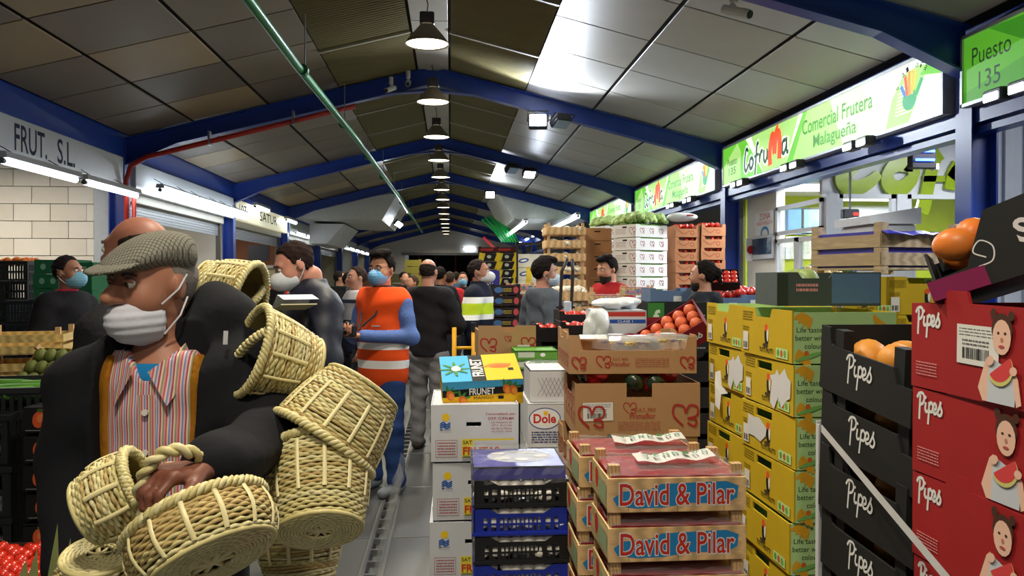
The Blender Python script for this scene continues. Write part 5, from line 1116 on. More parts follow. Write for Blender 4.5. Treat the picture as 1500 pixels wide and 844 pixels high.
mb.add(v, [(i*3+j, i*3+3+j, i*3+4+j, i*3+1+j) for i in range(n) for j in range(2)]); mb.build('liner_flap', mat((60,60,190), .3, var=.2), t)
t = thing('produce_sack', 'white sack with blue print leaning at the weathered crate', 'sack', W(1243, 392, 3.9)); MB().bbox(-.03,.02,-.02,.02,-.11,.13,.015).build('sack_body', mat((176,190,214), .4, var=.3, scale=30), t)
# black fruit box and carton flaps on top of the red boxes
t = thing('fruit_box', 'open black fruit box with white lettering on the red melon boxes', 'box', (1.37, 1.8, 1.585), (R(-6), R(-20), R(-36))); w_, d_, h_ = .44, .34, .13
walls(MB(), w_, d_, h_, .007, front=[(0,.35),(.2,.4),(.36,1.25),(.6,1.3),(.74,.5),(1,.45)], left=[(0,1.1),(.4,1.1),(.5,.4),(1,.4)]).build('carton', BKC, t)
p = Pr(); p.text('So', .2, .065, .265, .12, PW, .03); p.stroke([(.13,.06),(.11,.08),(.13,.1),(.15,.08),(.14,.05),(.11,.045)], .003, PW); pipes(p, .3, .005, .12, .045, PW, .006); p.build('print', t, *FRONT(w_, d_)); MB().box(-.22,-.1,-.176,-.17,.0,.045).build('purple_band', ink((130,30,80)), t)
for i in range(3): MB().box(-.2+.14*i, -.13+.14*i, .13, .17, .1, .2).build('corner_flap', BKC, t)
Mx = Matrix.Translation(t.location) @ Euler(t.rotation_euler).to_matrix().to_4x4(); PAP = mat((226,128,52), .4, var=.3, scale=6); pap = MB().ball((0,0,0), (.04,.04,.05), 16, 10).mesh('skin', PAP, True); r = random.Random(9)
for i, (x, y, z) in enumerate(((-.14,-.1,.12),(-.03,-.08,.13),(.1,-.1,.12),(-.1,.02,.15),(.03,.03,.16),(.15,.0,.13),(.0,.1,.13),(-.14,.1,.12),(-.02,-.12,.08))): o = put('papaya', pap, None, Mx @ Vector((x,y,z)), (r.uniform(1,2), r.uniform(-.5,.5), r.uniform(0,6))); tag(o, 'round orange papaya heaped in the open black fruit box', 'papaya', 'papayas in the open black box')
# grey melon box and carrot box nearer the office
q = W(1172, 425, 4.2); t = thing('melon_box', 'dark grey photo-printed box with green melons beside the yellow pile', 'box', (1.41, 3.08, 1.478), R(-6)); w_, d_, h_ = .38, .3, .125
walls(MB(), w_, d_, h_, .006, front=[(0,1),(.2,1),(.24,.82),(.5,.82),(.54,1),(1,1)]).build('carton', card((74,84,80)), t); p = Pr(); p.rect(.2,.01,.375,.12,ink((92,120,156))); p.rect(.0,.0,.04,.12,ink((50,60,50))); p.lines(.07,.05,.15,.085,2,ink((220,150,150)),.6); p.build('print', t, *FRONT(w_, d_))
gm = MB().ball((0,0,0), (.05,.05,.042), 12, 8).mesh('rind', mat((150,170,100), .5, var=.2), True); fill(gm, 'melon', 'pale green melon in the dark grey printed box', 'melon', 'green melons in the grey box', 1.27, 1.4, 2.99, 3.15, 1.56, 5, 4)
q = W(1228, 402, 5.4); t = thing('potato_box', 'blue and white box of pale potatoes tipped beside the office', 'box', (q.x, 5.55, q.z-.05), (R(24), R(-20), R(10))); walls(MB(), .26, .26, .1, .006).build('carton', card((90,140,190)), t); pot = MB().ball((0,0,0), (.03,.025,.022), 9, 6).mesh('skin', mat((226,206,160), .6), True); Mx = Matrix.Translation(t.location) @ Euler(t.rotation_euler).to_matrix().to_4x4(); r = random.Random(6)
for i in range(4):
    for j in range(4): o = put('potato', pot, None, Mx @ Vector((-.09+.06*i, -.09+.06*j, .085+r.uniform(0,.02))), (r.uniform(0,3), 0, r.uniform(0,3))); tag(o, 'pale potato in the tipped blue box', 'potato', 'potatoes in the tipped blue box')
q = W(1232, 414, 5.2); t = thing('wooden_crate', 'small wooden crate with a white script label under the potato box', 'crate', (q.x, 5.4, q.z-.1)); MB().box(-.14,.14,-.1,.1,0,.012).build('bottom_board', PINE, t); MB().box(-.14,.14,-.105,-.097,0,.1).build('front_board', ink((214,220,200)), t); MB().box(-.14,.14,.097,.105,0,.1).build('back_board', PINE, t); [MB().box(x-.004,x+.004,-.1,.1,0,.1).build('end_board', PINE, t) for x in (-.138,.138)]; p = Pr(); p.text('Zanahorias', .03,.03,.25,.07,ink((60,110,50))); p.build('lettering', t, (-.14,-.105,0), (1,0,0), (0,0,1))
stack(kc, 'ochre carton under the small white-labelled crate', 11, q.x, 5.45, 0, (q.z-.1)/11, seed=4)
q = W(1330, 322, 6.4); t = thing('chest_cabinet', 'white chest cabinet with a sloping lid before the office window', 'cabinet', (q.x, 6.9, 0)); MB().bbox(-.18,.2,-.3,.3,0,q.z-.02,.02).build('body', mat((200,202,204), .4), t); MB().prism([(-.22,q.z-.02),(.22,q.z-.02),(.22,q.z+.12),(-.22,q.z+.05)], -.32, .32, lambda u, v, s_: (u, s_, v)).build('lid', mat((214,216,216), .35), t)
# ---- left side stacks ----
gr = plain_tray(.36, .4, .14, GREENC, 'green_carton', .98, lambda p, w, h: [p.ell(.08+.1*k,.07,.025,.03,ink((120,160,130))) for k in range(3)])
for nm, pxc, ytp in (('first', 78, 380), ('second', 106, 384)):
    q = W(pxc, ytp, 8.0); n = 13; stack(gr, 'green carton with pale leaf marks in the %s green column' % nm, n, q.x, 8.2, 0, q.z/n, seed=n)
dc2 = dark_crate(.4, .4, .2, (26,30,30))
for nm, pxc, ytp, Y in (('edge', 8, 382, 8.3), ('middle', 42, 440, 7.4), ('far', 300, 392, 11.5), ('plain', 330, 392, 11.6), ('front', 388, 424, 8.6), ('broad', 438, 430, 8.4), ('deep', 480, 420, 9.5), ('dim', 535, 428, 10.5), ('low', 348, 432, 8.9)):
    q = W(pxc, ytp, Y); n = max(4, int(round(q.z/.205))); stack(dc2, 'black slotted crate in the %s crate column' % nm, n, q.x, Y+.2, 0, q.z/n, seed=n+pxc)
    if nm in ('edge', 'far', 'plain'): fill(ora, 'orange', 'orange in the %s crate column' % nm, 'orange', 'oranges in the %s column' % nm, q.x-.17, q.x+.17, Y+.05, Y+.35, q.z-.02, 16, 3, .03)
    elif nm in ('front', 'broad', 'low'):
        fill(tom, 'tomato', 'red tomato on the %s crate column' % nm, 'tomato', 'tomatoes on the %s column' % nm, q.x-.17, q.x+.17, Y+.05, Y+.35, q.z-.02, 16, 3, .03)
        t = thing('price_card', 'white price card on the %s black crate column' % nm, 'card', (q.x-.08, Y-.012, q.z-.16)); MB().box(-.06,.06,-.003,0,0,.13).build('card', PAPER, t); p = Pr(); p.lines(-.03,.09,.03,.12,2,BLACK); p.build('print', t, (0,-.003,0), (1,0,0), (0,0,1))
sw = slat_crate(.5, .4, .16, wood((206,178,110), (1,1,6)), nsl=2); q = W(18, 480, 5.4)
stack(sw, 'yellowish slatted wooden crate behind the cucumbers', 7, q.x, 5.6, 0, q.z/7, R(12), seed=2)
ARTI = mat((110,120,60), .7, var=.4, scale=30, bump=.5); art = MB().ball((0,0,0), (.04,.04,.045), 9, 7, jit=.1).mesh('bracts', ARTI, True); q = W(56, 548, 4.9); t = sw('slatted wooden crate of artichokes tipped on its side', (q.x, 5.2, q.z-.12), (R(48), 0, R(-28))); Mx = Matrix.Translation(t.location) @ Euler(t.rotation_euler).to_matrix().to_4x4()
for i in range(5):
    for j in range(4): o = put('artichoke', art, None, Mx @ Vector((-.19+.095*i, -.13+.09*j, .13))); tag(o, 'green artichoke in the tipped wooden crate', 'artichoke', 'artichokes in the tipped crate')
stack(dc2, 'black slotted crate under the tipped artichokes', 4, q.x, 5.3, 0, (q.z-.24)/4, seed=3)
CUC = mat((70,120,40), .45, var=.4, scale=14, bump=.2); cu = MB().tube([(-.16,0,0),(-.14,.002,.002),(-.05,.006,.004),(.05,.006,.002),(.14,0,0),(.16,-.002,0)], [.006,.019,.023,.022,.018,.006], 9).mesh('skin', CUC, True)
q = W(30, 578, 3.1); t = dark_crate(.62, .42, .17, (22,24,26))('wide black crate of cucumbers on the fruit-print boxes', (q.x, 3.35, q.z-.15), R(8)); r = random.Random(3)
for i in range(26):
    o = put('cucumber', cu, None, (q.x-.22+.018*i, 3.2+.13*(i % 3)-.0, q.z-.03+.012*(i % 2)), (0, r.uniform(-.1,.1), R(8)+r.uniform(-.35,.35))); tag(o, 'green cucumber in the wide black crate', 'cucumber', 'cucumbers in the black crate')
def persimmon_box(label, loc, rot):
    w, d, h = .3, .38, .088; t = thing('fruit_box', label, 'box', loc, rot); walls(MB(), w, d, h, .005).box(-w/2,w/2,-d/2,d/2,h-.006,h-.002).build('carton', card((18,18,20)), t)
    p = Pr(); p.ell(.055,.045,.022,.03,ink((206,84,44)),-.2,18); p.ell(.06,.05,.012,.016,ink((222,116,70)),-.2); p.ell(.06,.078,.012,.006,ink((60,90,40))); p.text('AXARQUÍA', .095,.03,.2,.05,ink((190,190,190))); p.rect(.01,.006,.1,.008,ink((150,150,150))); p.build('print', t, *FRONT(w, d)); return t
pb = Stamp(persimmon_box); qq = W(32, 592, 3.0); n = 11; pit = qq.z/n; stack(pb, 'black box with a printed orange fruit', n, qq.x+.15, 3.2, 0, pit, seed=4, tail=' of its column')
stack(dark_crate(.34, .4, .18, (18,20,22)), 'black crate beside the printed orange fruit boxes', 6, qq.x-.22, 3.22, 0, .183, seed=6)
q = W(0, 858, 2.05); t = plain_tray(.4, .3, .1, (70,40,34), 'tomato_tray', .9)('dark tray of small tomatoes low at the edge', (q.x, 2.2, q.z-.08)); ct = MB().ball((0,0,0), .017, 9, 6).mesh('skin', TOM, True); fill(ct, 'cherry_tomato', 'small red tomato in the low dark tray', 'tomato', 'small tomatoes in the dark tray', q.x-.18, q.x+.18, 2.07, 2.33, q.z-.0, 90, 3, .012)
stack(dc2, 'black slotted crate under the small tomatoes', 3, q.x-.02, 2.24, 0, (q.z-.08)/3, seed=9)
# ---- hand truck, yellow trolley, floor film ----
t = thing('hand_truck', 'black hand truck handle standing beside the grey hoodie', 'hand truck', (W(831,470,6.5).x, 6.5, 0)); zz = W(826, 380, 6.7).z
for dx in (-.045, .045): MB().tube([(dx-.07,0,.05),(dx-.02,0,1.2),(dx,0,zz-.1),(dx*.4+.02,0,zz)], .014, 7).build('tube_frame', mat((50,44,42), .4), t, True)
for z in (.3, .7, 1.1, 1.35): MB().cyl((-.09,0,z), (.06,0,z), .01, n=6).build('crossbar', mat((50,44,42), .4), t)
for dx in (-.15, .13): MB().lathe([(.1,-.02),(.11,-.01),(.11,.01),(.1,.02)], 16, M=Matrix.Translation((dx,.05,.11)) @ Matrix.Rotation(PI/2, 4, 'Y'), close=True).build('wheel', DARK, t)
MB().box(-.2,.16,-.2,0,.01,.025).build('toe_plate', STEEL, t); MB().bbox(-.03,.03,-.03,.02,1.28,1.4,.01).build('paper_roll', ink((190,200,215)), t)
YT = mat((226,170,30), .4); qy = W(690, 485, 7.3); t = thing('yellow_trolley', 'yellow tubular trolley beside the hi-vis jacket', 'trolley', (qy.x+.02, 7.2, 0))
for dx, z in ((-.17, 1.15), (.0, qy.z+.02)): MB().cyl((dx,0,.1), (dx,0,z), .02, n=8).build('upright', YT, t, True)
for z in (.35, .66, .97): MB().cyl((-.17,0,z), (0,0,z), .014, n=8).build('crossbar', YT, t, True)
MB().cyl((0,0,qy.z), (0,0,qy.z+.08), .024, n=8).build('grip', DARK, t); MB().box(-.2,.1,-.1,.3,.1,.13).build('deck', YT, t)
for x in (-.16, .06):
    for y in (-.05, .25): MB().lathe([(.04,-.015),(.05,-.01),(.05,.01),(.04,.015)], 12, M=Matrix.Translation((x,y,.05)) @ Matrix.Rotation(PI/2, 4, 'Y'), close=True).build('wheel', DARK, t)
t = thing('film_sheet', 'crumpled clear plastic film trailing on the floor by the white cartons', 'plastic film', (W(622,700,3.7).x, 3.75, 0)); mb = MB(); r = random.Random(2); v = []
for i in range(9):
    for j in range(10): v.append((-.1-.02*j+.02*math.sin(i*1.7+j), -.25+.06*i+r.uniform(-.015,.015), max(.003, .75-.085*j+r.uniform(-.03,.03))))
mb.add(v, [(i*10+j, i*10+10+j, i*10+11+j, i*10+1+j) for i in range(8) for j in range(9)]); mb.build('sheet', mat((210,216,216), .12, var=0, spec=.8, alpha=.13), t)
# ======================= PEOPLE =======================
def join(name, mes):
    v = []; f = []; mi = []; mats = []
    for me in mes:
        n = len(v); v += [tuple(p.co) for p in me.vertices]; f += [tuple(i+n for i in p.vertices) for p in me.polygons]
        for m in me.materials:
            if m not in mats: mats.append(m)
        mi += [mats.index(me.materials[p.material_index]) for p in me.polygons]
    o = bpy.data.meshes.new(name); o.from_pydata(v, [], f); [o.materials.append(m) for m in mats]
    o.polygons.foreach_set('material_index', mi); o.polygons.foreach_set('use_smooth', [True]*len(f)); o.update(); return o
def skin_mat(c): return mat(c, .5, var=.12, scale=18, spec=.4, bump=.03)
def hand_sdf(wr, D, N, sg, curl=(.5,.6,.5), spread=.02):
    wr = np.array(wr, float); D = np.array(D, float); D /= np.linalg.norm(D); N = np.array(N, float); N -= D*(N@D); N /= np.linalg.norm(N); S = np.cross(D, N)*sg
    s = SDF(); L = (.072, .082, .075, .058)
    for i in range(4):
        k = wr+D*.088+S*((1.5-i)*spread)-N*.002*abs(i-1); s.cone(wr+S*(1.5-i)*.012, k, .017, .0135, k=.012)
        p = k; a = 0
        for j, (q, fr) in enumerate(zip(curl, (.45, .32, .23))):
            a += q; d = D*math.cos(a)+N*math.sin(a); e = p+d*L[i]*fr*1.15; s.cone(p, e, .0098-.001*j, .0092-.0012*j, k=.004); p = e
    b = wr+D*.03+S*.026; m_ = b+D*.032+S*.024+N*.014; t_ = m_+D*.026+N*.02; s.cone(b, m_, .015, .012, k=.01); s.cone(m_, t_, .0115, .009, k=.004)
    return s
def head_M(yaw, pitch, roll=0, fwd=0):
    pv = Vector((0, .01, 1.5)); return Matrix.Translation(Vector((0, -fwd, 0))) @ Matrix.Translation(pv) @ Euler((pitch, roll, yaw), 'XYZ').to_matrix().to_4x4() @ Matrix.Translation(-pv)
def head_prims(s, M):
    s.cone((0,.02,1.42), (0,.008,1.56), .058, .054, M=None, k=.03)
    s.ell((0,.012,1.655), (.075,.096,.092), M=M, k=.02).ell((0,-.026,1.60), (.057,.064,.085), M=M, k=.04).ell((0,-.064,1.537), (.03,.024,.022), M=M, k=.03)
    for x in (-1, 1): s.ell((x*.037,-.055,1.6), (.03,.032,.034), M=M, k=.03).ell((x*.077,.016,1.625), (.011,.023,.032), M=M, k=.008, rot=(0,0,x*.35))
    s.ell((0,-.077,1.665), (.052,.017,.013), M=M, k=.02).cone((0,-.086,1.652), (0,-.114,1.612), .009, .014, M=M, k=.012)
    for x in (-1, 1): s.ell((x*.012,-.1,1.604), (.01,.012,.009), M=M, k=.008).ell((x*.031,-.098,1.644), (.017,.016,.011), M=M, k=.014, op='-')
    s.ell((0,-.088,1.57), (.024,.012,.007), M=M, k=.008).ell((0,-.086,1.557), (.02,.012,.007), M=M, k=.008); return s
def inv_apply(M, G):
    Mi = np.array(M.inverted()); return G@Mi[:3, :3].T+Mi[:3, 3]
def wrinkle(a=.005, f=1.0, seed=0):
    def fn(G):
        x, y, z = G[..., 0], G[..., 1], G[..., 2]
        return a*(np.sin(f*(26*z+14*x+9*y)+seed)*np.cos(f*(11*x-17*y+6*z)+seed*1.7)+.6*np.sin(f*(47*z-21*x+13*y)+seed*2.3))
    return fn
EYEW = mat((225,220,212), .25, var=.02, spec=.6); IRIS = mat((50,34,24), .2, var=.05, spec=.7)
def person(label, loc, rz, H=1.75, skin=(196,140,112), head=(0,0,0), fwd=0, armL=((.26,.03,1.14),(.25,-.06,.9)), armR=((-.26,.03,1.14),(-.25,-.06,.9)), handL=None, handR=None, hair=(28,22,20), style='short', top=(30,32,36), infl=.022, hem=.86, trousers=(60,62,68), shoes=(36,36,38), mask=None, hood=False, collar=None, sleeves=None, vest=None, topmat=None, h=.014, stance=.0, eyes=True, fat=0, beard=None, group=None, wr=.005):
    t = thing('person', label, 'person', loc, (0,0,rz), group); s = H/1.75; t.scale = (s, s, s); M = head_M(*head, fwd); sk = skin_mat(skin)
    # body, one mesh
    B = head_prims(SDF(), M); B.cone((0,0,1.36), (0,.0,1.0), .135, .13, (1,1.5,1)).cone((-.14,.01,1.4), (.14,.01,1.4), .055)
    ft = [(.1+stance, -.02), (-.1-stance, .03)]
    for sx, (el, wr_) in ((1, armL), (-1, armR)): B.cone((sx*.175,.01,1.39), el, .05, .042).cone(el, wr_, .04, .028)
    for sx, (fx, fy) in ((1, ft[0]), (-1, ft[1])): B.cone((sx*.09,0,.92), (fx,fy-.02,.49), .08, .055).cone((fx,fy-.02,.49), (fx,fy+.02,.09), .052, .04)
    mes = [B.mesh('b', sk, max(h*.75, .009))]
    for sx, wr_, hd, el in ((1, armL[1], handL, armL[0]), (-1, armR[1], handR, armR[0])):
        D = Vector(wr_)-Vector(el); dd, nn, cu = hd if hd else (D, Vector((-sx, -.3, 0)), (.35,.4,.3)); mes.append(hand_sdf(wr_, dd, nn, sx if not hd or len(hd) < 4 else hd[3], cu).mesh('h', sk, .0065 if hd else .009))
    put('body', join('body', mes), t)
    # garments
    e = infl; T = SDF(); T.cone((0,.0,1.36), (0,.005,1.16), .145+e+fat*.6, .14+e+fat, (1,1.42,1), k=.05).cone((0,.005,1.16), (0,.01,.9), .14+e+fat, .15+e+fat*.7, (1,1.35,1), k=.05).cone((-.14,.015,1.4), (.14,.015,1.4), .062+e*.7, k=.05).ell((0,.015,1.46), (.07+e*.5,.07+e*.5,.05), k=.03)
    for sx, (el, wr_) in ((1, armL), (-1, armR)):
        if vest: continue
        D = (Vector(wr_)-Vector(el)).normalized()*.0; T.cone((sx*.175,.012,1.385), el, .058+e, .05+e, k=.04).cone(el, Vector(wr_)-(Vector(wr_)-Vector(el)).normalized()*.02, .047+e*.9, .036+e*.7, k=.03)
    if hood: T.ell((0,.085,1.455), (.105,.065,.06), k=.05).ell((0,.03,1.475), (.095,.085,.035), k=.04)
    if collar == 'up': T.cone((0,.02,1.45), (0,.012,1.51), .082, .078, k=.02)
    clip = lambda G: np.maximum(hem-G[..., 2], (G[..., 2]-1.5) if collar != 'up' else G[..., 2]-1.545)
    put('vest' if vest else 'jacket', T.mesh('jacket', vest or topmat or cloth(top), h, wrinkle(wr), clip), t)
    if vest:
        S = SDF(); S.cone((-.14,.015,1.4), (.14,.015,1.4), .058, k=.05).cone((0,0,1.36), (0,0,1.1), .14, .135, (1,1.45,1))
        for sx, (el, wr_) in ((1, armL), (-1, armR)): S.cone((sx*.175,.012,1.385), el, .07, .058, k=.04).cone(el, Vector(wr_)-(Vector(wr_)-Vector(el)).normalized()*.02, .054, .043, k=.03)
        put('sleeves', S.mesh('sleeves', cloth(sleeves), h, wrinkle(.004), lambda G: G[..., 2]-1.48), t)
    if collar and collar != 'up':
        C = SDF(); C.cone((0,.02,1.455), (0,.012,1.495), .083, .076, k=.02); put('collar', C.mesh('collar', cloth(collar), .01, None, lambda G: np.maximum(1.44-G[..., 2]+.15*np.minimum(G[..., 1], 0), G[..., 2]-1.512)), t)
    L = SDF(); L.ell((0,.01,.92), (.165,.12,.14), k=.05)
    for sx, (fx, fy) in ((1, ft[0]), (-1, ft[1])): L.cone((sx*.09,0,.9), (fx,fy-.02,.49), .105, .078, k=.05).cone((fx,fy-.02,.49), (fx,fy+.02,.09), .076, .066, k=.03)
    put('trousers', L.mesh('trousers', cloth(trousers), max(h, .014), wrinkle(.006, 1.2, 1), lambda G: np.maximum(.055-G[..., 2], G[..., 2]-hem-.05)), t)
    for fx, fy in ft:
        S = SDF(); S.cone((fx,fy+.05,.05), (fx,fy-.13,.04), .05, .042, (1,1,1.1), k=.02); put('shoe', S.mesh('shoe', cloth(shoes), .012, None, lambda G: .004-G[..., 2]), t)
    # head
    if style:
        Hh = SDF(); hx = {'short': .005, 'thick': .013, 'fringe': .0015, 'tail': .008}[style]; Hh.ell((0,.016,1.66), (.077+hx,.098+hx,.094+hx), M=M)
        if style == 'thick': Hh.ell((0,-.045,1.745), (.062,.055,.03), M=M, k=.03).ell((.03,.0,1.755), (.05,.06,.025), M=M, k=.02)
        if style == 'tail': Hh.ell((0,.12,1.66), (.03,.03,.03), M=M, k=.02).cone((0,.13,1.65), (0,.15,1.5), .025, .014, M=M, k=.02)
        def hc(G):
            Q = inv_apply(M, G); y, z = Q[..., 1], Q[..., 2]
            if style == 'fringe': return np.maximum.reduce([1.575-z+.3*(.1-y), z-1.70+.1*(.1-y)*2, -.0+(-.015-y)])
            tp = 1.722-z-.25*np.maximum(0, y+.03)+.06*np.cos(9*Q[..., 0])*0
            return np.minimum.reduce([tp, np.maximum(-.03-y+.25*(1.7-z), 1.64-z), np.maximum(.034-y, 1.552-z)])
        put('hair', Hh.mesh('hair', mat(hair, .85, var=.35, scale=80, bump=.3, spec=.1, stretch=(1,1,.2)), .008, wrinkle(.003, 4), hc), t)
    if beard:
        Bd = SDF(); Bd.ell((0,-.034,1.565), (.062,.068,.075), M=M).ell((0,-.066,1.53), (.04,.034,.035), M=M, k=.02)
        put('beard', Bd.mesh('beard', mat(beard, .7, var=.3, scale=90, bump=.5), .009, wrinkle(.002, 3), lambda G: (lambda Q: np.maximum.reduce([Q[..., 1]-.03, Q[..., 2]-1.585-np.maximum(0, Q[..., 1]+.06)*.9, Q[..., 2]-1.6]))(inv_apply(M, G))), t)
    if eyes:
        for x in (-1, 1):
            c = M @ Vector((x*.031,-.084,1.644)); mb = MB(); mb.ball(c, .0125, 10, 8); mb.ball(M @ Vector((x*.031,-.0905,1.643)), .0076, 8, 6, 1); mb.build('eye', [EYEW, IRIS], t, True)
            MB().tube([M @ Vector((x*.016,-.093,1.664)), M @ Vector((x*.034,-.094,1.669)), M @ Vector((x*.05,-.082,1.662))], [.003,.0042,.002], 5).build('eyebrow', mat(hair, .7), t)
    if mask:
        mc, kind = mask; Mk = SDF()
        if kind == 'cup': Mk.ell((0,-.05,1.582), (.068,.092,.064), M=M).ell((0,-.105,1.59), (.034,.05,.038), M=M, k=.04)
        else: Mk.ell((0,-.044,1.58), (.069,.094,.068), M=M).ell((0,-.1,1.6), (.022,.04,.03), M=M, k=.03)
        mo = put('face_mask', Mk.mesh('face_mask', mat(mc, .7, var=.06, scale=40, bump=.15), .007, (lambda G: .0016*np.sin(inv_apply(M, G)[..., 2]*330)) if kind != 'cup' else None, lambda G: (lambda Q: np.maximum.reduce([Q[..., 1]+.022, Q[..., 2]-1.637, 1.52-Q[..., 2]]))(inv_apply(M, G))), t)
        for x in (-1, 1):
            for a, b in (((x*.066,-.03,1.612), (x*.084,.03,1.655)), ((x*.062,-.03,1.548), (x*.082,.03,1.607))): MB().tube([M @ Vector(a), M @ (Vector(a).lerp(Vector(b), .5)+Vector((x*.006,0,0))), M @ Vector(b)], .0022, 4).build('strap', mat((220,222,225), .7), mo)
    return t
def at_px(px, Y): return (W(px, 408, Y).x, Y, 0)
WHITEM, BLUEM = ((214,218,222), 'cup'), ((110,170,208), 'flat')
# bald man behind the basket seller
person('bald man whose head shows just behind the basket seller', at_px(200, 2.7), R(-104), 1.78, (150,98,80), (0,0,0), hair=(40,34,32), style='fringe', top=(30,30,34), h=.016)
person('man in black with a pink collar and blue mask beside the green cartons', at_px(100, 6.15), R(68), 1.74, (150,104,86), (R(10),0,0), hair=(36,32,34), top=(26,26,32), mask=((120,176,206), 'flat'), collar=(200,40,80), infl=.03)
pn = person('man in a navy jacket and white cup mask reading papers', at_px(455, 4.55), R(-62), 1.79, (198,138,116), (R(-6), R(26), 0), .03, armL=((.27,-.02,1.13),(.1,-.27,1.12)), armR=((-.27,-.04,1.14),(-.06,-.3,1.14)), handL=((-.7,-.7,.1), (0,.0,1), (.5,.6,.5)), handR=((.4,-.8,.1), (0,0,1), (.5,.6,.5)), hair=(42,30,28), style='short', topmat=mat((26,30,46), .55, var=.15, scale=30, bump=.1, spec=.35), infl=.04, hem=.78, trousers=(50,62,100), mask=WHITEM, collar='up', h=.012, fat=.015)
# papers in his hands
pt = thing('paper_sheets', 'white folded paper sheets held by the man in navy', 'paper', W(430, 446, 4.2), (0, R(-10), R(-62)))
MB().add([(-.1,-.08,.0),(0,-.08,.05),(.1,-.08,.01),(-.1,.1,.0),(0,.1,.05),(.1,.1,.01)], [(0,1,4,3),(1,2,5,4)]).build('upper_sheet', mat((206,210,224), .7), pt); MB().box(-.06,.12,-.1,.08,-.02,-.014).build('lower_sheet', mat((196,190,150), .7), pt)
VEST = banded([(-.5,(236,84,30)), (.915,(252,252,252)), (.97,(240,84,28)), (1.045,(252,252,252)), (1.095,(240,84,28))], 'Z', coord=(-.5, 2))
pv = person('photographer in an orange hi-vis vest and blue mask', (W(560, 408, 6.1).x, 6.1, 0), R(-36), 1.77, (196,138,108), (R(8), R(6), 0), armL=((.25,.02,1.14),(.03,-.27,1.16)), armR=((-.27,.0,1.13),(-.05,-.3,1.17)), handL=((-.6,-.7,.1), (0,.2,.8), (.6,.7,.5)), handR=((.5,-.8,.1), (0,.2,.8), (.6,.7,.5)), hair=(26,22,22), style='thick', vest=VEST, sleeves=(90,116,178), hem=.78, infl=.05, trousers=(48,74,130), shoes=(120,126,134), mask=((112,172,220), 'flat'), collar=(40,46,60), stance=.03, h=.011, wr=.004, fat=.012)
for x in (-1, 1):
    Mh = head_M(R(8), R(6)); MB().tube([Mh @ Vector((x*.033+.022*math.cos(a), -.105, 1.644+.016*math.sin(a))) for a in [k*PI/6 for k in range(12)]], .0018, 4, closed=True).build('spectacle_rim', DARK, pv); MB().tube([Mh @ Vector((x*.055,-.103,1.65)), Mh @ Vector((x*.08,.0,1.655))], .0018, 4).build('spectacle_arm', DARK, pv)
MB().tube([(-.09,-.06,1.46),(-.075,-.14,1.3),(-.03,-.22,1.2)], .008, 5, flat=.4).build('camera_strap', DARK, pv); MB().tube([(.085,-.06,1.46),(.06,-.15,1.3),(.0,-.22,1.22)], .008, 5, flat=.4).build('camera_strap', DARK, pv)
p = Pr(); p.rect(0,0,.07,.008,ink((220,220,220))); p.build('vest_print', pv, (.03,-.148,1.22), (1,.1,.0), (0,0,1))
q = Vector(pv.matrix_basis @ Vector((-.02,-.36,1.2))) if False else None
s_ = 1.77/1.75; a_ = R(-36); lx, ly, lz = -.015, -.345, 1.2; cx = pv.location.x+s_*(lx*math.cos(a_)-ly*math.sin(a_)); cy = pv.location.y+s_*(lx*math.sin(a_)+ly*math.cos(a_))
cm = thing('photo_camera', 'black photo camera in the hands of the photographer', 'camera', (cx, cy, lz*s_), (0,0,a_)); MB().bbox(-.065,.065,-.03,.03,-.045,.045,.012).build('camera_body', mat((24,24,26), .4), cm); MB().lathe([(.0,-.0),(.034,.0),(.036,.05),(.032,.055),(.03,.05),(.0,.048)], 18, M=Matrix.Translation((0,-.03,0)) @ Matrix.Rotation(PI/2, 4, 'X')).build('lens', mat((18,18,20), .25), cm, True); MB().bbox(-.02,.02,-.03,.01,.045,.065,.008).build('viewfinder', mat((24,24,26), .4), cm); MB().cyl((.045,0,.045), (.045,0,.055), .01, n=8).build('dial', STEEL, cm)
HD = banded([(-.5,(40,44,66)), (1.1,(40,44,66)), (1.18,(176,178,186)), (1.36,(50,54,80)), (1.4,(186,186,192))], 'Z', coord=(-.5, 2))
ph = person('person in a striped grey and navy hooded top behind the photographer', at_px(522, 8.6), R(-60), 1.7, (180,130,110), hair=(50,40,36), topmat=HD, infl=.035, hood=True, hem=.84, h=.018, fat=.02)
p = Pr(); p.text('R.U.', -.09, 0, .09, .09, ink((216,216,220)), .04); p.build('lettering', ph, (-.05,-.15,1.24), (1,.0,0), (0,0,1))
person('bald man in a black hooded top and grey trousers, seen from behind', at_px(627, 7.6), R(168), 1.76, (184,130,108), (0,R(4),0), armL=((.27,-.02,1.13),(.14,-.25,1.1)), armR=((-.27,-.02,1.13),(-.12,-.25,1.1)), hair=(44,36,34), style='fringe', top=(34,34,38), hood=True, infl=.03, hem=.86, trousers=(122,124,130), shoes=(70,66,64), h=.012)
HV = banded([(-.5,(22,28,48)), (1.03,(22,28,48)), (1.17,(240,244,246)), (1.225,(196,224,50)), (1.33,(240,244,246)), (1.39,(22,28,48))], 'Z', coord=(-.5, 2))
person('man in a navy hi-vis jacket with yellow and white bands', at_px(702, 8.0), R(74), 1.76, (176,124,104), (R(6),0,0), hair=(40,34,34), topmat=HV, infl=.04, hem=.74, trousers=(24,28,44), mask=WHITEM, collar='up', h=.013, fat=.01)
person('young man in a grey hooded top and pale mask beside the hand truck', at_px(796, 6.9), R(112), 1.75, (186,134,112), (R(-14), R(6), 0), hair=(26,22,22), style='thick', top=(84,92,104), infl=.032, hood=True, hem=.86, trousers=(30,32,38), mask=((190,206,220), 'flat'), h=.013)
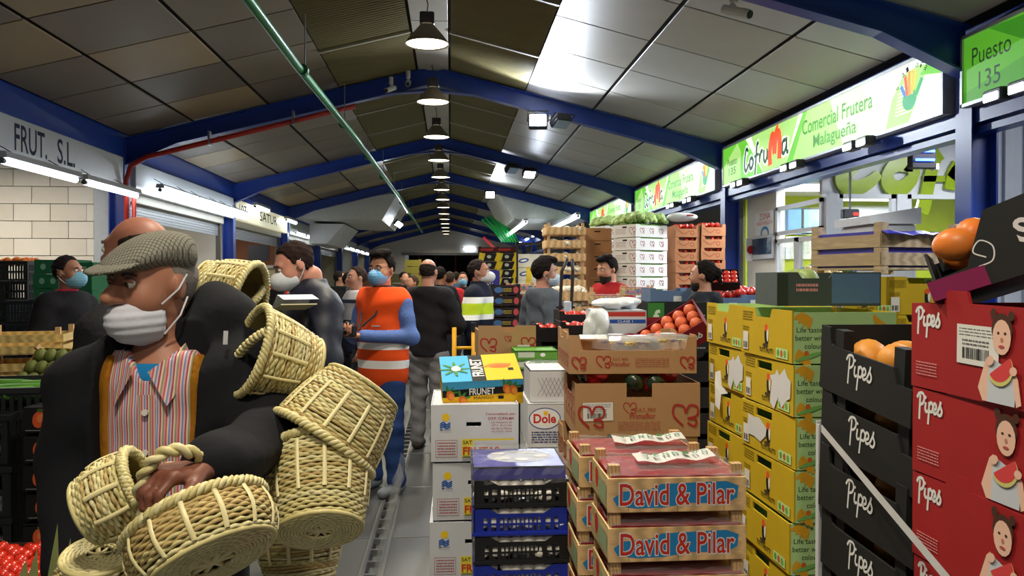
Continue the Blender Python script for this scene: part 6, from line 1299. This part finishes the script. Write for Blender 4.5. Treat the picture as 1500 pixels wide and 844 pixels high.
person('bearded man in a red top behind the strawberry crates', at_px(893, 8.15), R(-52), 1.8, (190,138,112), (R(-8), R(14), 0), hair=(24,20,20), style='thick', top=(168,40,46), infl=.024, trousers=(40,40,46), beard=(28,22,20), h=.013)
person('man with a ponytail in black, seen from behind by the blue cartons', at_px(1030, 6.5), R(-128), 1.72, (184,134,110), (R(6),0,0), hair=(26,22,20), style='tail', top=(30,34,40), hood=True, infl=.035, hem=.84, trousers=(40,42,48), h=.013, beard=(36,28,26))
# people further down the hall
for (lb, px, Y, rz_, H, top, hair, st, mk) in (
    ('far person in black with a pale blue mask facing the camera', 678, 13.5, 0, 1.68, (28,30,36), (60,46,40), 'short', BLUEM), ('far person in a red jacket seen from behind', 659, 12.6, 170, 1.68, (170,40,48), (60,48,42), 'short', None),
    ('far person in a dark coat just past the bald man', 645, 11.5, 160, 1.74, (26,28,34), (30,26,26), 'short', None), ('far person in a dark jacket bent over crates', 604, 13, -60, 1.62, (30,30,36), (70,54,44), 'short', None),
    ('far man in a dark vest and mask at the left stalls', 384, 12.6, 60, 1.7, (36,40,44), (30,26,26), 'short', BLUEM), ('far person in red and black behind the striped hooded top', 512, 11.7, 70, 1.66, (110,24,34), (30,26,24), 'short', None),
    ('far person in navy beyond the red jacket', 668, 18, 180, 1.72, (60,80,110), (40,34,30), 'short', None), ('far person in grey at the end of the aisle', 638, 20, 20, 1.7, (80,80,86), (40,34,30), 'short', None), ('far person in a brown coat at the end of the aisle', 652, 23, -30, 1.7, (90,64,50), (40,34,30), 'short', None),
    ('far person in a dark green jacket by the left stalls', 498, 14, 110, 1.7, (36,50,44), (40,34,30), 'short', None), ('far person in black among the far crates', 592, 15.5, 40, 1.7, (24,24,28), (30,26,26), 'short', None)):
    person(lb, at_px(px, Y), R(rz_), H, hair=hair, style=st, top=top, mask=mk, h=.026, infl=.03, eyes=Y < 14, wr=.004, trousers=(40,44,54))
# ---------------- the basket seller ----------------
SH = 1.68; s1 = SH/1.75; root = W(236, 500, 2.02); RZ = R(-4)
ps = thing('person', 'basket seller in a flat cap, white mask, striped shirt and dark open coat', 'person', (root.x, 2.02, 0), (0,0,RZ)); ps.scale = (s1,)*3
def loc_(px, py, Y):
    q = W(px, py, Y)-Vector((root.x, 2.02, 0)); c, s = math.cos(-RZ), math.sin(-RZ); return Vector(((q.x*c-q.y*s)/s1, (q.x*s+q.y*c)/s1, q.z/s1))
eL, wL = loc_(402, 640, 1.92), loc_(300, 688, 1.5); shL = Vector((.19,.01,1.38)); eR, wR = loc_(112, 690, 2.0), loc_(105, 860, 1.85); shR = Vector((-.19,.01,1.38))
HY = R(-30); Mh = head_M(HY, R(5), 0, .008); sk = skin_mat((170,116,92)); skh = skin_mat((116,70,54))
B = head_prims(SDF(), Mh); B.cone((0,0,1.36), (0,0,1.0), .13, .13, (1,1.5,1)).cone((-.14,.01,1.39), (.14,.01,1.39), .05)
for sh, e, w_ in ((shL, eL, wL), (shR, eR, wR)): B.cone(sh, e, .05, .042).cone(e, w_, .04, .03)
for x in (-.1, .1): B.cone((x*.9,0,.92), (x,-.02,.49), .08, .055).cone((x,-.02,.49), (x,.02,.09), .052, .04)
B.cone((0,-.088,1.652), (0,-.126,1.612), .011, .018, M=Mh, k=.012).ell((.016,-.105,1.606), (.012,.014,.011), M=Mh, k=.008).ell((-.016,-.105,1.606), (.012,.014,.011), M=Mh, k=.008)
hb_ = B.mesh('b', sk, .0075)
hl = hand_sdf(wL, loc_(228, 700, 1.42)-wL, Vector((.1,.2,-1)), 1, (.75,.85,.6)).mesh('h', skh, .005); hr = hand_sdf(wR, wR-eR, Vector((.6,-.3,0)), -1, (.5,.6,.5)).mesh('h', skh, .006)
put('body', join('body', [hb_, hl, hr]), ps)
# shirt with woven stripes, buttons, collar
def stripes(period, cols):
    m = banded([(i/len(cols), c) for i, c in enumerate(cols)], 'X'); nt = m.node_tree; mr = [n for n in nt.nodes if n.type == 'MAP_RANGE'][0]; sx = [n for n in nt.nodes if n.type == 'SEPXYZ'][0]
    a = nt.nodes.new('ShaderNodeMath'); a.operation = 'DIVIDE'; a.inputs[1].default_value = period; b = nt.nodes.new('ShaderNodeMath'); b.operation = 'FRACT'; nt.links.new(sx.outputs['X'], a.inputs[0]); nt.links.new(a.outputs[0], b.inputs[0]); nt.links.new(b.outputs[0], mr.inputs['Value']); return m
STR = stripes(.026, [(196,92,104), (222,196,190), (120,140,190), (206,180,180), (170,70,96), (222,200,176), (140,150,120), (214,150,150)])
S = SDF(); S.cone((0,0,1.37), (0,.0,1.1), .145, .15, (1,1.36,1), k=.04).cone((0,0,1.1), (0,.0,.85), .15, .155, (1,1.3,1), k=.04).ell((0,.0,1.44), (.09,.085,.06), k=.03)
put('shirt', S.mesh('shirt', STR, .009, wrinkle(.003, 1.3), lambda G: np.maximum.reduce([.82-G[..., 2], G[..., 2]-1.47, np.where(G[..., 1] < 0, G[..., 2]-1.40-1.15*np.abs(G[..., 0]-.004), -1.)])), ps)
for k in range(6): MB().cyl((.012,-.118-.002*k,1.33-.095*k), (.012,-.124-.002*k,1.33-.095*k), .0075, n=12).build('button', mat((225,220,215), .3), ps)
MB().box(-.008,.032,-.1135,-.111,1.0,1.37).build('placket', STR, ps)
for x in (-1, 1): MB().add([(x*.075,.02,1.505),(x*.068,-.055,1.475),(x*.018,-.118,1.425),(x*.062,-.118,1.345),(x*.098,-.045,1.42),(x*.1,.03,1.46)], [(0,1,2,3,4,5)]).build('collar', STR, ps)
C = SDF(); C.cone((0,-.022,1.4), (0,-.016,1.43), .078, .066, k=.02); put('undershirt', C.mesh('undershirt', cloth((30,120,180)), .009, None, lambda G: np.maximum(1.385-G[..., 2], G[..., 2]-1.44)), ps)
def opened(w0): return lambda G: np.where((G[..., 1] < -.03), w0(G[..., 2])-np.abs(G[..., 0]-.004), -1.0)
V = SDF(); V.cone((0,0,1.37), (0,0,1.1), .153, .158, (1,1.33,1), k=.04).cone((0,0,1.1), (0,0,.8), .158, .165, (1,1.27,1), k=.04).ell((0,.02,1.42), (.1,.095,.06), k=.03)
put('cardigan', V.mesh('cardigan', cloth((150,98,22)), .009, wrinkle(.002), lambda G: np.maximum.reduce([.78-G[..., 2], G[..., 2]-1.46, opened(lambda z: .085+.012*np.sin(6*z))(G)])), ps)
COAT = mat((17,18,24), .9, var=.25, scale=40, bump=.15, spec=.25)
J = SDF(); J.cone((0,.01,1.36), (0,.01,1.1), .19, .2, (1,1.22,1), k=.06).cone((0,.01,1.1), (0,.01,.7), .2, .22, (1,1.2,1), k=.06).cone((-.16,.015,1.375), (.16,.015,1.375), .09, k=.06)
for sh, e, w_ in ((shL, eL, wL), (shR, eR, wR)):
    D = (w_-e).normalized(); J.cone(sh, e, .095, .085, k=.05).cone(e, w_-D*.035, .08, .06, k=.04)
J.ell((.03,.12,1.44), (.17,.1,.075), k=.05).ell((.1,.05,1.46), (.07,.1,.06), k=.05, rot=(0,.4,0)).ell((-.1,.05,1.45), (.06,.09,.05), k=.05).ell((.13,.09,1.5), (.1,.09,.11), k=.05).ell((.1,.1,1.57), (.07,.07,.07), k=.05).ell((.2,.08,1.43), (.09,.1,.07), k=.05)
def jclip(G):
    arm = np.zeros(G.shape[:-1], bool)
    for e, w_ in ((eL, wL), (shL, eL), (eR, wR)):
        a = np.array(e); d = np.array(w_)-a; hh = np.clip(((G-a)@d)/(d@d), 0, 1); arm |= np.linalg.norm(G-a-hh[..., None]*d, axis=-1) < .105
    o = opened(lambda z: .118+.04*np.clip(z-1.25, 0, 1))(G); o = np.where(arm & (np.abs(G[..., 0]) > .06), -1, o); return np.maximum(.62-G[..., 2], o)
put('coat', J.mesh('coat', COAT, .0105, wrinkle(.008, .8, 2), jclip), ps)
MB().tube([loc_(331, 485, 1.93), loc_(330, 505, 1.925)], .006, 6).build('drawstring_toggle', mat((200,204,210), .3), ps)
L = SDF(); L.ell((0,.01,.92), (.17,.13,.14), k=.05)
for x in (-.1, .1): L.cone((x*.9,0,.9), (x,-.02,.49), .105, .08, k=.05).cone((x,-.02,.49), (x,.02,.09), .078, .068, k=.03); Sx = SDF(); Sx.cone((x,.05,.05), (x,-.13,.04), .05, .042, k=.02); put('shoe', Sx.mesh('shoe', cloth((40,34,30)), .012, None, lambda G: .004-G[..., 2]), ps)
put('trousers', L.mesh('trousers', cloth((44,44,52)), .015, wrinkle(.006, 1.2), lambda G: np.maximum(.055-G[..., 2], G[..., 2]-1.0)), ps)
# mask, loops, eyes, hair, cap
Mk = SDF(); Mk.ell((0,-.038,1.55), (.069,.09,.064), M=Mh).ell((0,-.085,1.555), (.034,.036,.03), M=Mh, k=.03)
mk = put('face_mask', Mk.mesh('face_mask', mat((206,208,220), .7, var=.05, scale=30, bump=.1), .0055, lambda G: .0018*np.sin(inv_apply(Mh, G)[..., 2]*300), lambda G: (lambda Q: np.maximum.reduce([Q[..., 1]+.02, Q[..., 2]-1.597-.1*(Q[..., 1]+.1), 1.485-Q[..., 2]]))(inv_apply(Mh, G))), ps)
for x in (-1, 1):
    for a, b in (((x*.07,-.034,1.588), (x*.088,.03,1.655)), ((x*.066,-.03,1.515), (x*.087,.028,1.6))): MB().tube([Mh @ Vector(a), Mh @ (Vector(a).lerp(Vector(b), .5)+Vector((x*.015,0,0))), Mh @ Vector(b)], .0024, 5).build('ear_loop', mat((214,214,220), .7), mk)
for x in (-1, 1):
    mb = MB(); mb.ball(Mh @ Vector((x*.031,-.083,1.643)), .0128, 12, 9); mb.ball(Mh @ Vector((x*.031-.002,-.0905,1.6415)), .0078, 10, 8, 1); mb.build('eye', [EYEW, IRIS], ps, True)
    MB().tube([Mh @ Vector((x*.014,-.094,1.663)), Mh @ Vector((x*.034,-.095,1.668)), Mh @ Vector((x*.052,-.081,1.659))], [.003,.0045,.002], 6).build('eyebrow', mat((60,52,48), .8), ps)
    MB().tube([Mh @ Vector((x*.017,-.0935,1.647)), Mh @ Vector((x*.031,-.0975,1.6525)), Mh @ Vector((x*.046,-.089,1.646))], [.003,.0062,.003], 6).build('eyelid', sk, ps, True)
Hh = SDF(); Hh.ell((0,.018,1.65), (.079,.1,.09), M=Mh); put('hair', Hh.mesh('hair', mat((120,112,106), .8, var=.3, scale=120, bump=.4), .008, None, lambda G: (lambda Q: np.maximum.reduce([-.0+(.0-Q[..., 1]), 1.575-Q[..., 2]+.5*np.maximum(0, .06-Q[..., 1])]))(inv_apply(Mh, G))), ps)
def tweed():
    m = mat((128,126,116), .9, var=.1, scale=200, bump=.3, spec=.1, name='tweed'); nt = m.node_tree; b = nt.nodes['Principled BSDF']; src = b.inputs['Base Color'].links[0].from_socket; tc = [n for n in nt.nodes if n.type == 'TEX_COORD'][0]
    for ax, dirn in ((0, 'X'), (1, 'Y')):
        w_ = nt.nodes.new('ShaderNodeTexWave'); w_.bands_direction = dirn; w_.inputs['Scale'].default_value = 38; w_.inputs['Distortion'].default_value = .6; r_ = nt.nodes.new('ShaderNodeValToRGB'); r_.color_ramp.elements[0].position = .0; r_.color_ramp.elements[0].color = (.34,.33,.3,1); r_.color_ramp.elements[1].position = .35; r_.color_ramp.elements[1].color = (1,1,1,1)
        mx = nt.nodes.new('ShaderNodeMix'); mx.data_type = 'RGBA'; mx.blend_type = 'MULTIPLY'; mx.inputs['Factor'].default_value = .8; nt.links.new(tc.outputs['Object'], w_.inputs['Vector']); nt.links.new(w_.outputs['Fac'], r_.inputs[0]); nt.links.new(src, mx.inputs['A']); nt.links.new(r_.outputs[0], mx.inputs['B']); src = mx.outputs['Result']
    nt.links.new(src, b.inputs['Base Color']); return m
Cp = SDF(); Cp.ell((0,.012,1.713), (.088,.098,.048), M=Mh, k=.03, rot=(R(12),0,0)).ell((0,-.062,1.697), (.078,.07,.024), M=Mh, k=.03, rot=(R(20),0,0)).ell((0,.04,1.695), (.084,.066,.05), M=Mh, k=.03)
TW = tweed(); cap = put('flat_cap', Cp.mesh('flat_cap', TW, .0075, wrinkle(.0012, 2), lambda G: (lambda Q: 1.676+.14*np.minimum(Q[..., 1], .05)*-1-.02-Q[..., 2])(inv_apply(Mh, G))), ps)
Br = SDF(); Br.ell((0,-.105,1.684), (.078,.06,.009), M=Mh, rot=(R(14),0,0)); put('brim', Br.mesh('brim', TW, .005), cap)
# wristwatch
d_ = (wL-eL).normalized(); MB().tube([wL+d_*-.012+Vector((.034*math.cos(a)*abs(d_.y)+.0, -.034*math.cos(a)*d_.x, .034*math.sin(a))) for a in [k*PI/8 for k in range(16)]], .006, 6, closed=True).build('watch', mat((200,204,210), .2, metal=.8), ps, True)
# ======================= WICKER BASKETS =======================
CANE = [mat((200,188,130), .45, var=.3, scale=30, spec=.45, stretch=(1,1,3)), mat((214,204,154), .45, var=.25, scale=30, spec=.45), mat((184,160,104), .5, var=.35, scale=25, spec=.4)]
STK = mat((226,214,160), .4, var=.15, scale=30, spec=.5); INS = mat((122,108,66), .6, var=.3, scale=40)
def basket(label, loc, axis, spin, rb, rt, h, ns=12, handle=None, tone=0, rows=None, bulge=.06, base=True, wide=True, hpath=None):
    """woven basket: base at the origin, opening along the local z axis"""
    t = thing('wicker_basket', label, 'basket', loc); z = Vector(axis).normalized(); q = z.to_track_quat('Z', 'Y'); t.rotation_mode = 'QUATERNION'; t.rotation_quaternion = q @ Euler((0,0,spin)).to_quaternion()
    t['group'] = 'wicker baskets carried by the seller'
    rows = rows or int(h/.0068); nst = ns*2; seg = nst*4
    rad = lambda v: rb+(rt-rb)*v+bulge*rb*math.sin(PI*min(1, v*1.05))
    r = random.Random(int(h*1e4)+ns); grp = [MB(), MB(), MB()]
    for j in range(rows):
        v = (j+.5)/rows; zz = h*v; R0 = rad(v); P = []; wob = r.uniform(-.0015,.0015); ph = (j % 2)*PI; k = r.choice([0,0,1,1,2] if tone == 0 else [0,1,2,2])
        for i in range(seg): a = 2*PI*i/seg; P.append(((R0+.0026*math.cos(nst*a/1+ph)+.0)*math.cos(a), (R0+.0026*math.cos(nst*a+ph))*math.sin(a), zz+wob+.0012*math.sin(3*a+j)))
        grp[k].tube(P, h/rows*.56, 5, closed=True)
    for k in range(3):
        if grp[k].v: o = grp[k].build('weave', CANE[k], t, True); o['kind'] = 'stuff'
    # flat pale stakes, outside every second upright
    for i in range(ns):
        a = 2*PI*i/ns; P = [((rad(v)+.0055)*math.cos(a), (rad(v)+.0055)*math.sin(a), h*v) for v in ([.3,.45,.6,.75,.92] if wide else [.1,.3,.5,.7,.95])]; wd = .0045
        v_ = []
        for p_ in P:
            p_ = Vector(p_); tg = Vector((-math.sin(a), math.cos(a), 0)); rd = Vector((math.cos(a), math.sin(a), 0)); v_ += [p_-tg*wd, p_-tg*wd*.5+rd*.0025, p_+tg*wd*.5+rd*.0025, p_+tg*wd]
        MB().add(v_, [(i_*4+k, i_*4+k+1, i_*4+5+k, i_*4+4+k) for i_ in range(len(P)-1) for k in range(3)]).build('stake', STK, t, True)
    # lining and base
    MB().lathe([(rad(0)-.006,.006)]+[(rad(v)-.006, h*v) for v in (.1,.3,.5,.7,.9,1)], 36).build('lining', INS, t, True)
    if base:
        mb = MB(); n = max(4, int(rb/.0062))
        for k in range(n):
            rr = rb*(k+.6)/n
            if rr < rb*.34: continue
            mb.tube([(rr*math.cos(2*PI*i/36), rr*math.sin(2*PI*i/36), .0015*math.cos(9*2*PI*i/36*2+k*PI)-.002*(1-rr/rb)) for i in range(36)], rb/n*.56, 5, closed=True)
        o = mb.build('base_weave', CANE[1], t, True); o['kind'] = 'stuff'
        for k in range(4): a = PI*k/4+.2; MB().tube([(-rb*.95*math.cos(a), -rb*.95*math.sin(a), .003), (0,0,.002), (rb*.95*math.cos(a), rb*.95*math.sin(a), .003)], .0055, 6, flat=.6).build('base_spoke', STK, t, True)
        MB().lathe([(rb*.97,.007),(0,.008)], 24).build('base_lining', INS, t)
        MB().tube([((rb+.003)*math.cos(2*PI*i/48), (rb+.003)*math.sin(2*PI*i/48), .002) for i in range(48)], .005, 6, closed=True).build('foot_ring', CANE[0], t, True)
    # braided rim of three strands
    for k in range(3):
        n = 120; tw = 22; P = []
        for i in range(n): a = 2*PI*i/n; ph = tw*a+k*2*PI/3; P.append(((rt+.002+.0058*math.cos(ph))*math.cos(a), (rt+.002+.0058*math.cos(ph))*math.sin(a), h+.004+.0058*math.sin(ph)))
        MB().tube(P, .0056, 6, closed=True).build('rim_strand', CANE[k % 2], t, True)
    if hpath:
        Mi = (Matrix.Translation(t.location) @ t.rotation_quaternion.to_matrix().to_4x4()).inverted(); C = [Vector(p_) for p_ in catmull([Mi @ p_ for p_ in hpath], 10)]
        for k in range(2):
            P = []
            for i in range(len(C)):
                tg = (C[min(i+1, len(C)-1)]-C[max(i-1, 0)]).normalized(); u = tg.orthogonal().normalized() if i == 0 else (u-tg*u.dot(tg)).normalized(); ph = i*.62+k*PI; P.append(C[i]+(u*math.cos(ph)+tg.cross(u)*math.sin(ph))*.0062)
            MB().tube(P, .0068, 7).build('handle_strand', CANE[1-k], t, True)
    if handle:
        hh, thk, hr = handle
        for k in range(2):
            n = 60; P = []
            for i in range(n+1):
                a = PI*i/n; ph = 20*a+k*PI; c = Vector((hr*math.cos(a), 0, h-.01+hh*math.sin(a))); nr = Vector((math.cos(a), 0, math.sin(a))); P.append(c+nr*thk*.55*math.cos(ph)+Vector((0,1,0))*thk*.55*math.sin(ph))
            MB().tube(P, thk*.62, 7).build('handle_strand', CANE[1-k], t, True)
    return t
b1 = basket('broad shallow wicker basket hanging from the hand of the seller', W(312, 824, 1.45), (-.46,.46,.76), .5, .108, .12, .082, 14, None, 1, None, .1, wide=False, hpath=[W(*q) for q in ((214,768,1.46),(203,735,1.44),(213,692,1.43),(243,662,1.43),(283,664,1.46),(302,690,1.52),(300,715,1.55))])
b2 = basket('small round wicker basket hanging at the shirt front', W(128, 752, 1.52), (.86,.1,.42), .2, .056, .068, .1, 10, (.075, .009, .05), 0, bulge=.16)
b3 = basket('wicker basket showing only its dome below the small one', W(145, 812, 1.55), (-.05,.25,-.9), .3, .06, .085, .09, 12, None, 0)
b4 = basket('wicker basket with its spoked base turned to the camera', W(468, 778, 1.72), (-.1,.62,.74), .1, .085, .106, .175, 12, None, 0)
b5 = basket('large wicker basket tipped mouth down under the elbow, topmost of the lower bunch', W(532, 568, 1.9), (-.5,-.34,-.72), .15, .088, .125, .15, 13, None, 0)
b6 = basket('wicker basket lying open towards the shoulder with a crossing handle', W(455, 540, 2.02), (-.8,-.45,.32), .6, .07, .105, .15, 12, (.03, .011, .1), 0)
b7 = basket('wicker basket high behind the shoulder of the seller', W(297, 430, 2.28), (.62,-.1,-.12), .4, .085, .105, .13, 12, (.02, .011, .1), 0)
b8 = basket('wicker basket hanging lowest behind the spoked-base one', W(440, 845, 1.93), (-.05,.2,.9), .2, .075, .1, .13, 12, None, 1)
t = thing('carrying_cord', 'thin cord stringing the wicker baskets together over the shoulder', 'cord'); MB().tube([W(335, 470, 2.22), W(380, 470, 2.12), W(430, 540, 2.06), W(490, 610, 1.99), W(470, 700, 1.9), W(450, 790, 1.9)], .004, 6).build('cord', CANE[2], t, True)
# leaves at the lower edge
t = thing('corn_leaves', 'pale green pointed leaves beside the low tomato tray', 'leaves', W(62, 840, 1.7)); LF = mat((130,136,84), .6, var=.3)
for k, (dx, hh) in enumerate(((-.04,.03), (-.02,.05), (.02,.1), (.045,.07))): MB().add([(dx-.01,0,-.1),(dx+.01,0,-.1),(dx+.016,-.006,-.02),(dx-.014,.004,-.02),(dx+.01,0,hh)], [(0,1,2,3),(3,2,4)]).build('leaf', LF, t)
